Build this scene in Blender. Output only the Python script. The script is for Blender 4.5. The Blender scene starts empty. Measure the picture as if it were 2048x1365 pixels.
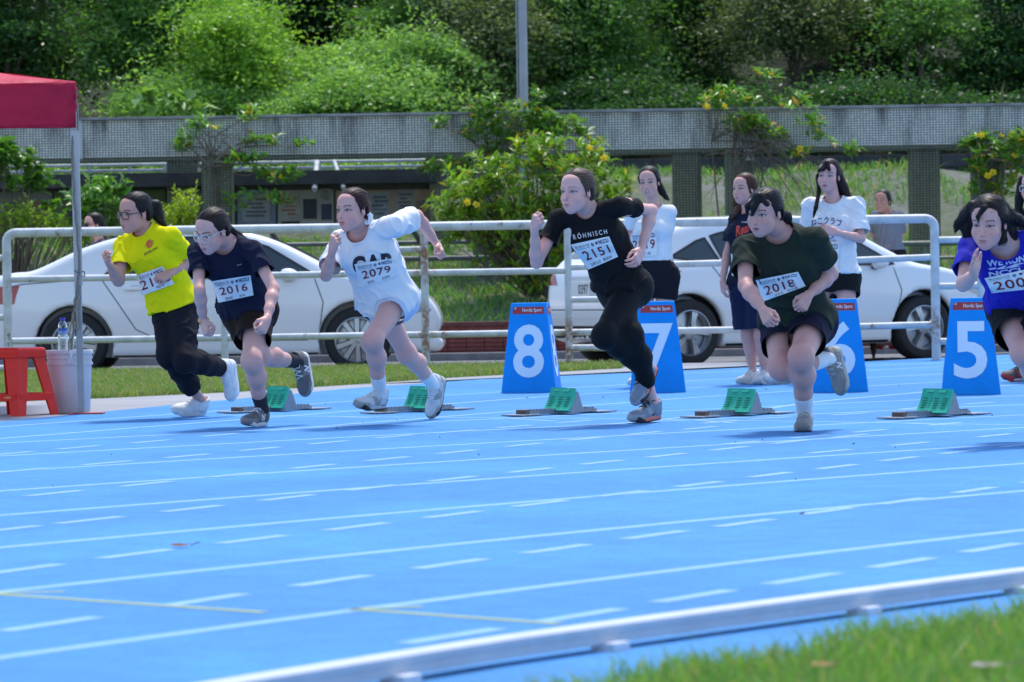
import bpy, bmesh, math, random
import numpy as np
from mathutils import Vector, Matrix
from mathutils.bvhtree import BVHTree

# ---------------------------------------------------------------- camera, world, sun, exposure
scn = bpy.context.scene
FPX = 8078.33            # focal length in pixels of a 2048 px wide picture
ROLL, V0, CAMH = 0.0157, -124.68, 0.80
PITCH = math.atan(-V0/FPX)
_R = Vector((1, 0, 0)); _F = Vector((0, math.cos(PITCH), -math.sin(PITCH))); _U = Vector((0, math.sin(PITCH), math.cos(PITCH)))
_cr, _sr = math.cos(ROLL), math.sin(ROLL)
CR = _cr*_R - _sr*_U
CU = _sr*_R + _cr*_U
cam = bpy.data.cameras.new('camera')
camo = bpy.data.objects.new('camera', cam)
scn.collection.objects.link(camo)
m = Matrix(((CR.x, CU.x, -_F.x, 0), (CR.y, CU.y, -_F.y, 0), (CR.z, CU.z, -_F.z, CAMH), (0, 0, 0, 1)))
camo.matrix_world = m
cam.sensor_width = 36.0
cam.lens = 36.0*FPX/2048
cam.clip_start = 0.1
cam.clip_end = 2000
cam.dof.use_dof = True
cam.dof.focus_distance = 22.0
cam.dof.aperture_fstop = 7.5
scn.camera = camo

SUN_EL, SUN_AZ = math.radians(64), math.radians(12)     # azimuth measured from +Y (far side) towards +X
world = bpy.data.worlds.new('World')
scn.world = world
world.use_nodes = True
nt = world.node_tree
bg = nt.nodes['Background']
sky = nt.nodes.new('ShaderNodeTexSky')
sky.sky_type = 'NISHITA'
sky.sun_disc = False
sky.sun_elevation = SUN_EL
sky.sun_rotation = SUN_AZ
sky.air_density = 1.0
sky.dust_density = 1.0
sky.ozone_density = 1.5
nt.links.new(sky.outputs[0], bg.inputs[0])
bg.inputs[1].default_value = 0.15
sun = bpy.data.lights.new('sun', 'SUN')
sun.energy = 2.0
sun.angle = math.radians(8)
sun.color = (1.0, 0.96, 0.90)
suno = bpy.data.objects.new('sun', sun)
scn.collection.objects.link(suno)
sd = Vector((math.sin(SUN_AZ)*math.cos(SUN_EL), math.cos(SUN_AZ)*math.cos(SUN_EL), math.sin(SUN_EL)))
suno.rotation_euler = sd.to_track_quat('Z', 'Y').to_euler()
suno.location = (0, 20, 30)
scn.view_settings.view_transform = 'Standard'
scn.view_settings.look = 'None'
scn.view_settings.gamma = 1.0
scn.view_settings.use_curve_mapping = False
scn.view_settings.exposure = 1.0
scn.cycles.use_denoising = True
scn.cycles.max_bounces = 8
scn.cycles.transparent_max_bounces = 8
scn.cycles.sample_clamp_indirect = 6.0
rng = np.random.default_rng(7)
random.seed(7)
# ---------------------------------------------------------------- picture measurements to places
def ray(U, V):
    u, v = U-1024.0, V-682.5
    return (_F*FPX + CR*u - CU*v)
def at(U, V, Y):
    """the point seen at (U, V) that stands Y metres away"""
    d = ray(U, V)
    return Vector((0, 0, CAMH)) + d*(Y/d.y)
def ground(U, V, z=0.0):
    d = ray(U, V)
    return Vector((0, 0, CAMH)) + d*((z-CAMH)/d.z)
def ppm(Y): return FPX/Y
A_ = lambda v: np.array(v, dtype=np.float64)

def nrm(v): v = A_(v); return v/max(np.linalg.norm(v), 1e-9)
# ---------------------------------------------------------------- objects
COL = scn.collection
def link(name, data, parent=None):
    o = bpy.data.objects.new(name, data)
    COL.objects.link(o)
    if parent is not None: o.parent = parent
    return o
def tag(o, label=None, cat=None, group=None, kind=None):
    if label: o['label'] = label
    if cat: o['category'] = cat
    if group: o['group'] = group
    if kind: o['kind'] = kind
    return o
def empty(name, loc, rz=0.0):
    o = link(name, None); o.location = loc; o.rotation_euler = (0, 0, rz); o.empty_display_size = .1
    return o
def mesh_np(name, V, F, mat=None, smooth=False, col=None, mats=None, mi=None):
    V = np.asarray(V, dtype=np.float32).reshape(-1, 3)
    me = bpy.data.meshes.new(name)
    if isinstance(F, np.ndarray):
        n, k = F.shape
        me.vertices.add(len(V)); me.vertices.foreach_set('co', V.ravel())
        me.loops.add(n*k); me.loops.foreach_set('vertex_index', F.astype(np.int32).ravel())
        me.polygons.add(n); me.polygons.foreach_set('loop_start', np.arange(0, n*k, k, dtype=np.int32))
        try: me.polygons.foreach_set('loop_total', np.full(n, k, dtype=np.int32))
        except Exception: pass
        me.update(calc_edges=True); me.validate()
    else:
        me.from_pydata([tuple(v) for v in V.tolist()], [], [tuple(f) for f in F]); me.update()
    if mats:
        for mm in mats: me.materials.append(mm)
    elif mat: me.materials.append(mat)
    if mi is not None: me.polygons.foreach_set('material_index', np.asarray(mi, dtype=np.int32))
    if smooth: me.polygons.foreach_set('use_smooth', np.ones(len(me.polygons), dtype=bool))
    if col is not None:
        a = me.color_attributes.new('Col', 'FLOAT_COLOR', 'POINT')
        c = np.ones((len(V), 4), dtype=np.float32); c[:, :3] = col
        a.data.foreach_set('color', c.ravel())
    return me
def mobj(name, V, F, mat, parent=None, smooth=False, **k):
    return link(name, mesh_np(name, V, F, mat, smooth, **k), parent)

class MB:
    """collects simple solids into one mesh"""
    def __init__(s): s.v = []; s.f = []
    def add(s, V, F):
        n = len(s.v); s.v += [tuple(float(c) for c in v) for v in V]; s.f += [tuple(i+n for i in f) for f in F]; return s
    def box(s, c, h, M=None, taper=1.0):
        P = []
        for z in (-1, 1):
            k = taper if z > 0 else 1
            for x, y in ((-1, -1), (1, -1), (1, 1), (-1, 1)):
                p = Vector((x*h[0]*k, y*h[1]*k, z*h[2]))
                if M is not None: p = M @ p
                P.append(p + Vector(c))
        return s.add(P, [(3, 2, 1, 0), (4, 5, 6, 7), (0, 1, 5, 4), (1, 2, 6, 5), (2, 3, 7, 6), (3, 0, 4, 7)])
    def bbox(s, c, h, b=.004, M=None):
        """box with chamfered edges"""
        P = []; F = []
        bm = bmesh.new(); bmesh.ops.create_cube(bm, size=2)
        for v in bm.verts: v.co = Vector((v.co.x*h[0], v.co.y*h[1], v.co.z*h[2]))
        bmesh.ops.bevel(bm, geom=list(bm.edges), offset=min(b, .45*min(h)*2), segments=2, affect='EDGES', profile=.6)
        bm.verts.index_update()
        for v in bm.verts: P.append((M @ v.co if M is not None else v.co) + Vector(c))
        for f in bm.faces: F.append([v.index for v in f.verts])
        bm.free()
        return s.add(P, F)
    def tube(s, pts, r, n=8, caps=True, close=False):
        pts = [Vector(p) for p in pts]; m = len(pts)
        rs = r if isinstance(r, (list, tuple)) else [r]*m
        P = []; F = []; ref = None
        for i, p in enumerate(pts):
            a = pts[max(i-1, 0)] if not close else pts[(i-1) % m]; b = pts[min(i+1, m-1)] if not close else pts[(i+1) % m]
            d = (b-a).normalized() if (b-a).length > 1e-9 else Vector((0, 0, 1))
            if ref is None:
                ref = Vector((0, 0, 1)) if abs(d.z) < .9 else Vector((1, 0, 0))
            x = (ref - d*ref.dot(d)); x = x.normalized() if x.length > 1e-6 else d.orthogonal().normalized()
            ref = x; y = d.cross(x)
            for k in range(n):
                t = 2*math.pi*k/n
                P.append(p + (x*math.cos(t) + y*math.sin(t))*rs[i])
        for i in range(m if close else m-1):
            j = (i+1) % m
            for k in range(n):
                F.append((i*n+k, i*n+(k+1) % n, j*n+(k+1) % n, j*n+k))
        if caps and not close:
            F.append(tuple(reversed(range(n)))); F.append(tuple(range((m-1)*n, m*n)))
        return s.add(P, F)
    def lathe(s, prof, n=20, c=(0, 0, 0), M=None, cap=True):
        P = []; F = []
        for r, z in prof:
            for k in range(n):
                t = 2*math.pi*k/n
                p = Vector((r*math.cos(t), r*math.sin(t), z))
                P.append((M @ p if M is not None else p) + Vector(c))
        for i in range(len(prof)-1):
            for k in range(n):
                F.append((i*n+k, i*n+(k+1) % n, (i+1)*n+(k+1) % n, (i+1)*n+k))
        if cap:
            F.append(tuple(reversed(range(n)))); F.append(tuple(range((len(prof)-1)*n, len(prof)*n)))
        return s.add(P, F)
    def prism(s, poly, z0, z1, M=None, c=(0, 0, 0)):
        """polygon in local xy lifted from z0 to z1"""
        n = len(poly); P = []
        for z in (z0, z1):
            for x, y in poly:
                p = Vector((x, y, z)); P.append((M @ p if M is not None else p) + Vector(c))
        F = [tuple(reversed(range(n))), tuple(range(n, 2*n))] + [(k, (k+1) % n, n+(k+1) % n, n+k) for k in range(n)]
        return s.add(P, F)
    def build(s, name, mat, parent=None, smooth=False, org=None):
        V = np.array(s.v, dtype=np.float32).reshape(-1, 3)
        if org is not None: V = V - np.array(org, dtype=np.float32)
        o = link(name, mesh_np(name, V, s.f, mat, False), parent)
        if smooth:
            o.data.polygons.foreach_set('use_smooth', np.ones(len(o.data.polygons), dtype=bool))
            try: o.data.set_sharp_from_angle(angle=math.radians(38))
            except Exception: pass
        return o

# ---------------------------------------------------------------- materials
MATS = {}
def mat(name, color, rough=.6, metal=0.0, noise=None, bump=None, spec=None, coat=0.0, sheen=0.0, sss=0.0, attr=None, transl=None, coords='Object'):
    """noise=(scale, amount[, color2]); bump=(scale, strength)"""
    if name in MATS: return MATS[name]
    M = bpy.data.materials.new(name); M.use_nodes = True
    n = M.node_tree.nodes; L = M.node_tree.links
    p = n['Principled BSDF']
    p.inputs['Base Color'].default_value = (*color, 1)
    p.inputs['Roughness'].default_value = rough
    p.inputs['Metallic'].default_value = metal
    if spec is not None: p.inputs['Specular IOR Level'].default_value = spec
    p.inputs['Coat Weight'].default_value = coat
    p.inputs['Coat Roughness'].default_value = .08
    p.inputs['Sheen Weight'].default_value = sheen
    if sss:
        p.inputs['Subsurface Weight'].default_value = sss
        p.inputs['Subsurface Radius'].default_value = (.012, .005, .003)
        p.inputs['Subsurface Scale'].default_value = 1.0
    tc = n.new('ShaderNodeTexCoord')
    src = None
    if attr:
        a = n.new('ShaderNodeAttribute'); a.attribute_name = attr
        src = a.outputs['Color']
    if noise:
        t = n.new('ShaderNodeTexNoise'); t.inputs['Scale'].default_value = noise[0]; t.inputs['Detail'].default_value = 6
        t.inputs['Roughness'].default_value = .65
        L.new(tc.outputs[coords], t.inputs['Vector'])
        mx = n.new('ShaderNodeMix'); mx.data_type = 'RGBA'
        rp = n.new('ShaderNodeMapRange'); rp.inputs[1].default_value = .35; rp.inputs[2].default_value = .65
        L.new(t.outputs['Fac'], rp.inputs[0])
        c2 = noise[2] if len(noise) > 2 else tuple(c*(1-noise[1]) for c in color)
        if len(noise) > 2:
            rp.inputs[3].default_value = 0; rp.inputs[4].default_value = noise[1]
        L.new(rp.outputs[0], mx.inputs[0])
        if src is not None:
            ml = n.new('ShaderNodeMix'); ml.data_type = 'RGBA'; ml.blend_type = 'MULTIPLY'; ml.inputs[0].default_value = 1
            mx.inputs[6].default_value = (1, 1, 1, 1); mx.inputs[7].default_value = (1-noise[1], 1-noise[1], 1-noise[1], 1)
            L.new(src, ml.inputs[6]); L.new(mx.outputs[2], ml.inputs[7]); src = ml.outputs[2]
        else:
            mx.inputs[6].default_value = (*color, 1); mx.inputs[7].default_value = (*c2, 1)
            src = mx.outputs[2]
    if src is not None: L.new(src, p.inputs['Base Color'])
    if bump:
        t = n.new('ShaderNodeTexNoise'); t.inputs['Scale'].default_value = bump[0]; t.inputs['Detail'].default_value = 4
        L.new(tc.outputs[coords], t.inputs['Vector'])
        b = n.new('ShaderNodeBump'); b.inputs['Strength'].default_value = bump[1]; b.inputs['Distance'].default_value = bump[2] if len(bump) > 2 else .01
        L.new(t.outputs['Fac'], b.inputs['Height']); L.new(b.outputs[0], p.inputs['Normal'])
    if transl:
        out = n['Material Output']
        tr = n.new('ShaderNodeBsdfTranslucent'); ms = n.new('ShaderNodeMixShader'); ms.inputs[0].default_value = transl[0]
        if src is not None:
            hs = n.new('ShaderNodeMix'); hs.data_type = 'RGBA'; hs.blend_type = 'MULTIPLY'; hs.inputs[0].default_value = 1
            hs.inputs[7].default_value = (*transl[1], 1); L.new(src, hs.inputs[6]); L.new(hs.outputs[2], tr.inputs[0])
        else:
            tr.inputs[0].default_value = (*[a*b for a, b in zip(color, transl[1])], 1)
        L.new(p.outputs[0], ms.inputs[1]); L.new(tr.outputs[0], ms.inputs[2]); L.new(ms.outputs[0], out.inputs['Surface'])
    MATS[name] = M
    return M

# ---------------------------------------------------------------- signed distance fields, meshed with surface nets
class Field:
    def __init__(s, lo, hi, h):
        s.lo = A_(lo); s.h = h
        s.n = np.maximum(np.ceil((A_(hi)-s.lo)/h).astype(int)+1, 4)
        s.D = np.full(s.n, .08, dtype=np.float32)
    def _blk(s, lo, hi):
        i0 = np.clip(np.floor((lo-s.lo)/s.h).astype(int), 0, s.n); i1 = np.clip(np.ceil((hi-s.lo)/s.h).astype(int)+1, 0, s.n)
        return i0, i1
    def op(s, prim, k=.01, mode='u'):
        fn, lo, hi = prim
        mg = k + 3*s.h
        i0, i1 = s._blk(lo-mg, hi+mg)
        if (i1 <= i0).any(): return s
        X = (s.lo[0]+s.h*np.arange(i0[0], i1[0], dtype=np.float32))[:, None, None].astype(np.float32)
        Y = (s.lo[1]+s.h*np.arange(i0[1], i1[1], dtype=np.float32))[None, :, None].astype(np.float32)
        Z = (s.lo[2]+s.h*np.arange(i0[2], i1[2], dtype=np.float32))[None, None, :].astype(np.float32)
        d = fn(X, Y, Z)
        sl = tuple(slice(a, b) for a, b in zip(i0, i1))
        B = s.D[sl]
        if mode == 'u':
            if k > 0:
                hh = np.maximum(k-np.abs(B-d), 0)/k
                s.D[sl] = np.minimum(B, d) - hh*hh*(k*.25)
            else: s.D[sl] = np.minimum(B, d)
        else:
            d = -d
            if k > 0:
                hh = np.maximum(k-np.abs(B-d), 0)/k
                s.D[sl] = np.maximum(B, d) + hh*hh*(k*.25)
            else: s.D[sl] = np.maximum(B, d)
        return s
    def mesh(s, smooth=1):
        D = s.D; n = s.n
        ins = D < 0
        c = np.zeros(n-1, dtype=np.int8)
        for dx in (0, 1):
            for dy in (0, 1):
                for dz in (0, 1):
                    c += ins[dx:n[0]-1+dx, dy:n[1]-1+dy, dz:n[2]-1+dz]
        act = np.argwhere((c > 0) & (c < 8))
        N = len(act)
        if N == 0: return np.zeros((0, 3)), np.zeros((0, 4), int)
        idx = np.full(n-1, -1, dtype=np.int32); idx[tuple(act.T)] = np.arange(N)
        cor = np.array([(i, j, k) for i in (0, 1) for j in (0, 1) for k in (0, 1)])
        vals = np.stack([D[act[:, 0]+a, act[:, 1]+b, act[:, 2]+e] for a, b, e in cor], 1)
        S = np.zeros((N, 3)); W = np.zeros(N)
        for a in range(8):
            for b in range(a+1, 8):
                if np.abs(cor[a]-cor[b]).sum() != 1: continue
                va, vb = vals[:, a], vals[:, b]
                mk = (va < 0) != (vb < 0)
                t = np.where(mk, va/np.where(mk, va-vb, 1), 0)
                p = cor[a][None]+t[:, None]*(cor[b]-cor[a])[None]
                S += p*mk[:, None]; W += mk
        V = s.lo + s.h*(act + S/W[:, None])
        Q = []
        for ax in range(3):
            o1, o2 = [(1, 2), (2, 0), (0, 1)][ax]
            sl0 = [slice(None)]*3; sl1 = [slice(None)]*3
            sl0[ax] = slice(0, n[ax]-1); sl1[ax] = slice(1, n[ax])
            ch = ins[tuple(sl0)] != ins[tuple(sl1)]
            E = np.argwhere(ch)
            ok = (E[:, o1] > 0) & (E[:, o2] > 0) & (E[:, o1] < n[o1]-1) & (E[:, o2] < n[o2]-1)
            E = E[ok]
            inside0 = ins[tuple(E.T)]
            def g(d1, d2):
                q = E.copy(); q[:, o1] -= d1; q[:, o2] -= d2
                return idx[tuple(q.T)]
            q = np.stack([g(1, 1), g(0, 1), g(0, 0), g(1, 0)], 1)
            q[~inside0] = q[~inside0][:, ::-1]
            Q.append(q)
        Q = np.concatenate(Q)
        Q = Q[(Q >= 0).all(1)]
        for _ in range(smooth): V = lap(V, Q, .5)
        return V, Q
def lap(V, Q, a):
    S = np.zeros_like(V); W = np.zeros(len(V))
    for i in range(4):
        j = (i+1) % 4
        for k in range(3):
            S[:, k] += np.bincount(Q[:, i], V[Q[:, j], k], len(V)) + np.bincount(Q[:, j], V[Q[:, i], k], len(V))
        W += np.bincount(Q[:, i], minlength=len(V)) + np.bincount(Q[:, j], minlength=len(V))
    return np.where(W[:, None] > 0, V*(1-a)+a*S/np.maximum(W, 1)[:, None], V)
def vnormals(V, Q):
    a, b, c, d = (V[Q[:, i]] for i in range(4))
    N = np.cross(c-a, d-b)
    R = np.zeros_like(V)
    for i in range(4):
        for k in range(3): R[:, k] += np.bincount(Q[:, i], N[:, k], len(V))
    return R/np.maximum(np.linalg.norm(R, axis=1), 1e-12)[:, None]
def keep_faces(V, Q, mask):
    Q = Q[mask]
    u, inv = np.unique(Q, return_inverse=True)
    return V[u], inv.reshape(Q.shape)
def pc(a, b, ra, rb=None, cut=None):
    """round cone"""
    a = A_(a); b = A_(b); rb = ra if rb is None else rb
    ab = b-a; L2 = max(ab@ab, 1e-12); m = max(ra, rb)
    f = np.float32
    def fn(X, Y, Z):
        x, y, z = X-f(a[0]), Y-f(a[1]), Z-f(a[2])
        t = np.clip((x*f(ab[0])+y*f(ab[1])+z*f(ab[2]))/f(L2), 0, 1)
        d = np.sqrt((x-t*f(ab[0]))**2+(y-t*f(ab[1]))**2+(z-t*f(ab[2]))**2)-(f(ra)+t*f(rb-ra))
        return _cut(d, cut, X, Y, Z)
    return fn, np.minimum(a, b)-m, np.maximum(a, b)+m
def _cut(d, cut, X, Y, Z):
    if cut is not None:
        for p, nn in cut:
            d = np.maximum(d, np.float32(1)*((X-np.float32(p[0]))*np.float32(nn[0])+(Y-np.float32(p[1]))*np.float32(nn[1])+(Z-np.float32(p[2]))*np.float32(nn[2])))
    return d
def pe(c, r, M=None, cut=None):
    """ellipsoid; M columns are its axes"""
    c = A_(c); r = A_(r); f = np.float32
    R = np.eye(3) if M is None else np.asarray(M)
    def fn(X, Y, Z):
        x, y, z = X-f(c[0]), Y-f(c[1]), Z-f(c[2])
        l = [x*f(R[0, i])+y*f(R[1, i])+z*f(R[2, i]) for i in range(3)]
        k0 = np.sqrt((l[0]/f(r[0]))**2+(l[1]/f(r[1]))**2+(l[2]/f(r[2]))**2)
        k1 = np.sqrt((l[0]/f(r[0]**2))**2+(l[1]/f(r[1]**2))**2+(l[2]/f(r[2]**2))**2)
        return _cut(k0*(k0-1)/np.maximum(k1, f(1e-6)), cut, X, Y, Z)
    e = np.sqrt(((R*r[None])**2).sum(1))
    return fn, c-e, c+e
def pec(a, b, r0, r1, xax, cut=None, rz=None):
    """cone with elliptical section; xax is the wide axis"""
    a = A_(a); b = A_(b); f = np.float32
    L = np.linalg.norm(b-a); w = (b-a)/L
    x = A_(xax); x = x-w*(x@w); x /= np.linalg.norm(x); y = np.cross(w, x)
    def fn(X, Y, Z):
        px, py, pz = X-f(a[0]), Y-f(a[1]), Z-f(a[2])
        s = px*f(w[0])+py*f(w[1])+pz*f(w[2])
        t = np.clip(s/f(L), 0, 1)
        e = s-t*f(L)
        lx = px*f(x[0])+py*f(x[1])+pz*f(x[2]); ly = px*f(y[0])+py*f(y[1])+pz*f(y[2])
        rx = f(r0[0])+t*f(r1[0]-r0[0]); ry = f(r0[1])+t*f(r1[1]-r0[1]); rr = np.minimum(rx, ry) if rz is None else f(rz)
        k0 = np.sqrt((lx/rx)**2+(ly/ry)**2+(e/rr)**2)
        k1 = np.sqrt((lx/rx**2)**2+(ly/ry**2)**2+(e/rr**2)**2)
        return _cut(k0*(k0-1)/np.maximum(k1, f(1e-6)), cut, X, Y, Z)
    m = max(*r0, *r1)
    return fn, np.minimum(a, b)-m, np.maximum(a, b)+m
def pbox(c, h, r=.01, M=None):
    c = A_(c); h = A_(h); f = np.float32
    R = np.eye(3) if M is None else np.asarray(M)
    def fn(X, Y, Z):
        x, y, z = X-f(c[0]), Y-f(c[1]), Z-f(c[2])
        q = [np.abs(x*f(R[0, i])+y*f(R[1, i])+z*f(R[2, i]))-f(h[i]-r) for i in range(3)]
        return np.sqrt(np.maximum(q[0], 0)**2+np.maximum(q[1], 0)**2+np.maximum(q[2], 0)**2)+np.minimum(np.maximum(np.maximum(q[0], q[1]), q[2]), 0)-f(r)
    e = np.abs(R) @ h
    return fn, c-e, c+e
def waves(P, scale, seed, n=5):
    r = np.random.default_rng(seed)
    out = np.zeros(len(P))
    for i in range(n):
        k = r.normal(size=3); k *= scale*(.6+.8*r.random())/np.linalg.norm(k)
        out += np.sin(P@k+r.random()*6.28)
    return out/math.sqrt(n/2)/1.4

# ---------------------------------------------------------------- lettering and things that lie on a surface
def text_flat(s, size=1.0, bold=0.0, shear=0.0, space=1.0):
    cu = bpy.data.curves.new('lettering', 'FONT'); cu.body = s; cu.size = size; cu.offset = bold; cu.shear = shear
    cu.space_character = space; cu.resolution_u = 4
    o = bpy.data.objects.new('lettering', cu); COL.objects.link(o)
    me = bpy.data.meshes.new_from_object(o.evaluated_get(bpy.context.evaluated_depsgraph_get()))
    bpy.data.objects.remove(o); bpy.data.curves.remove(cu)
    V = np.array([v.co[:] for v in me.vertices], dtype=float).reshape(-1, 3)[:, :2]
    me.calc_loop_triangles()
    F = [tuple(t.vertices) for t in me.loop_triangles]
    bpy.data.meshes.remove(me)
    return V, F
def text_fit(s, x0, y0, x1, y1, stretch=True, **k):
    V, F = text_flat(s, **k)
    if len(V) == 0: return V, F
    lo, hi = V.min(0), V.max(0); sz = np.maximum(hi-lo, 1e-6)
    if stretch: V = (V-lo)/sz*np.array([x1-x0, y1-y0])+np.array([x0, y0])
    else:
        sc = min((x1-x0)/sz[0], (y1-y0)/sz[1])
        V = (V-(lo+hi)/2)*sc+np.array([(x0+x1)/2, (y0+y1)/2])
    return V, F
def split_tris(V, F, mx):
    """cut long triangles so flat lettering can bend with what it is printed on"""
    V = [tuple(v) for v in V]; out = []; st = list(F); mid = {}
    def m(a, b):
        k = (min(a, b), max(a, b))
        if k not in mid:
            mid[k] = len(V); V.append(tuple((p+q)/2 for p, q in zip(V[a], V[b])))
        return mid[k]
    while st:
        a, b, c = st.pop()
        e = [(math.dist(V[a], V[b]), a, b, c), (math.dist(V[b], V[c]), b, c, a), (math.dist(V[c], V[a]), c, a, b)]
        l, p, q, r = max(e)
        if l > mx and len(V) < 20000:
            k = m(p, q); st += [(p, k, r), (k, q, r)]
        else: out.append((a, b, c))
    return np.array(V), out
def disc2(cx, cy, r, n=16, r2=None):
    t = np.linspace(0, 2*math.pi, n, endpoint=False)
    if r2 is None:
        V = np.stack([cx+r*np.cos(t), cy+r*np.sin(t)], 1); F = [(0, i, i+1) for i in range(1, n-1)]
    else:
        V = np.concatenate([np.stack([cx+r*np.cos(t), cy+r*np.sin(t)], 1), np.stack([cx+r2*np.cos(t), cy+r2*np.sin(t)], 1)])
        F = []
        for i in range(n):
            j = (i+1) % n; F += [(i, j, n+j), (i, n+j, n+i)]
    return V, F
class Sheet:
    """a sheet laid over a surface: quad corners in the picture (tl, tr, br, bl) say where on it"""
    def __init__(s, bvh, quad, Yg, nu=18, nv=14, off=.004, relax=2):
        O = Vector((0, 0, CAMH)); s.G = np.zeros((nv+1, nu+1, 3)); ok = np.zeros((nv+1, nu+1), bool)
        for j in range(nv+1):
            for i in range(nu+1):
                a, b = i/nu, j/nv
                q = [(1-a)*(1-b), a*(1-b), a*b, (1-a)*b]
                U = sum(w*c[0] for w, c in zip(q, quad)); Vv = sum(w*c[1] for w, c in zip(q, quad))
                d = ray(U, Vv).normalized()
                h = None
                for B in (bvh if isinstance(bvh, list) else [bvh]):
                    hh = B.ray_cast(O, d)
                    if hh[0] is not None and (h is None or hh[3] < h[3]): h = hh
                if h is not None:
                    s.G[j, i] = h[0]-d*off; ok[j, i] = True
                else: s.G[j, i] = at(U, Vv, Yg)
        if ok.any() and not ok.all():
            Ym = s.G[ok][:, 1].mean()
            for j, i in np.argwhere(~ok):
                a = np.argwhere(ok); k = a[np.argmin(((a-[j, i])**2).sum(1))]
                p = s.G[j, i]; s.G[j, i] = A_((0, 0, CAMH))+(p-A_((0, 0, CAMH)))*((s.G[k[0], k[1], 1]+.01)/p[1])
        for _ in range(relax):
            G = s.G; P = np.pad(G, ((1, 1), (1, 1), (0, 0)), mode='reflect', reflect_type='odd')
            Gn = .5*G+.125*(P[:-2, 1:-1]+P[2:, 1:-1]+P[1:-1, :-2]+P[1:-1, 2:])
            d = G-A_((0, 0, CAMH))
            tt = np.minimum(np.linalg.norm(Gn-A_((0, 0, CAMH)), axis=2)/np.linalg.norm(d, axis=2), 1.0)
            s.G = A_((0, 0, CAMH))+d*tt[..., None]
        s.nu, s.nv = nu, nv
    def grid_mesh(s, back=.0015):
        n = (s.nu+1)*(s.nv+1); V = s.G.reshape(-1, 3)
        w = s.nu+1
        F = np.array([(j*w+i, (j+1)*w+i, (j+1)*w+i+1, j*w+i+1) for j in range(s.nv) for i in range(s.nu)])
        return V, F
    def map(s, P, off):
        """points in the unit square, y up, to the sheet, lifted by off"""
        P = np.asarray(P); x = np.clip(P[:, 0], -.2, 1.2)*s.nu; y = (1-np.clip(P[:, 1], -.2, 1.2))*s.nv
        i = np.clip(np.floor(x).astype(int), 0, s.nu-1); j = np.clip(np.floor(y).astype(int), 0, s.nv-1)
        a = (x-i)[:, None]; b = (y-j)[:, None]
        p = s.G[j, i]*(1-a)*(1-b)+s.G[j, i+1]*a*(1-b)+s.G[j+1, i]*(1-a)*b+s.G[j+1, i+1]*a*b
        n = np.cross(s.G[j+1, i]-s.G[j, i], s.G[j, i+1]-s.G[j, i]); n /= np.maximum(np.linalg.norm(n, axis=1), 1e-9)[:, None]
        tc = A_((0, 0, CAMH))-p
        sg = np.sign((n*tc).sum(1))[:, None]
        return p+n*sg*off
def bvh_of(V, F): return BVHTree.FromPolygons([tuple(v) for v in np.asarray(V).tolist()], [tuple(int(i) for i in f) for f in F])
# ---------------------------------------------------------------- ground, track and its markings
CX, CY = 30.838, -11.389
def arc_pt(R, th, z=0.0): return Vector((CX+R*math.cos(th), CY+R*math.sin(th), z))
def th_of(p): return math.atan2(p[1]-CY, p[0]-CX)
TH0, TH1 = math.radians(88), math.radians(168)
M_asphalt = mat('asphalt', (.16, .165, .18), rough=.9, noise=(3, .25), bump=(180, .5, .004))
M_conc = mat('pale_concrete', (.29, .30, .33), rough=.85, noise=(1.6, .18), bump=(90, .3, .003))
M_track = mat('track_rubber', (.051, .254, .60), rough=.85, noise=(1.4, .10), bump=(260, .8, .004), spec=.35)
def speckle(M, scale, amt, lo=.42, hi=.62):
    n = M.node_tree.nodes; L = M.node_tree.links; p = n['Principled BSDF']; src = p.inputs['Base Color'].links[0].from_socket
    tc = n.new('ShaderNodeTexCoord'); t = n.new('ShaderNodeTexNoise'); t.inputs['Scale'].default_value = scale; t.inputs['Detail'].default_value = 3; L.new(tc.outputs['Object'], t.inputs[0])
    r = n.new('ShaderNodeMapRange'); r.inputs[1].default_value = lo; r.inputs[2].default_value = hi; r.inputs[3].default_value = 1-amt; r.inputs[4].default_value = 1+amt*.5; L.new(t.outputs[0], r.inputs[0])
    m = n.new('ShaderNodeVectorMath'); m.operation = 'SCALE'; L.new(src, m.inputs[0]); L.new(r.outputs[0], m.inputs['Scale']); L.new(m.outputs[0], p.inputs['Base Color'])
speckle(M_track, 130, .16); speckle(M_track, .55, .10); speckle(M_track, 7, .07, .35, .6)
M_line = mat('track_paint', (.20, .40, .66), rough=.8, noise=(9, .16), bump=(260, .5, .003))
M_yel = mat('track_paint_yellow', (.27, .37, .20), rough=.8, noise=(14, .2))
M_soil = mat('soil', (.05, .055, .028), rough=.95, noise=(4, .5))
M_lawn = mat('lawn_soil', (.085, .13, .03), rough=.95, noise=(6, .5, (.20, .19, .09)))

def flat(name, poly, z, m, kind='structure'):
    mb = MB(); mb.add([(p[0], p[1], z) for p in poly], [tuple(range(len(poly)))])
    return tag(mb.build(name, m), kind=kind)
def ribbon(pts, w, z):
    V = []; F = []
    n = len(pts)
    for i, p in enumerate(pts):
        a = pts[max(i-1, 0)]; b = pts[min(i+1, n-1)]
        d = Vector((b[0]-a[0], b[1]-a[1], 0)).normalized(); s = Vector((-d.y, d.x, 0))*w/2
        V += [(p[0]+s.x, p[1]+s.y, z), (p[0]-s.x, p[1]-s.y, z)]
    F = [(2*i, 2*i+1, 2*i+3, 2*i+2) for i in range(n-1)]
    return V, F
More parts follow.
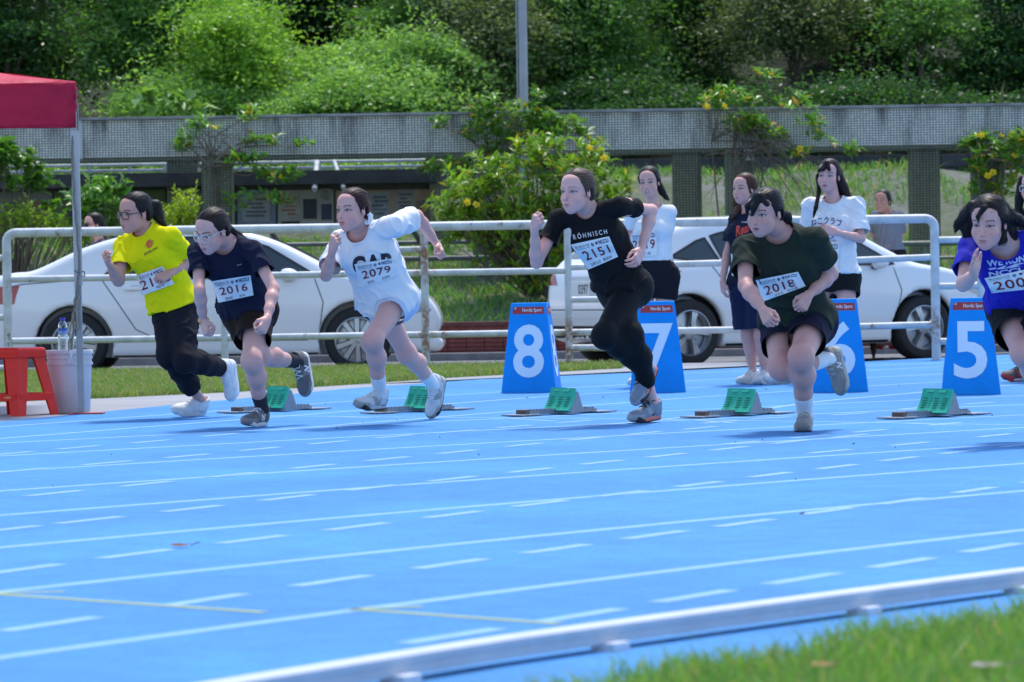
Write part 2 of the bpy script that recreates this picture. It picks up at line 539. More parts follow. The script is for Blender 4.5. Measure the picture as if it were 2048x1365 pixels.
# the ground reaches far past everything; it dips a little under the road behind the fence
gx = np.concatenate([[-400, -120, -40], np.linspace(-16, 16, 9), [40, 120, 400]])
gy = np.array([-200, -40, 0, 20, 36.9, 37.5, 43.9, 44.3, 46, 60, 120, 400.])
gz = np.array([0, 0, 0, 0, 0, -.08, -.08, -.08, -.4, -.5, -.5, -.5])
GV = [(x, y, z) for y, z in zip(gy, gz) for x in gx]; W_ = len(gx)
GF = [(j*W_+i, j*W_+i+1, (j+1)*W_+i+1, (j+1)*W_+i) for j in range(len(gy)-1) for i in range(W_-1)]
tag(mobj('ground', GV, GF, M_asphalt), kind='structure')
edge = [ground(-1400, 985), ground(-700, 905), ground(0, 845), ground(350, 811), ground(700, 778), ground(960, 760), ground(1240, 748), ground(1600, 731), ground(2048, 708)]
e_far = edge[-1]+(edge[-1]-edge[-2])*1.6
inner = [arc_pt(36.05, t) for t in np.linspace(TH0, TH1, 60)]
flat('track', [e_far, (20, 44, 0)]+inner+[(-9.0, -6, 0)]+[p for p in edge], .004, M_track)
# pale concrete strip between the track and the grass
gl = [ground(-900, 872), ground(0, 806), ground(230, 797), ground(480, 785), ground(700, 771), ground(900, 757), ground(1245, 738)]
flat('pavement', [e for e in edge[1:]]+[(e_far[0], e_far[1], 0), (8, 36.9, 0), (1.1, 36.9, 0)]+list(reversed(gl)), .003, M_conc)
verge = gl+[Vector((1.0, 36.85, 0)), Vector((-9, 36.85, 0)), Vector((-9, 30, 0))]
flat('verge', verge, .004, M_lawn)
infield = [arc_pt(36.12, t) for t in np.linspace(math.radians(110), TH1, 50)]
flat('infield', infield+[Vector((-6, -5, 0)), Vector((12, -5, 0))], .010, M_lawn)
V = []; F = []
def addr(r):
    global V, F
    n = len(V); V += r[0]; F += [tuple(i+n for i in f) for f in r[1]]
LW = .056
for i in range(8):
    addr(ribbon([arc_pt(37.72+1.22*i, t) for t in np.linspace(TH0, TH1, 90)], LW, .0042))
def gline(px, w=LW, z=.0042, n=14):
    P = [ground(*p) for p in px]
    out = []
    for k in range(len(P)-1):
        for t in np.linspace(0, 1, n, endpoint=False): out.append(P[k].lerp(P[k+1], t))
    out.append(P[-1])
    for _ in range(8):
        out = [out[0]]+[(out[j-1]+out[j]*2+out[j+1])/4 for j in range(1, len(out)-1)]+[out[-1]]
    addr(ribbon(out, w, z))
for px in ([(-60, 860), (359, 829), (700, 804), (1022, 784), (1400, 762), (1900, 733), (2100, 722)], [(-60, 884), (350, 851), (700, 824), (1100, 794), (1600, 764), (2100, 738)],
           [(600, 858), (1042, 823), (1380, 797), (1700, 776), (2100, 752)], [(1100, 862), (1500, 824), (1630, 805), (1900, 781), (2100, 766)], [(1350, 748), (1700, 735), (2100, 716)]):
    gline(px, z=.0044)
V2, F2 = V, F; V, F = [], []
gline([(440, 832), (760, 836), (1100, 838), (1500, 843), (2100, 853)], w=.045, z=.0046)
for px in ([(1020, 839), (1110, 844)], [(1395, 843), (1470, 848)], [(1795, 848), (1925, 853)], [(660, 834), (740, 838)]): gline(px, w=.045, z=.0048)
SER = [[(905, 1276), (1159, 1235), (1389, 1196), (1606, 1161), (1804, 1129), (1984, 1099), (2150, 1072)],
       [(-230, 1300), (102, 1252), (408, 1204), (665, 1165), (902, 1131), (1113, 1101), (1310, 1073), (1490, 1049), (1655, 1025), (1805, 1005), (1949, 983), (2085, 963)],
       [(45, 1142), (273, 1111), (505, 1082), (715, 1056), (907, 1032), (1080, 1010), (1243, 990), (1399, 971), (1541, 952), (1674, 936), (1799, 920), (1919, 906), (2035, 893)],
       [(10, 1062), (180, 1043), (385, 1020), (575, 998), (745, 978), (906, 960), (1061, 943), (1204, 927), (1334, 913), (1459, 899), (1579, 886), (1700, 874)],
       [(110, 989), (295, 970), (467, 952), (627, 935), (775, 920), (915, 906), (1047, 892), (1168, 880), (1288, 868), (1400, 858)],
       [(45, 943), (215, 928), (375, 914), (520, 900), (657, 887), (790, 875), (912, 865), (1030, 855), (1150, 845)],
       [(22, 909), (157, 897), (302, 885), (440, 872), (570, 861), (700, 850)],
       [(1440, 846), (1540, 838), (1700, 830), (1830, 818), (1960, 808)], [(1480, 888), (1620, 875), (1740, 864), (1890, 850)], [(1660, 905), (1820, 890), (1990, 873)]]
for s_ in SER:
    P = [ground(*p) for p in s_]
    for k, p in enumerate(P):
        a = P[max(k-1, 0)]; b = P[min(k+1, len(P)-1)]
        d = (b-a).normalized(); L = .40
        addr(ribbon([p-d*L/2, p-d*L/6, p+d*L/6, p+d*L/2], LW*1.05, .0050))
V3, F3 = V, F; V, F = [], []
for px in ([(-40, 1190), (530, 1229)], [(-40, 1191), (130, 1187)], [(700, 1222), (1120, 1252)], [(700, 1222), (845, 1217)]): gline(px, w=.040, z=.0052)
tag(mobj('lane_line', V2, F2, M_line), kind='structure'); tag(mobj('dash_line', V3, F3, M_line), kind='structure'); tag(mobj('yellow_line', V, F, M_yel), kind='structure')
# white line along the road
V, F = [], []
for a in (37.9, 43.2): addr(ribbon([Vector((x, a+.0*x, 0)) for x in np.linspace(-12, 12, 12)], .12, -.074))
tag(mobj('road_line', V, F, mat('road_paint', (.6, .6, .62), .8, noise=(6, .3))), kind='structure')

# ---------------------------------------------------------------- aluminium rail along the inner edge
M_alu = mat('white_aluminium', (.52, .55, .62), rough=.5, metal=.15, noise=(10, .12))
M_foot = mat('rail_foot', (.60, .63, .70), rough=.6)
thA = th_of(ground(-200, 1560)); thB = th_of(ground(2400, 1130))
kr = empty('kerb_rail', arc_pt(36.55, (thA+thB)/2)); tag(kr, 'low white aluminium rail edging the blue track beside the front grass', 'track kerb')
ko = kr.location.copy()
def KR(t): return 36.52+min(max(.035*(math.degrees(t)-144.3), -.04), .11)
dth = (thA-thB); nseg = 5
ths = np.linspace(thB, thA, nseg+1)
for k in range(nseg):
    mb = MB(); a0, a1 = ths[k]+.00002, ths[k+1]-.00002
    prof = [(-.026, .018), (-.026, .032), (-.0235, .034), (-.0235, .040), (-.027, .042), (-.028, .056), (-.022, .061), (.022, .061), (.028, .056), (.026, .018), (.020, .018), (.018, .030), (-.018, .030), (-.020, .018)]
    P = []; F = []; ts = np.linspace(a0, a1, 12)
    for t in ts:
        for r, z in prof: P.append(arc_pt(KR(t)+r, t, z)-ko)
    n = len(prof)
    for i in range(11):
        for j in range(n): F.append((i*n+j, i*n+(j+1) % n, (i+1)*n+(j+1) % n, (i+1)*n+j))
    F.append(tuple(range(n))); F.append(tuple(reversed(range(11*n, 12*n))))
    mb.add(P, F); mb.build('rail_segment', M_alu, kr)
for U in (560, 1105, 1612, 1955, 2400):
    V_ = {560: 1360, 1105: 1300, 1612: 1228, 1955: 1187, 2400: 1130}[U]
    t = th_of(ground(U, V_))
    for dt, w, h, m_ in ((0, .032, .021, M_foot),):
        c = arc_pt(KR(t)-.026, t); mb = MB()
        Rm = Matrix.Rotation(t, 3, 'Z')
        mb.bbox((c.x-ko.x, c.y-ko.y, .010), (.030, w, .0125), .003, Rm); mb.build('rail_foot', m_, kr)

# ---------------------------------------------------------------- grass
def blades(n, xy, z, h, w, name, m, seed, lean=.5, hvar=.5, dryp=.16, dim=1.0):
    r = np.random.default_rng(seed)
    P = xy; n = len(P)
    a = r.random(n)*6.283; H = h*(1-hvar+2*hvar*r.random(n)**1.3); ww = w*(.7+.6*r.random(n))
    dx = np.stack([np.cos(a), np.sin(a), np.zeros(n)], 1); ld = r.normal(size=(n, 3))*lean; ld[:, 2] = 0
    b = np.column_stack([P, z if np.ndim(z) else np.full(n, z)])
    t = b+ld*H[:, None]*1.0; t[:, 2] += H*.92
    mm = b+ld*H[:, None]*.35; mm[:, 2] += H*.55
    V = np.stack([b-dx*ww[:, None], b+dx*ww[:, None], mm+dx*ww[:, None]*.7, t, mm-dx*ww[:, None]*.7], 1).reshape(-1, 3)
    i = np.arange(n)[:, None]*5
    F = np.concatenate([i+np.array([[0, 1, 2, 4]]), ], 0)
    T = np.concatenate([i+np.array([[4, 2, 3, 3]])], 0)
    g = r.random(n); dry = (r.random(n) < dryp)
    g1 = A_((.12, .27, .055)); g2 = A_((.21, .41, .095)); dr = A_((.40, .37, .17))
    c = g1+(g2-g1)*g[:, None]; c[dry] = dr*(.6+.6*g[dry][:, None]); c = c*dim
    C = np.repeat(c, 5, axis=0)
    Vt = V; Q = F
    me = bpy.data.meshes.new(name)
    nf = len(F); lv = np.concatenate([F.ravel(), (i+np.array([[4, 2, 3]])).ravel()]).astype(np.int32)
    me.vertices.add(len(V)); me.vertices.foreach_set('co', V.astype(np.float32).ravel())
    me.loops.add(len(lv)); me.loops.foreach_set('vertex_index', lv)
    me.polygons.add(2*n); me.polygons.foreach_set('loop_start', np.concatenate([np.arange(0, 4*n, 4), 4*n+np.arange(0, 3*n, 3)]).astype(np.int32))
    me.update(calc_edges=True)
    at_ = me.color_attributes.new('Col', 'FLOAT_COLOR', 'POINT'); cc = np.ones((len(V), 4), np.float32); cc[:, :3] = C; at_.data.foreach_set('color', cc.ravel())
    me.materials.append(m)
    o = link(name, me); return tag(o, kind='stuff')
M_grass = mat('grass_blade', (.1, .2, .04), rough=.55, attr='Col', transl=(.40, (1.15, 1.2, .5)), spec=.3)
def in_poly(P, poly):
    x, y = P[:, 0], P[:, 1]; ins = np.zeros(len(P), bool); n = len(poly)
    for i in range(n):
        x1, y1 = poly[i][0], poly[i][1]; x2, y2 = poly[(i+1) % n][0], poly[(i+1) % n][1]
        c = ((y1 > y) != (y2 > y)) & (x < (x2-x1)*(y-y1)/((y2-y1) if abs(y2-y1) > 1e-9 else 1e-9)+x1)
        ins ^= c
    return ins
r_ = np.random.default_rng(3)
P = np.column_stack([r_.uniform(-5.4, 1.2, 150000), r_.uniform(26, 36.8, 150000)])
P = P[in_poly(P, verge)]
tag(blades(len(P), P, .004, .045, .0045, 'verge_grass', M_grass, 4, lean=.7, dryp=.42, dim=.80), 'short patchy grass between the track and the white fence', 'grass')
P = np.column_stack([r_.uniform(-.4, 2.2, 90000), r_.uniform(5.5, 10.2, 90000)])
rr = np.hypot(P[:, 0]-CX, P[:, 1]-CY)
nz_ = .06*np.sin(P[:, 1]*9)+.05*np.sin(P[:, 1]*23+1)
P = P[(rr < 36.06+nz_) & (rr > 34.6)]
tag(blades(len(P), P, .010, .062, .0028, 'infield_grass', M_grass, 5, lean=.45), 'blurred green grass in front of the kerb rail', 'grass')
# fallen leaves
def leaf_thing(U, V_, L, c, label, rz, Z=.012, name='fallen_leaf', cat='leaf'):
    p = ground(U, V_, Z); me = MB(); pts = []
    n = 8
    for i in range(n+1):
        t = i/n; w = L*.28*math.sin(math.pi*t**.8); x = (t-.5)*L; z = .25*L*(t-.5)**2+.004
        pts += [(x, w, z+.3*w), (x, 0, z), (x, -w, z+.2*w)]
    F = []
    for i in range(n):
        for j in range(2): F.append((i*3+j, i*3+j+1, (i+1)*3+j+1, (i+1)*3+j))
    me.add(pts, F); me.tube([(L*.5, 0, .07*L), (L*.75, .01, .12*L), (L*.95, .0, .22*L)], .0015, 4)
    o = me.build(name, mat('leaf_'+name+str(int(c[0]*100)), c, .8, noise=(60, .4), spec=.05), None, True); o.location = p; o.rotation_euler = (.1, 0, rz)
    return tag(o, label, cat)
leaf_thing(361, 1095, .065, (.26, .11, .03), 'small curled brown leaf lying on the blue track', .4, .006)
leaf_thing(1645, 1336, .06, (.40, .22, .12), 'orange brown dead leaf lying in the front grass', .7, .06)
leaf_thing(1975, 1338, .07, (.42, .36, .33), 'pale grey withered leaf in the grass at the lower right', .2, .06)
leaf_thing(650, 1352, .03, (.40, .38, .40), 'pale scrap of leaf on the track near the bottom edge', .2, .006)

# ---------------------------------------------------------------- bank, slope and hill behind the road
def terr(x, y):
    l = 1/(1+math.exp((x+.2)*3.0))                 # 1 on the left, 0 on the right
    z = .30
    k = lambda a, b: min(max((y-a)/(b-a), 0), 1)
    z += .30*k(44.1, 46)
    z += l*.62*k(46.2, 49.6)+(1-l)*(.05*k(46, 49.5)+1.56*k(49.6, 55.5))
    z += l*.85*k(52.3, 55.5)
    z += max(y-58, 0)*.42
    return z+.04*math.sin(x*1.7+y)+.03*math.sin(x*4.1-y*2.3)
xs = np.linspace(-14, 14, 71); ys = np.concatenate([np.linspace(44.1, 58, 60), np.linspace(59, 110, 30)])
TV = [(x, y, terr(x, y)) for y in ys for x in xs]; n = len(xs)
TF = [(j*n+i, j*n+i+1, (j+1)*n+i+1, (j+1)*n+i) for j in range(len(ys)-1) for i in range(n-1)]
M_bank = mat('bank', (.055, .085, .022), rough=.95, noise=(1.3, .9, (.16, .155, .155)), bump=(12, .6, .05))
M_hill = mat('wood_floor', (.020, .032, .012), rough=.95, noise=(1.2, .6), bump=(3, .8, .2))
o = mobj('hillside', TV, TF, None, None, True, mats=[M_bank, M_hill], mi=[1 if TV[f[0]][1] > 56.6 else 0 for f in TF]); tag(o, kind='structure')
# tufts on bank and slope: patchy, bare shotcrete shows between
P = np.column_stack([r_.uniform(-6.5, 6.8, 60000), r_.uniform(44.2, 57.5, 60000)])
pn = np.array(waves(np.column_stack([P, np.zeros(len(P))]), 1.6, 11))+.5*np.array(waves(np.column_stack([P, np.zeros(len(P))]), 5, 12))
keep = ((P[:, 1] < 47.0) | (pn > .10) | (P[:, 0] < -.4) & (P[:, 1] < 49.6) | (P[:, 1] > 54.6) & (pn > -.5))
P = P[keep]
Z = np.array([terr(x, y) for x, y in P])-.01
tag(blades(len(P), P, Z, .11, .010, 'bank_grass', M_grass, 6, lean=.6, hvar=.6), 'patchy sunlit grass on the bank and slope behind the road', 'grass')

# brick retaining wall, its courses in view built brick by brick
M_brick = mat('dark_brick', (.27, .062, .050), rough=.75, noise=(25, .35), bump=(80, .3, .003))
M_mort = mat('mortar', (.16, .155, .155), rough=.9, noise=(20, .3))
bw = empty('retaining_wall', (0, 44.0, -.08)); tag(bw, 'low dark red brick retaining wall along the far side of the road', 'wall')
mb = MB(); mb.box((0, .10, .18), (9, .085, .19)); mb.build('mortar_core', M_mort, bw)
mb = MB(); mb.bbox((0, .09, .392), (9, .13, .024), .006); mb.build('coping', mat('brick_coping', (.16, .05, .045), .8, noise=(12, .4)), bw)
bm1 = MB(); bm1.bbox((0, 0, 0), (.096, .02, .0195), .003)
bme = mesh_np('brick', np.array(bm1.v), bm1.f, M_brick)
far = MB(); cnt = 0
for row in range(8):
    for k in range(-42, 43):
        x = k*.20; z = .030+row*.0455
        if -1.25 < x < .75 or 5.0 < x < 6.4:
            o = link('brick', bme, bw); o.location = (x, .0+random.uniform(-.002, .002), z); o.rotation_euler = (0, 0, random.uniform(-.01, .01)); cnt += 1
        else: far.box((x, .0, z), (.096, .02, .0195))
tag(far.build('brick_course', M_brick, bw), kind='stuff')
mb = MB(); mb.bbox((0, 43.78, -.045), (9, .16, .05), .01); o = mb.build('gutter_kerb', mat('gutter', (.24, .24, .25), .9, noise=(3, .4), bump=(30, .4, .01))); tag(o, kind='structure')

# crumbs of leaf and rubber lying about on the track
mb = MB(); rc = random.Random(12)
for k in range(110):
    t = rc.uniform(math.radians(120), math.radians(160)); R_ = 36.9+rc.random()**.8*13
    p = arc_pt(R_, t, .006)
    if p.y < 6 or p.y > 32 or abs(p.x) > p.y*.13: continue
    a = rc.random()*6.28; L_ = rc.uniform(.004, .013); d = Vector((math.cos(a), math.sin(a), 0)); e_ = Vector((-d.y, d.x, 0))*.45
    mb.add([p-d*L_, p+e_*L_, p+d*L_+Vector((0, 0, .005)), p-e_*L_, p+Vector((0, 0, .006))], [(0, 3, 4), (3, 2, 4), (2, 1, 4), (1, 0, 4)])
o = mb.build('crumbs', mat('crumb', (.045, .040, .035), .9)); tag(o, 'tiny dark crumbs of leaf and rubber scattered over the blue track', 'crumbs', kind='stuff')
# ---------------------------------------------------------------- tiled pergola
def tile_mat(name, c1, c2, grout, sx, dirt=.6):
    M = bpy.data.materials.new(name); M.use_nodes = True; n = M.node_tree.nodes; L = M.node_tree.links; p = n['Principled BSDF']
    tc = n.new('ShaderNodeTexCoord'); mp = n.new('ShaderNodeMapping'); L.new(tc.outputs['UV'], mp.inputs[0])
    br = n.new('ShaderNodeTexBrick'); br.offset = 0; br.squash = 1; br.inputs['Scale'].default_value = 1
    br.inputs['Brick Width'].default_value = sx; br.inputs['Row Height'].default_value = sx*.82; br.inputs['Mortar Size'].default_value = sx*.13; br.inputs['Mortar Smooth'].default_value = .2
    br.inputs['Color1'].default_value = (*c1, 1); br.inputs['Color2'].default_value = (*c2, 1); br.inputs['Mortar'].default_value = (*grout, 1)
    L.new(mp.outputs[0], br.inputs[0])
    ns = n.new('ShaderNodeTexNoise'); ns.inputs['Scale'].default_value = 1.3; ns.inputs['Detail'].default_value = 7; ns.inputs['Roughness'].default_value = .7
    mp2 = n.new('ShaderNodeMapping'); mp2.inputs['Scale'].default_value = (2.2, 2.2, .5); L.new(tc.outputs['Object'], mp2.inputs[0]); L.new(mp2.outputs[0], ns.inputs[0])
    rp = n.new('ShaderNodeMapRange'); rp.inputs[1].default_value = .52; rp.inputs[2].default_value = .75; rp.inputs[4].default_value = dirt; L.new(ns.outputs[0], rp.inputs[0])
    # black drips that start at the top edge
    sx_ = n.new('ShaderNodeSeparateXYZ'); L.new(tc.outputs['Generated'], sx_.inputs[0])
    d1 = n.new('ShaderNodeTexNoise'); d1.inputs['Scale'].default_value = 4.2; d1.inputs['Detail'].default_value = 5
    mp3 = n.new('ShaderNodeMapping'); mp3.inputs['Scale'].default_value = (1, 1, .10); L.new(tc.outputs['Object'], mp3.inputs[0]); L.new(mp3.outputs[0], d1.inputs[0])
    r1 = n.new('ShaderNodeMapRange'); r1.inputs[1].default_value = .50; r1.inputs[2].default_value = .70; L.new(d1.outputs[0], r1.inputs[0])
    r2 = n.new('ShaderNodeMapRange'); r2.inputs[1].default_value = .25; r2.inputs[2].default_value = 1.0; L.new(sx_.outputs[2], r2.inputs[0])
    mu = n.new('ShaderNodeMath'); mu.operation = 'MULTIPLY'; L.new(r1.outputs[0], mu.inputs[0]); L.new(r2.outputs[0], mu.inputs[1])
    ad = n.new('ShaderNodeMath'); ad.operation = 'ADD'; ad.use_clamp = True; L.new(rp.outputs[0], ad.inputs[0]); L.new(mu.outputs[0], ad.inputs[1])
    mx = n.new('ShaderNodeMix'); mx.data_type = 'RGBA'; mx.inputs[7].default_value = (.030, .030, .030, 1); L.new(ad.outputs[0], mx.inputs[0]); L.new(br.outputs[0], mx.inputs[6]); L.new(mx.outputs[2], p.inputs[0])
    b = n.new('ShaderNodeBump'); b.inputs['Strength'].default_value = .8; b.inputs['Distance'].default_value = .006; b.invert = True
    L.new(br.outputs['Fac'], b.inputs['Height']); L.new(b.outputs[0], p.inputs['Normal']); p.inputs['Roughness'].default_value = .55
    return M
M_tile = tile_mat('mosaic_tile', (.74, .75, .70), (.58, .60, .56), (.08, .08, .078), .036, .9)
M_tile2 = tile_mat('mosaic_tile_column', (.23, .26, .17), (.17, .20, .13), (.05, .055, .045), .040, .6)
def uvbox(name, lo, hi, m, parent, org, b=.0):
    x0, y0, z0 = lo; x1, y1, z1 = hi
    mb = MB(); mb.box(((x0+x1)/2-org[0], (y0+y1)/2-org[1], (z0+z1)/2-org[2]), ((x1-x0)/2, (y1-y0)/2, (z1-z0)/2))
    o = mb.build(name, m, parent); me = o.data; uv = me.uv_layers.new(name='UVMap')
    for p in me.polygons:
        nn = p.normal
        for li in p.loop_indices:
            v = me.vertices[me.loops[li].vertex_index].co
            uv.data[li].uv = (v.x, v.z) if abs(nn.y) > .7 else ((v.y, v.z) if abs(nn.x) > .7 else (v.x, v.y))
    return o
YB = 48.0
def zat(U, V_, Y): return at(U, V_, Y).z
def xat(U, V_, Y): return at(U, V_, Y).x
pg = empty('pergola', (0, YB, .6)); tag(pg, 'long grey mosaic-tiled concrete pergola with twin rows of square columns', 'pergola'); po = pg.location.copy()
zt, zb = zat(1000, 229, YB), zat(1000, 304, YB)
joints = [-9, xat(157, 260, YB), xat(1048, 260, YB), 9]
for i in range(3): uvbox('beam', (joints[i]+.004, YB, zb), (joints[i+1]-.004, YB+.32, zt), M_tile, pg, po)
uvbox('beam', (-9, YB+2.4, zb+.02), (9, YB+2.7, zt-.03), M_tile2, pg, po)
mb = MB(); mb.bbox((0, YB+.15-po.y, zt+.018-po.z), (9, .20, .016), .005); mb.build('coping', mat('coping_grey', (.30, .31, .33), .8, noise=(3, .5)), pg)
mb = MB(); mb.bbox((xat(157, 260, YB)-po.x, YB-.012-po.y, (zt+zb)/2-po.z), (.045, .010, (zt-zb)/2+.01), .004); mb.build('joint_cover', mat('zinc', (.45, .48, .53), .5, .4, noise=(4, .2)), pg)
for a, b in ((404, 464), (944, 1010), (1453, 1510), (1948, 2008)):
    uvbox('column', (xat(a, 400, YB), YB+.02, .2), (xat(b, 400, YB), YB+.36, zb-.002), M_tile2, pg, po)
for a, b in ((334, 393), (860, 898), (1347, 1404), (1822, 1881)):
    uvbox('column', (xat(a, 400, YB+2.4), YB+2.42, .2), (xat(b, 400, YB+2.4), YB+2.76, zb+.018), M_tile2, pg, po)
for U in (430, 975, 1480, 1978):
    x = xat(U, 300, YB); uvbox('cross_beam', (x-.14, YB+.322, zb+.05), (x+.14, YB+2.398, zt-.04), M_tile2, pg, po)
# floodlight brackets on the columns
for k, (U, V_) in enumerate(((443, 315), (1500, 310))):
    e = empty('conduit_bracket', at(U, V_, YB-.07)); tag(e, ['small white metal bracket on the front column at the left', 'small white metal bracket under the flowering vine at the right'][k], 'bracket')
    mw = mat('bracket_white', (.55, .57, .6), .5, noise=(20, .3)); mb = MB(); mb.bbox((0, 0, .05), (.075, .05, .012), .003); mb.build('top_plate', mw, e)
    mb = MB(); mb.bbox((0, 0, -.055), (.06, .05, .010), .003); mb.build('bottom_plate', mw, e); mb = MB(); mb.tube([(-.02, 0, -.045), (-.02, 0, .04)], .012, 8); mb.tube([(.03, 0, -.045), (.03, 0, .04)], .008, 8); mb.build('pin', mw, e)
# lamp pole behind it
p0 = at(1048, 232, 52.0); e = empty('lamp_post', (p0.x, 52.0, 1.3)); tag(e, 'tall plain grey steel lamp post rising behind the pergola', 'lamp post')
mb = MB(); mb.tube([(0, 0, 0), (0, 0, 3), (-.0, 0, 8)], [.060, .058, .045], 14); mb.tube([(0, 0, 0), (0, 0, .25)], .085, 14); mb.build('shaft', mat('galvanised', (.32, .35, .40), .45, .5, noise=(3, .2)), e, True)
mb = MB(); mb.tube([(-.075, .0, 0), (-.075, 0, 7.5)], .010, 6); mb.build('cable_pipe', mat('galvanised', (.32, .35, .40)), e, True)
mb = MB(); mb.tube([(0, 0, 7.9), (.0, -.4, 8.15), (0, -1.1, 8.2)], .03, 8); mb.build('arm', mat('galvanised', (.32, .35, .40)), e, True)
mb = MB(); mb.bbox((0, -1.35, 8.2), (.13, .32, .06), .03); mb.build('lamp_head', mat('lamp_grey', (.5, .5, .52), .5), e)

# ---------------------------------------------------------------- notice boards on the left, with their low roof and the railing above
YN = 50.6
nb = empty('notice_board', (at(600, 420, YN).x, YN, 1.3)); tag(nb, 'long notice board wall with faded posters under a dark roof slab', 'notice board'); no = nb.location.copy()
def bx(name, U0, V0_, U1, V1, Y, d, m, parent, org, b=.006):
    a = at(U0, V0_, Y); c = at(U1, V1, Y); um = min(max((U0+U1)/2, 300), 760); za_, zc_ = at(um, V0_, Y).z, at(um, V1, Y).z; mb = MB()
    mb.bbox(((a.x+c.x)/2-org.x, Y+d/2-org.y, (za_+zc_)/2-org.z), (abs(c.x-a.x)/2, d/2, abs(za_-zc_)/2), b)
    return mb.build(name, m, parent)
bx('roof_slab', -300, 346, 872, 374, YN-.5, 1.2, mat('roof_dark', (.060, .062, .070), .8, noise=(3, .5), bump=(9, .5, .02)), nb, no)
bx('back_wall', -300, 374.5, 868, 470, YN+.04, .15, mat('board_wall', (.10, .11, .10), .8, noise=(2, .4)), nb, no)
for U0, U1, c in ((-290, 105, (.20, .21, .23)), (108, 332, (.10, .15, .06)), (392, 470, (.12, .14, .18)), (474, 552, (.18, .22, .31)), (555, 668, (.36, .37, .36)), (671, 862, (.40, .30, .24))):
    bx('board_panel', U0, 380, U1, 456, YN, .03, mat('panel%d' % int(c[0]*1000+c[2]*100), c, .7, noise=(3, .2)), nb, no)
PST = [(484, 390, 540, 444, (.30, .33, .38)), (562, 388, 600, 440, (.36, .36, .34)), (606, 398, 634, 438, (.03, .035, .06)), (640, 378, 662, 404, (.33, .33, .33)), (642, 408, 664, 440, (.04, .05, .12)), (738, 385, 780, 440, (.30, .33, .36)), (790, 380, 828, 432, (.27, .29, .31)),
       (832, 402, 858, 450, (.20, .18, .17)), (562, 443, 600, 454, (.02, .02, .02)), (10, 402, 40, 440, (.05, .05, .07)), (48, 398, 90, 444, (.20, .2, .22)), (-60, 395, -10, 445, (.3, .3, .3)), (135, 398, 180, 440, (.05, .08, .08)), (684, 392, 724, 446, (.22, .22, .23))]
for k, (a, b, c, d, col) in enumerate(PST):
    o = bx('poster', a, b, c, d, YN-.012, .008, mat('poster%d' % k, col, .6, noise=(7, .35)), nb, no, .001)
    if col[0] > .19:
        mb = MB(); W, H = abs(at(c, b, YN).x-at(a, b, YN).x), abs(at(a, b, YN).z-at(a, d, YN).z); q = at((a+c)/2, (b+d)/2, YN)
        random.seed(k)
        for j in range(5): mb.box((q.x-no.x+random.uniform(-.1, .1)*W, YN-.0145-no.y, q.z-no.z+H*(.32-.15*j)), (W*random.uniform(.2, .38), .002, H*random.uniform(.02, .05)))
        mb.build('print', mat('poster_ink%d' % (k % 3), [(.08, .09, .12), (.25, .07, .05), (.07, .10, .20)][k % 3], .6), o)
e = empty('ledge_wall', (at(1600, 330, 56.2).x, 56.2, 2.2)); tag(e, 'dark stained block wall along the top of the slope at the right', 'wall')
wo = e.location.copy()
mdk = mat('dark_block', (.050, .052, .060), .85, noise=(2.5, .5), bump=(8, .4, .02))
k = 0; x = at(1190, 330, 56.2).x; xe = 9.0
while x < xe:
    w = .40; z0, z1 = terr(x, 56)-.15, at(1600, 312, 56.2).z
    for r in range(2):
        mb = MB(); zz0 = z0+(z1-z0)*r/2; zz1 = z0+(z1-z0)*(r+1)/2-.012; ox = (w/2 if r else 0)
        mb.bbox((x+ox-wo.x, 0, (zz0+zz1)/2-wo.z), (w/2-.005, .10, (zz1-zz0)/2), .006); mb.build('block', mdk, e)
    x += w
# pale tube railing above the boards
def rail_fence(name, label, pts, zs, r, posts, m, cat, zbase, rp=None):
    e = empty(name, pts[0]); o = e.location.copy(); tag(e, label, cat)
    for z in zs:
        mb = MB(); mb.tube([Vector((p[0]-o.x, p[1]-o.y, z(p)-o.z)) for p in pts], r, 8); mb.build('rail', m, e, True)
    for p, zt_ in posts:
        mb = MB(); mb.tube([Vector((p[0]-o.x, p[1]-o.y, zbase(p)-o.z)), Vector((p[0]-o.x, p[1]-o.y, zt_-o.z))], rp or r, 8); mb.build('post', m, e, True)
    return e
Yr = 52.6
M_rail = mat('pale_tube', (.50, .52, .55), .5, noise=(6, .4))
p_a = at(-300, 340, Yr); p_b = at(332, 327, Yr); p_c = at(392, 325, Yr); p_d = at(850, 321, Yr)
z1, z2 = at(200, 331, Yr).z, at(200, 354, Yr).z
rail_fence('tube_railing', 'pale grey tube railing on the terrace above the notice boards', [p_a, p_b, p_c, p_d], [lambda p: z1, lambda p: z2, lambda p: (z1+z2)/2-.0], .020, [(at(U, 340, Yr), z1) for U in (-150, 40, 180, 260, 330, 480, 640, 800)], M_rail, 'railing', lambda p: z2-.25)
for k, (a, b) in enumerate((((634, 322), (629, 378)), ((668, 322), (687, 376)))):
    mb = MB(); pa = at(*a, 51.6); pb_ = at(*b, 50.0); o_ = pb_
    mb.tube([pa-o_, pb_-o_], .035 if k == 0 else .026, 10); mb.tube([pb_-o_, pb_-o_+(pb_-pa).normalized()*.05], .03, 8)
    o = mb.build('leaning_pole', M_rail, None, True); o.location = pb_
    tag(o, ['thicker upright white pole leaning on the notice board roof', 'thinner slanted white pole leaning beside the thicker one'][k], 'pole')

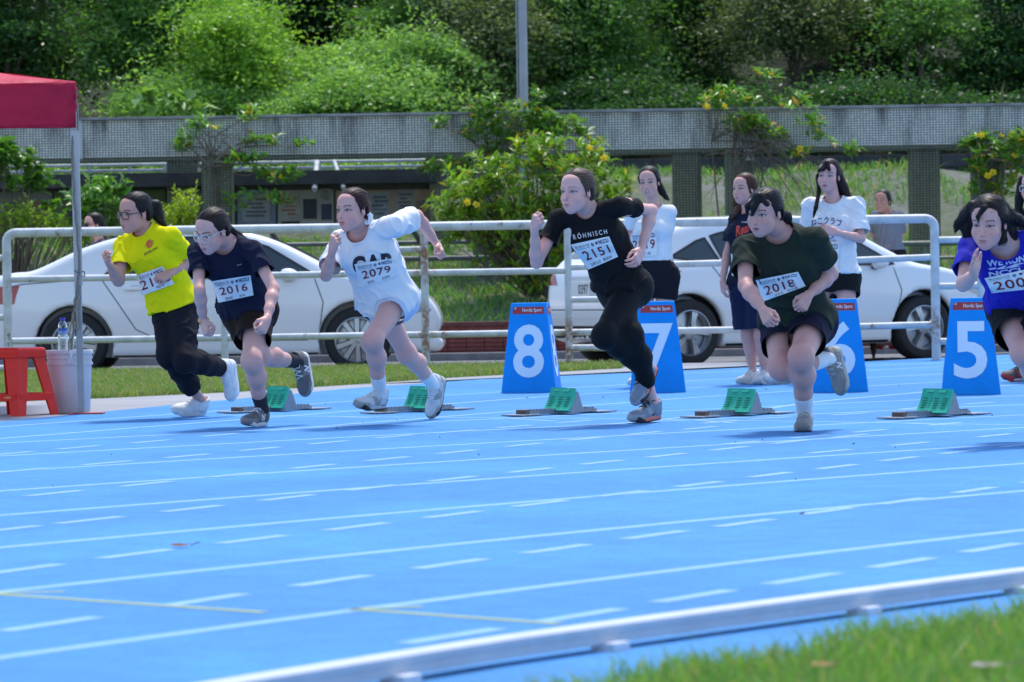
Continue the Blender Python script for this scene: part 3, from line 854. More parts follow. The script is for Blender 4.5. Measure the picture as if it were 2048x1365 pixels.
# grey pipe guard fence on the bank, with wire mesh
Yg = 46.6
M_pipe = mat('grey_pipe', (.16, .17, .18), .5, .3, noise=(5, .4))
gf = empty('pipe_fence', (at(760, 560, Yg).x, Yg, terr(0, Yg))); tag(gf, 'dull grey pipe guard fence with wire mesh on the grass bank', 'fence'); go = gf.location.copy()
za, zb_ = at(760, 487, Yg).z, at(760, 519, Yg).z
for z, r in ((za, .024), (zb_, .028)):
    mb = MB(); mb.tube([(at(380, 500, Yg).x-go.x, 0, z-go.z), (at(1260, 500, Yg).x-go.x, 0, z-go.z)], r, 8); mb.build('rail', M_pipe, gf, True)
for U in (400, 560, 700, 842, 990, 1130, 1255):
    x = at(U, 520, Yg).x; mb = MB(); mb.tube([(x-go.x, .03, terr(x, Yg)-.1-go.z), (x-go.x, .03, za+.04-go.z)], .022, 8); mb.tube([(x-go.x, .03, za-go.z), (x-go.x-.11, -.25, za+.19-go.z)], .032, 8); mb.build('post', M_pipe, gf, True)
mb = MB(); xa, xb = at(380, 500, Yg).x, at(1260, 500, Yg).x
for x in np.arange(xa, xb, .055): mb.box((x-go.x, .05, (zb_+terr(x, Yg))/2-go.z), (.0022, .0022, (zb_-terr(x, Yg))/2))
for z in np.arange(terr(0, Yg)+.04, za, .055): mb.box(((xa+xb)/2-go.x, .053, z-go.z), ((xb-xa)/2, .0022, .0022))
tag(mb.build('wire_mesh', mat('wire', (.10, .105, .11), .6), gf), kind='stuff')
g2 = empty('handrail', (at(1760, 520, Yg).x, Yg, .6)); tag(g2, 'dark green-grey double handrail on the bank at the right', 'handrail'); go = g2.location.copy()
mh = mat('handrail_green', (.14, .17, .14), .5, .2, noise=(5, .3))
for V_, r in ((489, .030), (518, .018)):
    mb = MB(); z = at(1760, V_, Yg).z; mb.tube([(at(1690, V_, Yg).x-go.x, 0, z-go.z), (at(2100, V_, Yg).x-go.x, 0, z-go.z)], r, 8); mb.build('rail', mh, g2, True)
for U in (1735, 1850, 1925, 2060):
    x = at(U, 500, Yg).x; mb = MB(); mb.tube([(x-go.x, .02, .2-go.z), (x-go.x, .02, at(1760, 489, Yg).z-go.z)], .026, 8); mb.build('post', mh, g2, True)

# ---------------------------------------------------------------- white painted tube fence beside the track
def rusty(name):
    M = mat(name, (.60, .63, .66), rough=.5, noise=(7, .30), bump=(40, .3, .004))
    n = M.node_tree.nodes; L = M.node_tree.links; p = n['Principled BSDF']
    src = p.inputs['Base Color'].links[0].from_socket
    tc = n.new('ShaderNodeTexCoord'); t = n.new('ShaderNodeTexNoise'); t.inputs['Scale'].default_value = 9; t.inputs['Detail'].default_value = 8; t.inputs['Roughness'].default_value = .7
    mp = n.new('ShaderNodeMapping'); mp.inputs['Scale'].default_value = (1, 1, .5); L.new(tc.outputs['Object'], mp.inputs[0]); L.new(mp.outputs[0], t.inputs[0])
    r = n.new('ShaderNodeMapRange'); r.inputs[1].default_value = .60; r.inputs[2].default_value = .68; L.new(t.outputs[0], r.inputs[0])
    mx = n.new('ShaderNodeMix'); mx.data_type = 'RGBA'; mx.inputs[7].default_value = (.20, .13, .09, 1); L.new(r.outputs[0], mx.inputs[0]); L.new(src, mx.inputs[6])
    a = n.new('ShaderNodeAttribute'); a.attribute_name = 'Col'
    m2 = n.new('ShaderNodeMix'); m2.data_type = 'RGBA'; m2.inputs[7].default_value = (.26, .12, .05, 1); sp = n.new('ShaderNodeSeparateColor'); L.new(a.outputs['Color'], sp.inputs[0])
    mu = n.new('ShaderNodeMath'); mu.operation = 'MULTIPLY'; L.new(sp.outputs[0], mu.inputs[0])
    t2 = n.new('ShaderNodeTexNoise'); t2.inputs['Scale'].default_value = 24; L.new(tc.outputs['Object'], t2.inputs[0]); r2 = n.new('ShaderNodeMapRange'); r2.inputs[1].default_value = .38; r2.inputs[2].default_value = .56; L.new(t2.outputs[0], r2.inputs[0]); L.new(r2.outputs[0], mu.inputs[1])
    L.new(mu.outputs[0], m2.inputs[0]); L.new(mx.outputs[2], m2.inputs[6]); L.new(m2.outputs[2], p.inputs['Base Color'])
    # grime on the undersides gathers as algae
    return M
M_fence = rusty('fence_paint')
YF = 36.6
wf = empty('track_fence', (0, YF, 0)); tag(wf, 'white painted tube fence with rust spots between the track and the parked cars', 'fence'); wo = wf.location.copy()
def ftube(name, pts, r, n=10, rust=()):
    P = []
    for a, b in zip(pts[:-1], pts[1:]):
        k = max(int((Vector(b)-Vector(a)).length/.05), 2)
        P += [Vector(a).lerp(Vector(b), t) for t in np.linspace(0, 1, k, endpoint=False)]
    P.append(Vector(pts[-1]))
    mb = MB(); mb.tube([p-wo for p in P], r, n); o = mb.build(name, M_fence, wf, True)
    V = np.array(mb.v)+A_(wo); c = np.zeros((len(V), 3))
    for q, rad in rust: c[:, 0] = np.maximum(c[:, 0], np.clip(1.3-np.linalg.norm((V-A_(q))*A_((1, 1, .55)), axis=1)/rad, 0, 1))
    a = o.data.color_attributes.new('Col', 'FLOAT_COLOR', 'POINT'); cc = np.ones((len(V), 4), np.float32); cc[:, :3] = c; a.data.foreach_set('color', cc.ravel())
    return o
ZT = 1.285
def fp(U, V_): return at(U, V_, YF)
def fpz(U, z): p = at(U, 600, YF); return Vector((p.x, YF, z))
def bend(a, b, r=.09, n=6):
    """corner from a horizontal run into a post"""
    return [Vector((a.x+(r if b > 0 else -r)*(1-math.sin(t)), a.y, a.z-r*(1-math.cos(t)))) for t in np.linspace(math.pi/2, 0, n)]
rust_at = [(fpz(1137, .30), .10), (fpz(850, 1.02), .13), (fpz(850, .25), .10), (fpz(1872, .32), .09), (fpz(850, .45), .09), (fpz(1137, .12), .10), (fpz(440, .9), .05)]
x0, x1 = fpz(15, ZT), fpz(1871, ZT)
t_ = np.linspace(0, math.pi/2, 7); r = .085
topL = [Vector((x0.x+r*(1-math.sin(a)), YF, ZT-r+r*math.cos(a)-r*0)) for a in t_[::-1]]
left = [Vector((x0.x, YF, -.05)), Vector((x0.x, YF, ZT-r))]+[Vector((x0.x+r*(1-math.cos(a)), YF, ZT-r+r*math.sin(a))) for a in t_[1:]]
right = [Vector((x1.x-r*(1-math.cos(a)), YF, ZT-r+r*math.sin(a))) for a in t_[::-1]]+[Vector((x1.x, YF, -.05))]
ftube('top_rail', left+[fpz(440, ZT), fpz(850, ZT), fpz(1137, ZT), fpz(1500, ZT)]+right, .041, 12, rust_at)
for U in (448, 850, 1137, 1500):
    ftube('post', [fpz(U, -.05), fpz(U, ZT-.02)], .033 if U != 850 else .036, 10, rust_at)
for z, rr in ((.865, .030), (.305, .030)):
    us = [15, 448, 850, 1137, 1500, 1871]
    for a, b in zip(us[:-1], us[1:]): ftube('rail', [fpz(a, z+(.03 if b > 1137 and z > .5 else 0)), fpz(b, z+(.05 if b > 1137 and z > .5 else 0)+(.02 if b > 1500 else 0))], rr, 10, rust_at)
ftube('rail', [fpz(735, 1.075), fpz(850, 1.08)], .028, 10, rust_at)
ftube('rail', [fpz(1137, .60), fpz(1205, .60)], .028, 10, rust_at)
ftube('stub_rail', [fpz(1137, .165), fpz(1238, .16), fpz(1247, .13), fpz(1248, -.02)], .030, 10, [(fpz(1140, .16), .06), (fpz(1180, .165), .03), (fpz(1212, .165), .03), (fpz(1248, .05), .08)])
for z in (1.09, .67, .17): ftube('rail', [fpz(1871, z), fpz(1962, z)], .030, 10, rust_at)
ftube('post', [fpz(1962, -.03), fpz(1962, 1.12)], .033, 10)
for z in (1.06, .52, .06): ftube('rail', [fpz(-120, z), fpz(15, z)], .030, 10)

# ---------------------------------------------------------------- plants
M_leafm = {}
def leaf_mat(key, rough=.35, tr=.38, tint=(1.25, 1.25, .45)):
    k = 'leaf_'+key
    return mat(k, (.1, .2, .03), rough=rough, attr='Col', transl=(tr, tint), spec=.32)
def leaf_quads(P, Nn, L, W, col, r, fold=.35, flat=.5):
    """long folded leaves at P, pointing roughly along Nn: three cross lines each, as two quads a side"""
    n = len(P); d = Nn+r.normal(size=(n, 3))*flat; d /= np.linalg.norm(d, axis=1)[:, None]
    up = np.tile(A_((0, 0, 1.)), (n, 1))+r.normal(size=(n, 3))*.35
    s = np.cross(d, up); s /= np.maximum(np.linalg.norm(s, axis=1), 1e-6)[:, None]; u = np.cross(s, d)
    L = (L*(.7+.6*r.random(n)))[:, None]; W = (W*(.75+.5*r.random(n)))[:, None]
    a = P; m1 = P+d*L*.45+u*L*.05; t = P+d*L-u*L*.14
    l = m1+s*W/2+u*W*fold*.5; q = m1-s*W/2+u*W*fold*.5
    V = np.stack([a, l, t, m1, q], 1).reshape(-1, 3); i = np.arange(n)[:, None]*5
    F = np.concatenate([i+np.array([[0, 3, 2, 1]]), i+np.array([[0, 4, 2, 3]])])
    C = np.repeat(col, 5, axis=0)
    return V, F, C
def simple_leaves(P, size, col, r, up=.6):
    n = len(P); d = r.normal(size=(n, 3)); d[:, 2] *= .6; d /= np.linalg.norm(d, axis=1)[:, None]
    nn = r.normal(size=(n, 3))+A_((0, -.1, up)); s = np.cross(d, nn); s /= np.maximum(np.linalg.norm(s, axis=1), 1e-6)[:, None]
    L = (size*(.6+.8*r.random(n)))[:, None]; W = L*.42
    V = np.stack([P-d*L*.5, P+s*W*.5, P+d*L*.5, P-s*W*.5], 1).reshape(-1, 3); F = np.arange(n)[:, None]*4+np.array([[0, 1, 2, 3]])
    return V, F, np.repeat(col, 4, axis=0)
def cmix(n, r, c1, c2, odd=None, po_=.0):
    t = r.random(n)[:, None]; c = A_(c1)*(1-t)+A_(c2)*t
    if odd is not None: k = r.random(n) < po_; c[k] = A_(odd)*(.7+.6*r.random(k.sum()))[:, None]
    return c
M_bark = mat('bark', (.10, .085, .065), .9, noise=(8, .5), bump=(14, .6, .02))
M_twig = mat('twig', (.16, .13, .10), .85, noise=(20, .4))
M_flower = mat('yellow_petal', (.78, .60, .02), .6, transl=(.35, (1, 1, .4)), noise=(30, .15))
def flower_mb(mb, c, R, n, r):
    """a five-petalled trumpet turned to n"""
    z = nrm(n); x = nrm(np.cross(z, (0.1, .2, 1))); y = np.cross(z, x); c = A_(c)
    for k in range(5):
        a = k*1.2566+r.random()*.2; dr = x*math.cos(a)+y*math.sin(a); sd_ = -x*math.sin(a)+y*math.cos(a)
        mb.add([c-z*R*.9+dr*R*.08, c+dr*R*.5+sd_*R*.48, c+dr*R*1.0+sd_*R*.28-z*R*.12, c+dr*R*1.08-z*R*.2, c+dr*R*1.0-sd_*R*.28-z*R*.12, c+dr*R*.5-sd_*R*.48, c+dr*R*.55+z*R*.02], [(0, 1, 6), (1, 2, 6), (2, 3, 6), (3, 4, 6), (4, 5, 6), (5, 0, 6)])
def bush(name, label, cat, base, tips, L, W, c1, c2, key, seed, per=9, odd=None, po_=.05, flowers=(), stem_r=.018, group=None, whorl=.6, stems=True, spread=.06, climb=0):
    """shrub whose leaves sit in whorls at twig tips"""
    r = np.random.default_rng(seed); base = Vector(base); e = empty(name, base); tag(e, label, cat, group); b0 = A_(base)
    P, D, C = [], [], []
    tips = [A_(t) for t in tips]
    for t in tips:
        k = per+int(r.integers(-2, 3)); out = nrm(t-(b0+A_((0, .25, .35)))+r.normal(size=3)*.3+A_((0, 0, .25)))
        a = r.random(k)*6.283; x = nrm(np.cross(out, (.3, .1, 1))); y = np.cross(out, x)
        dirs = out[None]*whorl+np.cos(a)[:, None]*x+np.sin(a)[:, None]*y
        P.append(t+dirs*.008+out*(r.random(k)[:, None]-.7)*spread); D.append(dirs); 
        C.append(cmix(k, r, c1, c2, odd, po_)*(.85+.3*r.random()))
    P, D, C = map(np.concatenate, (P, D, C))
    V, F, Cc = leaf_quads(P, D, L, W, C, r, flat=.25)
    mobj('foliage', V-b0, F, leaf_mat(key), e, False, col=Cc)
    if stems:
        mb = MB(); hubs = [b0+A_((r.normal()*.12, r.normal()*.08, 0)) for _ in range(6)]
        if climb:
            for h in hubs:
                q = h+A_((r.normal()*.10, 0, climb*(.85+.2*r.random()))); mb.tube([tuple(h-b0), tuple(h+(q-h)*.5+A_((r.normal()*.05, -.03, 0))-b0), tuple(q-b0)], [.016, .012, .008], 5, caps=False); h[:] = q
        for i, t in enumerate(tips):
            if i % (9 if climb else 3): continue
            h = hubs[i % 6]; m1 = h+(t-h)*.45+A_((r.normal()*.05, r.normal()*.05, .08))
            mb.tube([tuple(h-b0), tuple(m1-b0), tuple(t-b0)], [stem_r*.7, stem_r*.45, .004], 5, caps=False)
        mb.build('stem', M_twig, e, True)
    for k, f in enumerate(flowers):
        mb = MB(); flower_mb(mb, A_(f)-b0, .042, (r.normal()*.4, -1, .2+r.normal()*.3), r); mb.build('flower', M_flower, e)
    return e
def blob_tips(cs, n, seed, Y, dy):
    """points spread through a set of picture-sized blobs at depth Y"""
    r = np.random.default_rng(seed); out = []
    A = np.array([c[2]*c[3] for c in cs], float); A /= A.sum()
    while len(out) < n:
        u, v, ru, rv = cs[r.choice(len(cs), p=A)]
        d = r.normal(size=3); d /= np.linalg.norm(d); d *= r.random()**.45
        out.append(A_(at(u+d[0]*ru, v+d[1]*rv, Y+d[2]*dy)))
    return out
YS = 45.4
tips = blob_tips([(1060, 420, 165, 70), (930, 400, 70, 65), (1160, 400, 90, 60), (1010, 345, 90, 45), (1140, 330, 90, 45), (1050, 470, 150, 30), (1225, 385, 40, 45), (1180, 300, 40, 20), (1080, 290, 60, 25), (1000, 440, 120, 50), (930, 450, 60, 40), (1060, 510, 120, 40), (1050, 550, 70, 30)], 780, 21, YS, .55)
fl = [at(1208, 316, YS-.6), at(935, 404, YS-.6), at(953, 409, YS-.6), at(1180, 296, YS-.5)]
bush('flowering_shrub', 'big leafy shrub with yellow trumpet flowers behind the fence at the centre', 'shrub', (at(1060, 590, YS).x, YS, terr(.3, YS)), tips, .115, .040, (.09, .24, .030), (.26, .42, .035), 'allamanda', 22, 9, (.42, .36, .03), .09, fl)
tips = blob_tips([(1015, 235, 75, 45), (990, 300, 50, 40), (1060, 270, 60, 40), (955, 250, 35, 45), (1110, 250, 60, 30), (880, 245, 25, 12), (1165, 275, 30, 18), (1072, 190, 14, 14), (985, 195, 18, 14), (870, 335, 40, 18), (910, 325, 30, 14)], 180, 31, YB-.25, .22)
bush('climbing_vine', 'leafy green vine climbing over the pergola beam at the centre', 'vine', (at(1000, 560, YB-.2).x, YB-.25, .65), tips, .125, .044, (.08, .22, .04), (.17, .34, .05), 'vine', 32, 8, (.45, .30, .04), .05, (), climb=1.7)
tips = blob_tips([(1460, 200, 60, 28), (1530, 150, 18, 16), (1500, 250, 70, 20), (1590, 205, 40, 16), (1430, 210, 30, 12), (1625, 245, 30, 14), (1645, 275, 26, 14), (1540, 275, 50, 14), (1590, 310, 40, 16), (1700, 300, 14, 8)], 120, 41, YB-.25, .2)
fl = [at(1450, 212, YB-.6), at(1600, 298, YB-.6), at(1414, 213, YB-.5)]
vr = bush('climbing_vine', 'sprawling vine with yellow flowers and bare twigs over the pergola at the right', 'vine', (at(1490, 560, YB-.2).x, YB-.25, .65), tips, .125, .044, (.09, .25, .04), (.20, .40, .06), 'vine', 42, 8, (.55, .33, .03), .10, fl, climb=1.7)
r = np.random.default_rng(5); mb = MB(); vo = A_(vr.location)
for k in range(42):
    a = A_(at(1500+r.normal()*35, 275+r.normal()*18, YB-.3)); b_ = A_(at(1560+r.normal()*70, 390+r.normal()*60, YB-.4+r.normal()*.15)); m1 = a+(b_-a)*.4+A_((r.normal()*.12, -.1, .10+r.random()*.12)); m2 = a+(b_-a)*.75+A_((r.normal()*.06, 0, .05))
    mb.tube([tuple(p-vo) for p in (a, m1, m2, b_)], [.006, .005, .004, .002], 4, caps=False)
tag(mb.build('bare_twig', M_twig, vr, True), kind='stuff')
tips = blob_tips([(1985, 300, 60, 40), (1960, 330, 30, 40), (2030, 330, 40, 60), (1945, 290, 30, 20), (1990, 370, 50, 30), (2040, 270, 30, 20)], 130, 51, YB-.25, .25)
fl = [at(1975, 352, YB-.6), at(1986, 345, YB-.62), at(1963, 270, YB-.5), at(2030, 310, YB-.5)]
bush('climbing_vine', 'vine with two yellow flowers hanging on the pergola at the right edge', 'vine', (at(1990, 560, YB-.2).x, YB-.25, .65), tips, .125, .044, (.09, .25, .04), (.22, .42, .06), 'vine', 52, 8, (.55, .40, .04), .10, fl, climb=1.7)
tips = blob_tips([(400, 255, 40, 16), (370, 285, 22, 16), (500, 230, 30, 16), (520, 280, 40, 14), (490, 320, 50, 14), (560, 350, 50, 20), (470, 400, 30, 22), (360, 300, 16, 8), (540, 400, 40, 18), (610, 290, 20, 6)], 120, 61, YB-.25, .25)
vl = bush('climbing_vine', 'thin straggling vine with bare stems on the pergola column at the left', 'vine', (at(435, 560, YB-.2).x, YB-.25, .65), tips, .120, .042, (.09, .25, .04), (.20, .40, .06), 'vine', 62, 7, (.5, .32, .04), .08, (), climb=1.7)
mb = MB(); vo = A_(vl.location)
for k in range(14):
    a = A_(at(430+r.normal()*12, 330+r.normal()*40, YB-.3)); b_ = A_(at(460+r.normal()*70, 270+r.normal()*60, YB-.3+r.normal()*.1)); m1 = a+(b_-a)*.5+A_((r.normal()*.15, 0, r.normal()*.1))
    mb.tube([tuple(p-vo) for p in (a, m1, b_)], [.008, .006, .002], 4, caps=False)
tag(mb.build('bare_twig', M_twig, vl, True), kind='stuff')
# bushes on the left behind the fence
tips = blob_tips([(30, 330, 60, 40), (-40, 330, 60, 50), (60, 370, 60, 30), (20, 300, 30, 20)], 75, 71, 44.9, .4)
bush('broadleaf_bush', 'broad-leaved green bush under the red canopy at the left edge', 'bush', (at(10, 560, 44.9).x, 44.9, terr(-6, 44.9)), tips, .15, .075, (.05, .15, .03), (.11, .26, .04), 'broad', 72, 8)
tips = blob_tips([(190, 400, 60, 40), (160, 430, 70, 40), (215, 380, 40, 24), (240, 430, 50, 40)], 90, 81, 44.8, .4)
bush('broadleaf_bush', 'bright green leafy bush behind the head of the woman in sunglasses', 'bush', (at(180, 560, 44.8).x, 44.8, terr(-5, 44.8)), tips, .13, .060, (.07, .20, .03), (.15, .33, .05), 'broad', 82, 8)
tips = blob_tips([(365, 420, 30, 45), (350, 440, 45, 35), (385, 400, 16, 28), (310, 455, 60, 25), (430, 440, 30, 25)], 170, 91, 44.6, .3)
bush('small_leaf_bush', 'yellow-green small-leaved bush between the two leftmost runners', 'bush', (at(360, 560, 44.6).x, 44.6, terr(-4, 44.6)), tips, .055, .026, (.20, .32, .02), (.34, .46, .04), 'lime', 92, 10, whorl=1.0, spread=.16)
tips = blob_tips([(20, 440, 70, 30), (80, 450, 50, 30), (-60, 440, 60, 30), (140, 460, 60, 25), (60, 420, 30, 20)], 240, 95, 44.5, .3)
bush('small_leaf_bush', 'yellow-green small-leaved hedge bush above the boot of the white saloon', 'bush', (at(50, 560, 44.5).x, 44.5, terr(-6, 44.5)), tips, .055, .026, (.16, .30, .02), (.28, .42, .04), 'lime', 96, 10, whorl=1.0, spread=.16)
# heart-leaved creeper hanging behind the beam on the left
tips = [A_(at(U, V_, 50.0)) for U, V_ in ((285, 195), (310, 200), (335, 198), (355, 205), (372, 200), (300, 215), (400, 215))]
bush('heart_leaf_creeper', 'large pale heart-shaped leaves drooping over the beam at the left', 'creeper', (at(330, 260, 50.0).x, 50.2, 2.4), tips, .22, .17, (.13, .27, .06), (.20, .36, .10), 'heart', 99, 5, whorl=.2, stems=False)
# reeds on top of the beam at the right
mb = MB(); bp = at(2000, 214, YB+.1)
for k in range(9):
    d = Vector((random.uniform(-.10, .10), random.uniform(-.05, .05), random.uniform(.16, .34))); mb.tube([(0, 0, -.02), d*.5+Vector((0, 0, .03)), d], [.004, .003, .001], 4)
o = mb.build('reed_tuft', leaf_mat('reed'), None); o.location = bp; tag(o, 'dry reed tuft growing on top of the pergola beam at the right', 'weed')
o.data.color_attributes.new('Col', 'FLOAT_COLOR', 'POINT').data.foreach_set('color', np.tile(np.array([.2, .22, .08, 1], np.float32), len(o.data.vertices)))
# dry twigs by the handrail
for k, (U, V0_, V1, lab) in enumerate(((1745, 530, 430, 'bare dry shrub in front of the standing man'), (1915, 560, 470, 'thin bare twigs behind the right end of the fence'))):
    e = empty('dry_shrub', at(U, V0_+40, 41.5)); e.location.z = -.08; tag(e, lab, 'shrub'); mb = MB(); rr_ = np.random.default_rng(100+k); b0 = A_(e.location)
    for j in range(22 if k == 0 else 8):
        t = A_(at(U+rr_.normal()*26, V1+rr_.random()*70, 41.5+rr_.normal()*.1))-b0; mb.tube([(0, 0, 0), tuple(t*.55+A_((rr_.normal()*.05, 0, 0))), tuple(t)], [.012, .008, .003], 5, caps=False)
    mb.build('stem', M_twig, e, True)

# ---------------------------------------------------------------- trees and undergrowth on the hill
def tree(label, U, V_, Y, ru, rv, dy, c1, c2, leaf, n, seed, key='tree', tr=.35, cl=70, sig=.2, lobes=13, name='broadleaf_tree', cat='tree', limbs=7, up=.6, odd=None, drop=0.0):
    r = np.random.default_rng(seed); k = Y/FPX; c = A_(at(U, V_, Y)); R = A_((ru*k, dy, rv*k))
    gz = terr(c[0], Y); b0 = A_((c[0], Y, gz)); e = empty(name, b0); tag(e, label, cat, 'trees on the hill behind the pergola' if cat == 'tree' else None)
    L = []
    for i in range(lobes):
        d = r.normal(size=3); d /= np.linalg.norm(d); L.append((c+d*R*(.35+.45*r.random()), R*(.42+.25*r.random())))
    cc = []
    while len(cc) < cl:
        q, rr = L[r.integers(lobes)]; rr = rr*(.75+.6*r.random()); d = r.normal(size=3); d /= np.linalg.norm(d); d[2] = abs(d[2])*.8+d[2]*.2
        cc.append(q+d*rr*(.35+.75*r.random()))
    cc = np.array(cc); cv = .72+.56*r.random(cl)
    idx = r.integers(cl, size=n)
    out = cc-c; out[:, 2] = 0; out += r.normal(size=out.shape)*A_((.35, .25, 0)); out /= np.maximum(np.linalg.norm(out, axis=1), 1e-6)[:, None]
    out[:, 2] = -.22+.30*r.normal(size=cl); side_ = np.cross(out, A_((0, 0, 1.))); ln = sig*(1.3+1.6*r.random(cl)); wd_ = sig*(.5+.7*r.random(cl)); th_ = sig*(.16+.22*r.random(cl))
    uu = r.normal(size=n); vv = r.normal(size=n); P = cc[idx]+out[idx]*(uu*ln[idx])[:, None]+side_[idx]*(vv*wd_[idx])[:, None]+A_((0, 0, 1.))*(r.normal(size=n)*th_[idx]-.10*uu**2*ln[idx]*.6)[:, None]
    P[:, 2] -= drop*np.abs(r.normal(size=n))*sig
    P = P[P[:, 2] > gz+.1]; n = len(P)
    col = cmix(n, r, c1, c2, odd, .04)*cv[idx[:n], None]
    V, F, C = simple_leaves(P, leaf, col, r, up)
    mobj('crown', V-b0, F, leaf_mat(key, rough=.42, tr=.45, tint=(1.3, 1.35, .5)), e, False, col=C)
    mb = MB(); top = c+A_((0, 0, R[2]*.2)); tr_ = max(.05, R[0]*.06)
    mb.tube([(0, 0, -.2), tuple((top-b0)*.5+A_((r.normal()*.15, 0, 0))), tuple(top-b0)], [tr_, tr_*.75, tr_*.3], 8)
    mb.build('trunk', M_bark, e, True)
    mb = MB()
    for j in range(limbs):
        t = cc[r.integers(cl)]-b0; s0 = (top-b0)*(.35+.5*r.random()); mb.tube([tuple(s0), tuple(s0+(t-s0)*.55+A_((0, 0, .12))), tuple(t)], [tr_*.5, tr_*.3, .01], 5, caps=False)
    mb.build('limb', M_bark, e, True)
    return e
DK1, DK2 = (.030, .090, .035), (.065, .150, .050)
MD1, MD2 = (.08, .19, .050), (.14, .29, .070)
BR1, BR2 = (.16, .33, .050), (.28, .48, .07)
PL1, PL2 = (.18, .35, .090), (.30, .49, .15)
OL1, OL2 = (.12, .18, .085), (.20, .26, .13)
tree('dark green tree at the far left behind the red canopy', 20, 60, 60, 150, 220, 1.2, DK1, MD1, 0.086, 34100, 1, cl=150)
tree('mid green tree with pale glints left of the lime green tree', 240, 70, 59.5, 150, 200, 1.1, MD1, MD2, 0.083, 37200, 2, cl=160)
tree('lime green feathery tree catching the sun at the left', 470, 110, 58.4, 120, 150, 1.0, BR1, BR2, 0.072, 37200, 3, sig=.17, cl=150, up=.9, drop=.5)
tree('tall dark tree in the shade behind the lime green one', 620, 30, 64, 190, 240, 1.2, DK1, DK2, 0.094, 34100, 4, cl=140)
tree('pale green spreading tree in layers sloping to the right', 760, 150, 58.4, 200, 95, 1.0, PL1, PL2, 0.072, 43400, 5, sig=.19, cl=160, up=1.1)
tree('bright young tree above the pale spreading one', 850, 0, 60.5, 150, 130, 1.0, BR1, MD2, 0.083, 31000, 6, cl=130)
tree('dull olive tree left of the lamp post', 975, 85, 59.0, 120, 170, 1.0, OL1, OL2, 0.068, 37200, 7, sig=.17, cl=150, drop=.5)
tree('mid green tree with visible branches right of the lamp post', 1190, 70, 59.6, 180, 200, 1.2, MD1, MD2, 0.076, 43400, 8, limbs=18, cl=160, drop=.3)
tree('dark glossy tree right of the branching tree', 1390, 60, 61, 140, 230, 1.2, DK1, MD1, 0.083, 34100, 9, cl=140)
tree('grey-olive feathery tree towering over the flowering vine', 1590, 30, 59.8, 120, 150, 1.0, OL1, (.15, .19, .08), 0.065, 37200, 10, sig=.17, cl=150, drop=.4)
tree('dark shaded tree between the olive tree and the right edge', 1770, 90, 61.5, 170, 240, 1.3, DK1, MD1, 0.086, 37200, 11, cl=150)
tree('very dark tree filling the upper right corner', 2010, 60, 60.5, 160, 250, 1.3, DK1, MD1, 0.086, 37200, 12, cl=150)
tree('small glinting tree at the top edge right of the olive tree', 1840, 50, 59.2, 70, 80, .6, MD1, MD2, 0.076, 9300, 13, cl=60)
tree('low pale bush along the beam left of the lime tree', 340, 215, 57.5, 140, 34, .6, BR1, PL2, 0.072, 13950, 14, name='wild_bush', cat='bush', cl=90, limbs=3)
tree('low pale thicket along the beam below the spreading tree', 700, 210, 57.2, 180, 38, .6, PL1, PL2, 0.072, 18600, 15, name='wild_bush', cat='bush', cl=90, limbs=3)
tree('low dark thicket along the beam right of the lamp post', 1230, 214, 57.8, 220, 34, .6, DK1, MD1, 0.072, 18600, 16, name='wild_bush', cat='bush', cl=120, limbs=3)
tree('low dark thicket along the beam at the right', 1750, 214, 57.8, 340, 36, .6, DK1, MD1, 0.072, 26350, 17, name='wild_bush', cat='bush', cl=150, limbs=3)
tree('sunlit tall grass and shrubs behind the terrace railing', 420, 338, 54.6, 480, 26, .5, PL1, BR2, 0.079, 21700, 18, name='wild_bush', cat='bush', cl=150, limbs=2)
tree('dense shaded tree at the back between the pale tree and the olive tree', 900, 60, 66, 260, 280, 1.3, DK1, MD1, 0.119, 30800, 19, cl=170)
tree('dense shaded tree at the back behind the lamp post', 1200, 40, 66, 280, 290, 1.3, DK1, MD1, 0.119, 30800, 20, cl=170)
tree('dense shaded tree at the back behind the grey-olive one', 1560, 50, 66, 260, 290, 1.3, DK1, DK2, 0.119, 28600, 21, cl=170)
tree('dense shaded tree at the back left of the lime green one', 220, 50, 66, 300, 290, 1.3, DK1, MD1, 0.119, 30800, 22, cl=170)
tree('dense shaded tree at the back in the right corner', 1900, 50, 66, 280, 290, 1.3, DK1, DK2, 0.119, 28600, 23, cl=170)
# the wood higher up the hill reads as one mass
P = []
r = np.random.default_rng(77)
cc = np.column_stack([r.uniform(-12, 12, 260), r.uniform(69, 80, 260), np.zeros(260)]); cc[:, 2] = [terr(x, y)+r.uniform(-.6, 3.6) for x, y, _ in cc]
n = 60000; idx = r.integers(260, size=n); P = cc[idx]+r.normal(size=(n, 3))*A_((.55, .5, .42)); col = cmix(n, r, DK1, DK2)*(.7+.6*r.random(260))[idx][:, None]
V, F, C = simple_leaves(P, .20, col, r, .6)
tag(mobj('forest', V, F, leaf_mat('tree', rough=.42, tr=.35), None, False, col=C), 'dark wood covering the hill behind the trees', 'wood', kind='stuff')
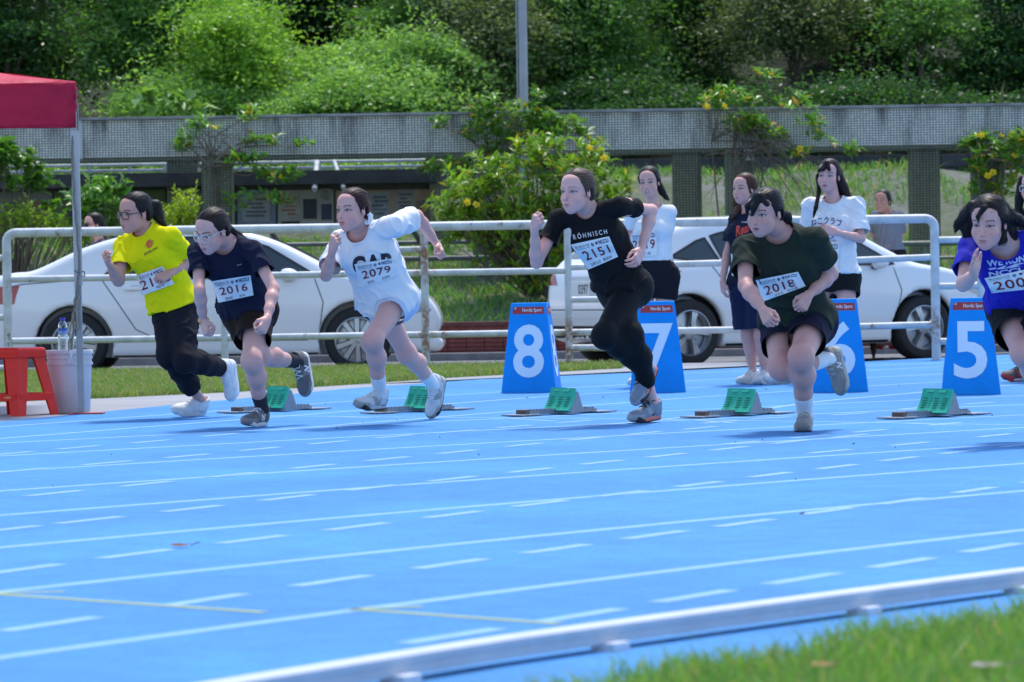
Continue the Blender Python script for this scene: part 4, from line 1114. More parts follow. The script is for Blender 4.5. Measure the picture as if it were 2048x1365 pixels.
# ---------------------------------------------------------------- cars
M_glass = mat('car_glass', (.030, .045, .050), rough=.06, spec=.6, coat=.3)
M_tyre = mat('tyre', (.016, .016, .018), rough=.8, noise=(20, .3))
M_rim = mat('alloy', (.42, .44, .47), rough=.32, metal=.8)
M_black = mat('black_plastic', (.014, .014, .016), rough=.6)
M_seam = mat('panel_gap', (.05, .05, .055), rough=.8)
M_chrome = mat('chrome', (.6, .62, .65), rough=.18, metal=1.0)
def poly_sdf(X, Z, poly):
    d = np.full(np.broadcast(X, Z).shape, 1e9); s = np.ones_like(d); n = len(poly)
    for i in range(n):
        ax, az = poly[i]; bx_, bz = poly[i-1]
        ex, ez = bx_-ax, bz-az; wx, wz = X-ax, Z-az
        t = np.clip((wx*ex+wz*ez)/(ex*ex+ez*ez), 0, 1)
        d = np.minimum(d, (wx-ex*t)**2+(wz-ez*t)**2)
        c1 = Z >= az; c2 = Z < bz; c3 = ex*wz > ez*wx
        s = np.where((c1 & c2 & c3) | (~c1 & ~c2 & ~c3), -s, s)
    return s*np.sqrt(d)
def spline(pts, n=6):
    P = [A_(p) for p in pts]; out = []; m = len(P)
    for i in range(m):
        p0, p1, p2, p3 = P[(i-1) % m], P[i], P[(i+1) % m], P[(i+2) % m]
        for t in np.arange(n)/n: out.append(tuple(.5*((2*p1)+(-p0+p2)*t+(2*p0-5*p1+4*p2-p3)*t*t+(-p0+3*p1-3*p2+p3)*t**3)))
    return out
def fan(poly): return A_(poly), [(0, i, i+1) for i in range(1, len(poly)-1)]
def tri_poly(poly):
    bm = bmesh.new(); vs = [bm.verts.new((p[0], p[1], 0)) for p in poly]; f = bm.faces.new(vs); r = bmesh.ops.triangulate(bm, faces=[f]); bm.verts.index_update()
    V = np.array([v.co[:2] for v in bm.verts]); F = [tuple(v.index for v in f.verts) for f in bm.faces]; bm.free(); return V, F
def car(S):
    e = empty('parked_car', S['loc'], S['rz']); tag(e, S['label'], 'car', 'white cars parked behind the fence')
    prof = spline(S['prof'], 5); hw = S['hw']; h = .022
    x0 = min(p[0] for p in prof)-.06; x1 = max(p[0] for p in prof)+.06
    f = Field((x0, -hw-.06, .08), (x1, hw+.06, S['H']+.06), h)
    X = f.lo[0]+h*np.arange(f.n[0]); Y = f.lo[1]+h*np.arange(f.n[1]); Z = f.lo[2]+h*np.arange(f.n[2])
    d2 = poly_sdf(X[:, None], Z[None, :], prof)
    xc = (x0+x1)/2; hl = (x1-x0)/2
    u = np.abs(X-xc)/hl
    W = hw-S.get('taper', .20)*u[:, None]**3.5-np.maximum(Z[None, :]-S['belt'], 0)*S.get('tumble', .44)-.10*np.maximum(.42-Z[None, :], 0)+.012*np.sin((Z[None, :]-.45)*7.0)
    # shoulders over the wheels
    for wx in (-S['wb']/2, S['wb']/2): W = W+.022*np.exp(-((X[:, None]-wx)/.42)**2-((Z[None, :]-.62)/.22)**2)
    dy = np.abs(Y)[None, :, None]-W[:, None, :]
    d3 = d2[:, None, :]
    rr = S.get('round', .07)
    q1 = np.maximum(d3+rr, 0); q2 = np.maximum(dy+rr, 0)
    f.D = (np.sqrt(q1*q1+q2*q2)+np.minimum(np.maximum(d3+rr, dy+rr), 0)-rr).astype(np.float32)
    R = S['wr']
    for wx in (-S['wb']/2, S['wb']/2):
        def cyl(Xa, Ya, Za, wx=wx):
            return np.maximum(np.sqrt((Xa-wx)**2+(Za-R)**2)-(R+.055), (hw-.30)-np.abs(Ya))
        f.op((cyl, A_((wx-R-.1, -hw-.05, 0)), A_((wx+R+.1, hw+.05, 2*R+.1))), .01, 's')
    V, Q = f.mesh(2)
    paint = mat('car_paint', (.74, .75, .77), rough=.28, coat=.7, spec=.4)
    mobj('body', V, Q, paint, e, True)
    B = bvh_of(V, Q)
    def side(name, poly, m, sg=-1, off=.004, mx=.09, thick=0):
        P, F = tri_poly(poly); P, F = split_tris(P, F, mx); out = []
        for px, pz in P:
            hh = B.ray_cast(Vector((px, sg*2.0, pz)), Vector((0, -sg, 0)))
            out.append((hh[0]+Vector((0, sg*off, 0)))[:] if hh[0] is not None else (px, sg*hw, pz))
        return mobj(name, out, F, m, e, True)
    def endp(name, poly, m, sx, off=.004, mx=.09):
        P, F = tri_poly(poly); P, F = split_tris(P, F, mx); out = []
        for py, pz in P:
            hh = B.ray_cast(Vector((sx*3.5, py, pz)), Vector((-sx, 0, 0)))
            out.append((hh[0]+Vector((sx*off, 0, off*.6)))[:] if hh[0] is not None else (sx*hl, py, pz))
        return mobj(name, out, F, m, e, True)
    def strip(name, pts, m, sg, off, w=.009, closed=False, end=False):
        P = [A_(p) for p in pts]
        if closed: P.append(P[0])
        Q_ = []
        for p, q in zip(P[:-1], P[1:]):
            k = max(int(np.linalg.norm(q-p)/.06), 1); Q_ += [p+(q-p)*t for t in np.arange(k)/k]
        Q_.append(P[-1]); V = []
        for i, p in enumerate(Q_):
            d = Q_[min(i+1, len(Q_)-1)]-Q_[max(i-1, 0)]; d = d/max(np.linalg.norm(d), 1e-9); n_ = A_((-d[1], d[0]))
            for c in (p+n_*w/2, p-n_*w/2):
                if end: hh = B.ray_cast(Vector((sg*3.5, c[0], c[1])), Vector((-sg, 0, 0))); V.append((hh[0]+Vector((sg*off, 0, 0)))[:] if hh[0] is not None else (sg*hl, c[0], c[1]))
                else: hh = B.ray_cast(Vector((c[0], sg*2, c[1])), Vector((0, -sg, 0))); V.append((hh[0]+Vector((0, sg*off, 0)))[:] if hh[0] is not None else (c[0], sg*hw, c[1]))
        return mobj(name, V, [(2*i, 2*i+1, 2*i+3, 2*i+2) for i in range(len(Q_)-1)], m, e)
    for sg in (-1, 1):
        for w in S['windows']: side('window', w, M_glass, sg, .006)
        if sg < 0:
            for w in S['windows']: strip('window_trim', w, M_black, sg, .0085, .022, True)
        for s_ in S['seams']: strip('panel_gap', s_, M_seam, sg, .003)
        side('sill', S['sill'], M_black, sg, .003)
        for hx, hz in S['handles']:
            hh = B.ray_cast(Vector((hx, sg*2, hz)), Vector((0, -sg, 0)))
            if hh[0] is not None:
                mb = MB(); mb.bbox(hh[0]+Vector((0, sg*.022, 0)), (.105, .012, .017), .008); mb.tube([hh[0]+Vector((-.09, 0, 0)), hh[0]+Vector((-.09, sg*.02, 0))], .012, 6); mb.tube([hh[0]+Vector((.09, 0, 0)), hh[0]+Vector((.09, sg*.02, 0))], .012, 6); mb.build('door_handle', paint, e, True)
                mb = MB(); V_, F_ = disc2(0, 0, 1, 14); mb.add([(hh[0]+Vector((a*.055, sg*.002, b*.038)))[:] for a, b in V_], F_); mb.build('handle_recess_shade', mat('recess_shade', (.60, .61, .63), .4), e)  # flat disc; the shade of the handle hollow is put into its grey
        mx_, mz = S['mirror']; hh = B.ray_cast(Vector((mx_, sg*2, mz)), Vector((0, -sg, 0)))
        if hh[0] is not None:
            ff = Field((-.16, -.12, -.10), (.16, .12, .10), .012); ff.op(pe((0, 0, 0), (.105, .075, .062)), 0); ff.op(pbox((-.115, 0, 0), (.05, .2, .2), .01), .02, 's'); v, q_ = ff.mesh(2)
            o = mobj('mirror', v+A_(hh[0]+Vector((0, sg*.10, .015))), q_, paint, e, True); mb = MB(); mb.bbox(hh[0]+Vector((0, sg*.03, -.03)), (.04, .05, .014), .006); mb.build('mirror_arm', M_black, o, True)
        side('headlight', S['head'], mat('headlight', (.30, .32, .35), rough=.08, spec=.8, coat=.5), sg, .005)
        side('tail_light', S['tail'], mat('tail_light', (.35, .02, .02), rough=.15, coat=.4), sg, .005)
        for wx in (-S['wb']/2, S['wb']/2):
            w = empty('wheel', (wx, sg*(hw-.115), R)); w.parent = e; w.rotation_euler = (0 if sg < 0 else 0, random.uniform(0, 6), 0 if sg < 0 else math.pi)
            Mx = Matrix.Rotation(math.pi/2, 3, 'X'); mb = MB(); rim = R*.69
            mb.lathe([(rim, -.10), (rim+.02, -.105), (R-.03, -.10), (R-.006, -.075), (R, -.03), (R, .03), (R-.006, .075), (R-.03, .10), (rim+.02, .105), (rim, .10)], 40, M=Mx, cap=False); mb.build('tyre', M_tyre, w, True)
            mb = MB(); mb.lathe([(rim*.3, .02), (rim*.92, .0), (rim*.99, .05), (rim*1.0, .098), (rim*.955, .102), (rim*.93, .08), (rim*.9, .02)], 40, M=Mx, cap=False); mb.build('rim', M_rim, w, True)
            mb = MB(); mb.lathe([(.001, -.01), (rim*.93, -.012)], 30, M=Mx, cap=False); mb.build('backing_disc', mat('wheel_backing', (.03, .03, .033), .6), w)  # plain dark disc backing the spokes across the whole rim
            ns = S['spokes']
            for k in range(ns):
                a = 2*math.pi*k/ns; mb = MB()
                for q in ((-.10, .10) if S.get('twin') else (0,)):
                    pts = []
                    for t in np.linspace(.16, .97, 6):
                        aa = a+q*(t); pts.append((rim*t*math.cos(aa), -.070-.018*(1-t), rim*t*math.sin(aa)))
                    wd = .017 if S.get('twin') else .026
                    P = []; F = []
                    for i, p in enumerate(pts):
                        tx, tz = -math.sin(a), math.cos(a); ww = wd*(1.0+.35*i/5)
                        P += [(p[0]+tx*ww, p[1]+.03, p[2]+tz*ww), (p[0]+tx*ww*.7, p[1]-.012, p[2]+tz*ww*.7), (p[0]-tx*ww*.7, p[1]-.012, p[2]-tz*ww*.7), (p[0]-tx*ww, p[1]+.03, p[2]-tz*ww)]
                    for i in range(5):
                        for j in range(4): F.append((i*4+j, i*4+(j+1) % 4, (i+1)*4+(j+1) % 4, (i+1)*4+j))
                    mb.add(P, F)
                mb.build('spoke', M_rim, w)
            mb = MB(); mb.lathe([(.0, -.10), (.030, -.097), (.062, -.085), (.066, -.06), (.066, -.0)][::-1], 20, M=Matrix.Rotation(-math.pi/2, 3, 'X') if False else Matrix.Scale(-1, 3, Vector((0, 1, 0))) @ Mx @ Matrix.Identity(3), cap=False)
            hubm = mb.build('hub_cap', M_rim, w, True)
            mb = MB()
            for k in range(5):
                a = 2*math.pi*k/5+.3; mb.tube([(.052*math.cos(a)*1.5, -.086, .052*math.sin(a)*1.5), (.052*math.cos(a)*1.5, -.074, .052*math.sin(a)*1.5)], .011, 8)
            tag(mb.build('wheel_nut', M_black, w), kind='stuff')
            mb = MB()
            for k in range(14):
                a0, a1 = math.pi*k/13, math.pi*(k+1)/13
                if k == 13: break
                for yy in ((-.09, .12),): mb.add([((R+.048)*math.cos(a0), yy[0], (R+.048)*math.sin(a0)), ((R+.048)*math.cos(a1), yy[0], (R+.048)*math.sin(a1)), ((R+.048)*math.cos(a1), yy[1], (R+.048)*math.sin(a1)), ((R+.048)*math.cos(a0), yy[1], (R+.048)*math.sin(a0))], [(0, 1, 2, 3)])
            mb2 = mb.build('arch_liner', M_black, e); mb2.location = (wx, sg*(hw-.15), R)
    endp('windscreen', S['front_glass'], M_glass, 1); endp('rear_window', S['rear_glass'], M_glass, -1)
    endp('grille', S['grille'], M_black, 1)
    for sy in (-1, 1):
        endp('rear_light', [(sy*a, b) for a, b in S['rear_light']][::sy], mat('tail_light', (.35, .02, .02)), -1, .008)
    endp('rear_bumper', S['rear_bumper'], M_black, -1)
    if S.get('plate'):
        px, pz, txt = S['plate']
        hh = B.ray_cast(Vector((-3.5, px, pz)), Vector((1, 0, 0)))[0]
        for poly in S.get('rear_seams', []): strip('panel_gap', poly, M_seam, -1, .004, .010, False, True)
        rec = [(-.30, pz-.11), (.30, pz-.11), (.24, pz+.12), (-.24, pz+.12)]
        endp('plate_recess_shade', rec, mat('recess_shade2', (.50, .51, .53), .4), -1, .004)  # flat patch on the tailgate, greyed to paint in the shade of a recess
        mb = MB(); mb.bbox(hh+Vector((-.012, 0, 0)), (.006, .19, .078), .004); pl = mb.build('number_plate', mat('plate', (.72, .72, .72), .5), e)
        P, F = text_fit(txt, -.03, -.048, .165, .048, bold=.015); mobj('lettering', [(hh.x-.0195, -a, hh.z+b) for a, b in P], F, mat('plate_ink', (.02, .03, .06), .6), pl)
    for fz in (-1, 1):
        pass
    return e
sedan = dict(label='white saloon car parked sideways behind the fence at the left', loc=Vector((0, 0, 0)), rz=0, wb=2.78, wr=.325, hw=.90, H=1.46, belt=.93, spokes=10, taper=.30,
    prof=[(-2.36, .30), (-2.40, .55), (-2.36, .92), (-2.02, 1.03), (-1.78, 1.06), (-1.30, 1.27), (-.86, 1.39), (-.30, 1.445), (.18, 1.42), (.60, 1.31), (1.02, 1.10), (1.30, .97), (1.72, .90), (1.96, .82), (2.12, .70), (2.205, .55), (2.21, .44), (2.17, .36), (2.235, .29), (2.20, .21), (2.08, .19), (1.0, .18), (-1.0, .18), (-2.2, .22)],
    windows=[[(-1.10, .98), (-.18, .965), (-.18, 1.36), (-.50, 1.345), (-.80, 1.26)], [(-.12, .965), (.98, .955), (.93, 1.00), (.52, 1.25), (.22, 1.345), (-.12, 1.36)]],
    seams=[[(-.15, .96), (-.16, .60), (-.20, .34), (.90, .33), (1.02, .42), (1.06, .70), (.98, .93)], [(-1.12, .97), (-.95, .72), (-.78, .46), (-.55, .35), (-.20, .34)], [(1.62, .90), (1.70, .84), (1.76, .80)], [(-2.2, .86), (-1.9, .92), (-1.4, .95)], [(1.78, .36), (1.88, .58), (1.98, .58)]],
    sill=[(-1.0, .19), (1.0, .19), (1.0, .205), (-1.0, .205)], handles=[(-.78, .86), (.10, .85)], mirror=(.72, .96), head=[(1.74, .70), (1.90, .775), (1.98, .745), (2.12, .60), (2.06, .57), (1.90, .61)], tail=[(-2.30, .68), (-2.30, .88), (-2.08, .90), (-2.05, .80)],
    front_glass=[(-.60, .98), (.60, .98), (.50, 1.34), (-.50, 1.34)], rear_glass=[(-.56, 1.09), (.56, 1.09), (.46, 1.35), (-.46, 1.35)], grille=[(-.5, .30), (.5, .30), (.58, .44), (-.58, .44)], rear_light=[(.55, .72), (.78, .72), (.78, .90), (.55, .88)], rear_bumper=[(-.6, .24), (.6, .24), (.6, .34), (-.6, .34)])
def place_car(S, rear_px, front_px, Yc, zr):
    a = at(rear_px, 745, 1.0); 
    # two wheel centres seen at the given columns, the axle line wb apart
    wb = S['wb']; best = None
    for sgn in (S['turn'],):
        for ang in np.radians(np.arange(0, 60, .25)):
            dx, dy = wb/2*math.cos(ang), sgn*wb/2*math.sin(ang)
            def col(x, y): return FPX*x/y
            xm = (at(rear_px, 700, Yc).x+at(front_px, 700, Yc).x)/2
            u0 = col(xm-dx, Yc-dy); u1 = col(xm+dx, Yc+dy)
            er = abs((u1-u0)-(front_px-rear_px))
            if best is None or er < best[0]: best = (er, sgn*ang, xm)
    S['rz'] = best[1]; side_off = (S['hw']-.1)
    c = Vector((best[2], Yc, zr)); 
    S['loc'] = c+Vector((-math.sin(S['rz']), math.cos(S['rz']), 0))*side_off
    return car(S)
sedan['turn'] = -1
place_car(sedan, 150, 716, 39.7, -.10)
hatch = dict(label='white hatchback with its rear plate showing, parked behind the fence at the right', loc=Vector((0, 0, 0)), rz=0, wb=2.70, wr=.325, hw=.90, H=1.47, belt=.92, spokes=5, twin=True, taper=.22, tumble=.42,
    prof=[(-2.02, .34), (-2.08, .55), (-2.04, .86), (-1.94, 1.02), (-1.72, 1.18), (-1.40, 1.35), (-1.0, 1.42), (-.40, 1.465), (.12, 1.44), (.55, 1.33), (1.00, 1.11), (1.28, .98), (1.75, .90), (2.10, .77), (2.30, .60), (2.38, .42), (2.36, .30), (2.24, .20), (1.0, .18), (-1.0, .18), (-1.9, .24)],
    windows=[[(-1.50, 1.06), (-1.10, .995), (-.98, .99), (-1.10, 1.24), (-1.20, 1.21)], [(-.94, .99), (-.14, .97), (-.14, 1.37), (-.62, 1.355), (-1.04, 1.26)], [(-.08, .97), (1.0, .96), (.95, 1.0), (.50, 1.26), (.18, 1.36), (-.08, 1.37)]],
    seams=[[(-.11, .96), (-.11, .60), (-.16, .34), (.92, .33), (1.00, .42), (1.06, .70), (.98, .93)], [(-1.10, .98), (-.92, .72), (-.74, .46), (-.52, .35), (-.16, .34)], [(1.86, .42), (1.98, .60)]],
    sill=[(-1.0, .19), (1.0, .19), (1.0, .215), (-1.0, .215)], handles=[(-.74, .86), (.14, .84)], mirror=(.76, .96), head=[(1.80, .72), (2.00, .78), (2.14, .735), (2.26, .62), (2.20, .60), (2.0, .66)], tail=[(-2.0, .80), (-1.96, .92), (-1.72, .93), (-1.62, .88)],
    front_glass=[(-.60, .99), (.60, .99), (.50, 1.36), (-.50, 1.36)], rear_glass=[(-.60, 1.06), (.60, 1.06), (.48, 1.33), (-.48, 1.33)], grille=[(-.5, .30), (.5, .30), (.58, .50), (-.58, .50)], rear_light=[(.50, .80), (.84, .80), (.84, .92), (.60, .91)], rear_bumper=[(-.70, .24), (.70, .24), (.74, .40), (-.74, .40)],
    plate=(0, .76, '0397'), rear_seams=[[(-.72, 1.0), (-.66, .70), (-.60, .56), (.60, .56), (.66, .70), (.72, 1.0)]])
hatch['turn'] = 1
place_car(hatch, 1378, 1845, 39.6, -.075)

# ---------------------------------------------------------------- lane number boxes
M_box = mat('marker_blue', (.003, .29, .80), rough=.6, spec=.2, noise=(7, .12))
M_num = mat('marker_number', (.74, .83, .94), rough=.6, noise=(6, .06))
M_red = mat('marker_red', (.42, .022, .025), rough=.45)
M_wh = mat('marker_white', (.75, .76, .80), rough=.5)
def lane_box(U, V_, num, rz, lab, w=.385, wt=.245, H=.625):
    p = ground(U, V_, .004); e = empty('lane_marker', p+Vector((0, w/2, 0)), rz)
    tag(e, lab, 'lane marker', 'numbered lane marker boxes')
    a, b = w/2, wt/2
    bm = bmesh.new(); vs = []
    for z, k in ((0, a), (H, b)):
        for x, y in ((-1, -1), (1, -1), (1, 1), (-1, 1)): vs.append(bm.verts.new((x*k, y*k, z)))
    for q in ((3, 2, 1, 0), (4, 5, 6, 7), (0, 1, 5, 4), (1, 2, 6, 5), (2, 3, 7, 6), (3, 0, 4, 7)): bm.faces.new([vs[i] for i in q])
    bmesh.ops.bevel(bm, geom=list(bm.edges), offset=.004, segments=2, affect='EDGES', profile=.6)
    me = bpy.data.meshes.new('box_shell'); bm.to_mesh(me); bm.free(); me.materials.append(M_box)
    o = link('box_shell', me, e)
    for face in range(4):
        R3 = Matrix.Rotation(face*math.pi/2, 3, 'Z'); sl = math.atan2(a-b, H)
        def put(name, P, F, m, off):
            V = []
            for x, z in P:
                y = -(a-(a-b)*z/H)-off; V.append((R3 @ Vector((x, y, z)))[:])
            return mobj(name, V, F, m, e)
        P, F = text_fit(num, -.108, .105, .108, .475, bold=.020); put('number', *split_tris(P, F, .08), M_num, .0025)
        P = A_([(-.112, .548), (.112, .548), (.106, .598), (-.106, .598)]); put('badge', P, [(0, 1, 2, 3)], M_red, .002)
        P, F = text_fit('Nordic Sport', -.042, .556, .094, .588, bold=.014); put('lettering', P, F, M_wh, .004)
        for dx in (-.098, -.090):
            for k in range(2):
                P = A_([(dx, .582+.007*k), (dx+.005, .582+.007*k), (dx+.005, .587+.007*k), (dx, .587+.007*k)]); put('emblem', P, [(0, 1, 2, 3)], M_wh, .004)
    return e
lane_box(1064, 786, '8', math.radians(-7), 'blue tapered lane marker box with the number eight, not hidden by anyone')
lane_box(1318, 786, '7', math.radians(-2.2), 'blue lane marker box with the number seven behind the black leggings')
lane_box(1684, 785, '6', math.radians(-4.6), 'blue lane marker box with the number six half hidden by the olive-shirted runner')
lane_box(1949, 790, '5', math.radians(-6.6), 'blue lane marker box with the number five, the rightmost of the row')

# ---------------------------------------------------------------- starting blocks
M_green = mat('block_green', (.012, .46, .28), rough=.5, noise=(40, .15), bump=(200, .4, .001))
M_steel = mat('block_steel', (.27, .30, .36), rough=.42, metal=.55, noise=(30, .3))
M_dark = mat('block_slot', (.01, .06, .045), rough=.8)
def starting_block(U, V_, ang, label):
    p = ground(U, V_, .006); e = empty('starting_block', p, ang); tag(e, label, 'starting block', 'starting blocks on the start line')
    # local -x is the way the runner goes; the rail lies along x
    mb = MB(); mb.bbox((.02, 0, .009), (.31, .034, .005), .003); mb.bbox((.02, .029, .017), (.31, .004, .008), .002); mb.bbox((.02, -.029, .017), (.31, .004, .008), .002); mb.build('rail', M_steel, e)
    mb = MB()
    for k in range(21):
        for s in (-1, 1): mb.box((-.26+k*.028, s*.029, .029), (.008, .0045, .006))
    tag(mb.build('rail_tooth', M_steel, e), kind='stuff')
    for x, w in ((-.29, .08), (.36, .09)):
        mb = MB(); mb.bbox((x, 0, .006), (.085, w, .004), .002); mb.build('base_plate', M_steel, e)
    mb = MB(); mb.bbox((-.275, 0, .018), (.020, .038, .018), .005); mb.build('rail_end', mat('rusty_steel', (.16, .12, .10), .7, noise=(40, .5)), e)
    for k, (y, x) in enumerate(((-.065, -.022), (.065, .046))):
        ped = empty('pedal', (x, y, .02)); ped.parent = e
        # pad: a slab leaning back, ribs cut as slots
        th = math.radians(62); w = .064; L = .145
        d = Vector((math.cos(th), 0, math.sin(th))); n_ = Vector((-math.sin(th), 0, math.cos(th)))
        P = []; rows = 10
        for i in range(rows+1):
            t = i/rows; c = d*L*t+n_*(.018*(t-.5)**2*2)
            for (yy, oo) in ((-w, 0), (w, 0), (w, -.016), (-w, -.016)): P.append(c+Vector((0, yy*(1-.05*t), 0))+n_*oo)
        F = []
        for i in range(rows):
            for j in range(4): F.append((i*4+j, (i+1)*4+j, (i+1)*4+(j+1) % 4, i*4+(j+1) % 4))
        F += [(3, 2, 1, 0), tuple(rows*4+j for j in range(4))]
        mb = MB(); mb.add(P, F); mb.build('pad', M_green, ped, True)
        mb = MB()
        R3 = Matrix((d, Vector((0, 1, 0)), n_)).transposed()
        for i in range(5):
            for s in (-1, 1): mb.bbox(d*(.030+i*.0145)+n_*(.0035+.036*((.030+i*.0145)/L-.5)**2)+Vector((0, s*.030, 0)), (.0017, .017, .0008), .0005, R3)
        tag(mb.build('pad_slot', M_dark, ped), kind='stuff')
        mb = MB(); mb.bbox(d*(L-.018)+n_*.010, (.006, .026, .002), .001, R3); mb.build('pad_grip', mat('grip_green', (.03, .45, .30), .5), ped)
        mb = MB(); a_ = d*L*.95-n_*.017
        for s in (-1, 1):
            yy = s*.058; q = [Vector((0, yy, 0))-n_*.017+d*.005, Vector((a_.x, yy, a_.z)), Vector((a_.x+.012, yy, a_.z-.01)), Vector((.135, yy, .0))]
            mb.add([v+Vector((0, -.002, 0)) for v in q]+[v+Vector((0, .002, 0)) for v in q], [(3, 2, 1, 0), (4, 5, 6, 7), (0, 1, 5, 4), (1, 2, 6, 5), (2, 3, 7, 6), (3, 0, 4, 7)])
        mb.bbox((.07, 0, .004), (.065, .058, .003), .001); mb.build('side_bracket', M_steel, ped)
    return e
BA = math.radians(47)
starting_block(540, 823, BA, 'green starting block behind the standing leg of the navy-shirted runner')
starting_block(826, 824, BA, 'green starting block between the feet of the white-shirted runner')
starting_block(1110, 829, BA, 'green starting block in front of the marker with the eight')
starting_block(1467, 832, BA, 'green starting block left of the olive-shirted runner')
starting_block(1860, 834, BA, 'green starting block in front of the marker with the five, rightmost of its row')

# ---------------------------------------------------------------- canopy, stool, bucket and bottle at the left
M_red2 = mat('canopy_red', (.62, .022, .075), rough=.55, spec=.25, noise=(2.5, .2), bump=(6, .8, .06), transl=(.25, (1.3, .8, .9)))
cor = ground(163, 830); Yc = cor.y
zt_, zb_ = at(148, 166, Yc).z, at(148, 256, Yc).z
tt = empty('canopy_tent', cor); tag(tt, 'red canopy tent corner on a grey metal leg at the left edge', 'canopy')
xl = at(148, 200, Yc).x-cor.x; S_ = 2.9
def cq(name, pts, m, n=10, sag=0, ruf=0, seed=0):
    a, b, c, d = map(Vector, pts); P = []; r = np.random.default_rng(seed); ph = r.random(4)*6
    for j in range(n+1):
        for i in range(n*2+1):
            u, v = i/(2*n), j/n; p = a.lerp(b, u).lerp(d.lerp(c, u), v)
            nn = (b-a).cross(d-a).normalized()
            w = ruf*(math.sin(u*17+v*5+ph[0])*.6+math.sin(u*7-v*9+ph[1])+.5*math.sin(u*31+v*14+ph[2]))
            P.append(p+nn*w+Vector((0, 0, -sag*math.sin(math.pi*u)*v)))
    W = 2*n+1; F = [(j*W+i, j*W+i+1, (j+1)*W+i+1, (j+1)*W+i) for j in range(n) for i in range(2*n)]
    o = mobj(name, P, F, m, tt, True); md = o.modifiers.new('thick', 'SOLIDIFY'); md.thickness = .003; return o
c0 = Vector((xl+.01, -.01, 0)); c1 = Vector((xl-S_, -.35, 0)); c2 = Vector((xl-S_-.42, S_-.35, 0)); c3 = Vector((xl*.5-.31, S_, 0)); pk = (c0+c2)/2+Vector((0, 0, zt_+.27))
cs_ = [c0, c1, c2, c3]
for k in range(4):
    a, b = cs_[k], cs_[(k+1) % 4]
    zb2 = zb_ if k in (0, 3) and k == 0 else zt_-.10
    cq('valance', [a+Vector((0, 0, zb2)), b+Vector((0, 0, zb2)), b+Vector((0, 0, zt_)), a+Vector((0, 0, zt_))], M_red2, 8, 0, .006, k)
    cq('roof_panel', [a+Vector((0, 0, zt_)), b+Vector((0, 0, zt_)), pk, pk], M_red2, 8, 0, .010, k+9)
M_leg = mat('tent_leg', (.30, .31, .34), .4, .6, noise=(6, .25))
for k, a in enumerate(cs_):
    mb = MB(); lx = a.x*1.0; 
    if k == 0:
        mb.box(((xl-.008)*.5, .012, (zb_+.1)/2), (.019, .019, (zb_+.1)/2), Matrix(((1, 0, -(0-(xl-.008))/(zb_+.1)*1.0), (0, 1, 0), (0, 0, 1))))
    else: mb.box((a.x, a.y+.02, zt_/2), (.019, .019, zt_/2))
    mb.build('leg', M_leg, tt)
mb = MB(); mb.box(((xl)*.72, .012, zb_*.72), (.024, .024, zb_*.27), Matrix(((1, 0, (xl)/(zb_+.1)), (0, 1, 0), (0, 0, 1)))); mb.build('leg_sleeve', mat('tent_sleeve', (.36, .37, .40), .4, .6), tt)
mb = MB(); mb.bbox((.03, 0, .008), (.11, .07, .005), .002); mb.build('foot_plate', mat('foot_red', (.35, .02, .03), .5), tt)
for k in range(4):
    a, b = cs_[k], cs_[(k+1) % 4]; mb = MB(); mb.tube([a+Vector((0, .02, zt_-.06)), b+Vector((0, .02, zt_-.06))], .012, 6); mb.build('frame_bar', M_leg, tt)
# rope hanging along the leg to the bucket handle
def RP(pts, r, name, m, label):
    P = [Vector(at(u, v, Yc-.05+dy)) for u, v, dy in pts]; o_ = P[-1]; q = []
    for i in range(len(P)-1):
        for t in np.linspace(0, 1, 6, endpoint=False): q.append(P[i].lerp(P[i+1], t)+Vector((.003*math.sin(i*6+t*9), 0, 0)))
    q.append(P[-1]); mb = MB(); mb.tube([p-o_ for p in q], r, 6); o = mb.build(name, m, None, True); o.location = o_; return tag(o, label, 'rope')
M_rope = mat('rope_grey', (.24, .22, .20), .9, noise=(90, .4), bump=(300, .6, .002))
RP([(144, 262, .05), (145, 350, 0), (152, 440, 0), (159, 520, -.02), (154, 590, 0), (150, 600, 0), (148, 640, 0), (143, 700, 0)], .0075, 'rope', M_rope, 'grey rope hanging down the canopy leg to the bucket')
RP([(158, 590, .02), (152, 620, 0), (156, 655, 0), (150, 660, 0), (146, 625, 0), (140, 665, 0), (137, 702, 0)], .006, 'rope', mat('rope_beige', (.42, .34, .24), .9, noise=(90, .4)), 'beige rope loop tied above the white bucket')
RP([(150, 540, -.02), (152, 545, -.03), (168, 543, -.03), (170, 552, -.03), (164, 553, -.03)], .004, 'rope', M_rope, 'small knotted cord loop sticking out of the canopy leg')
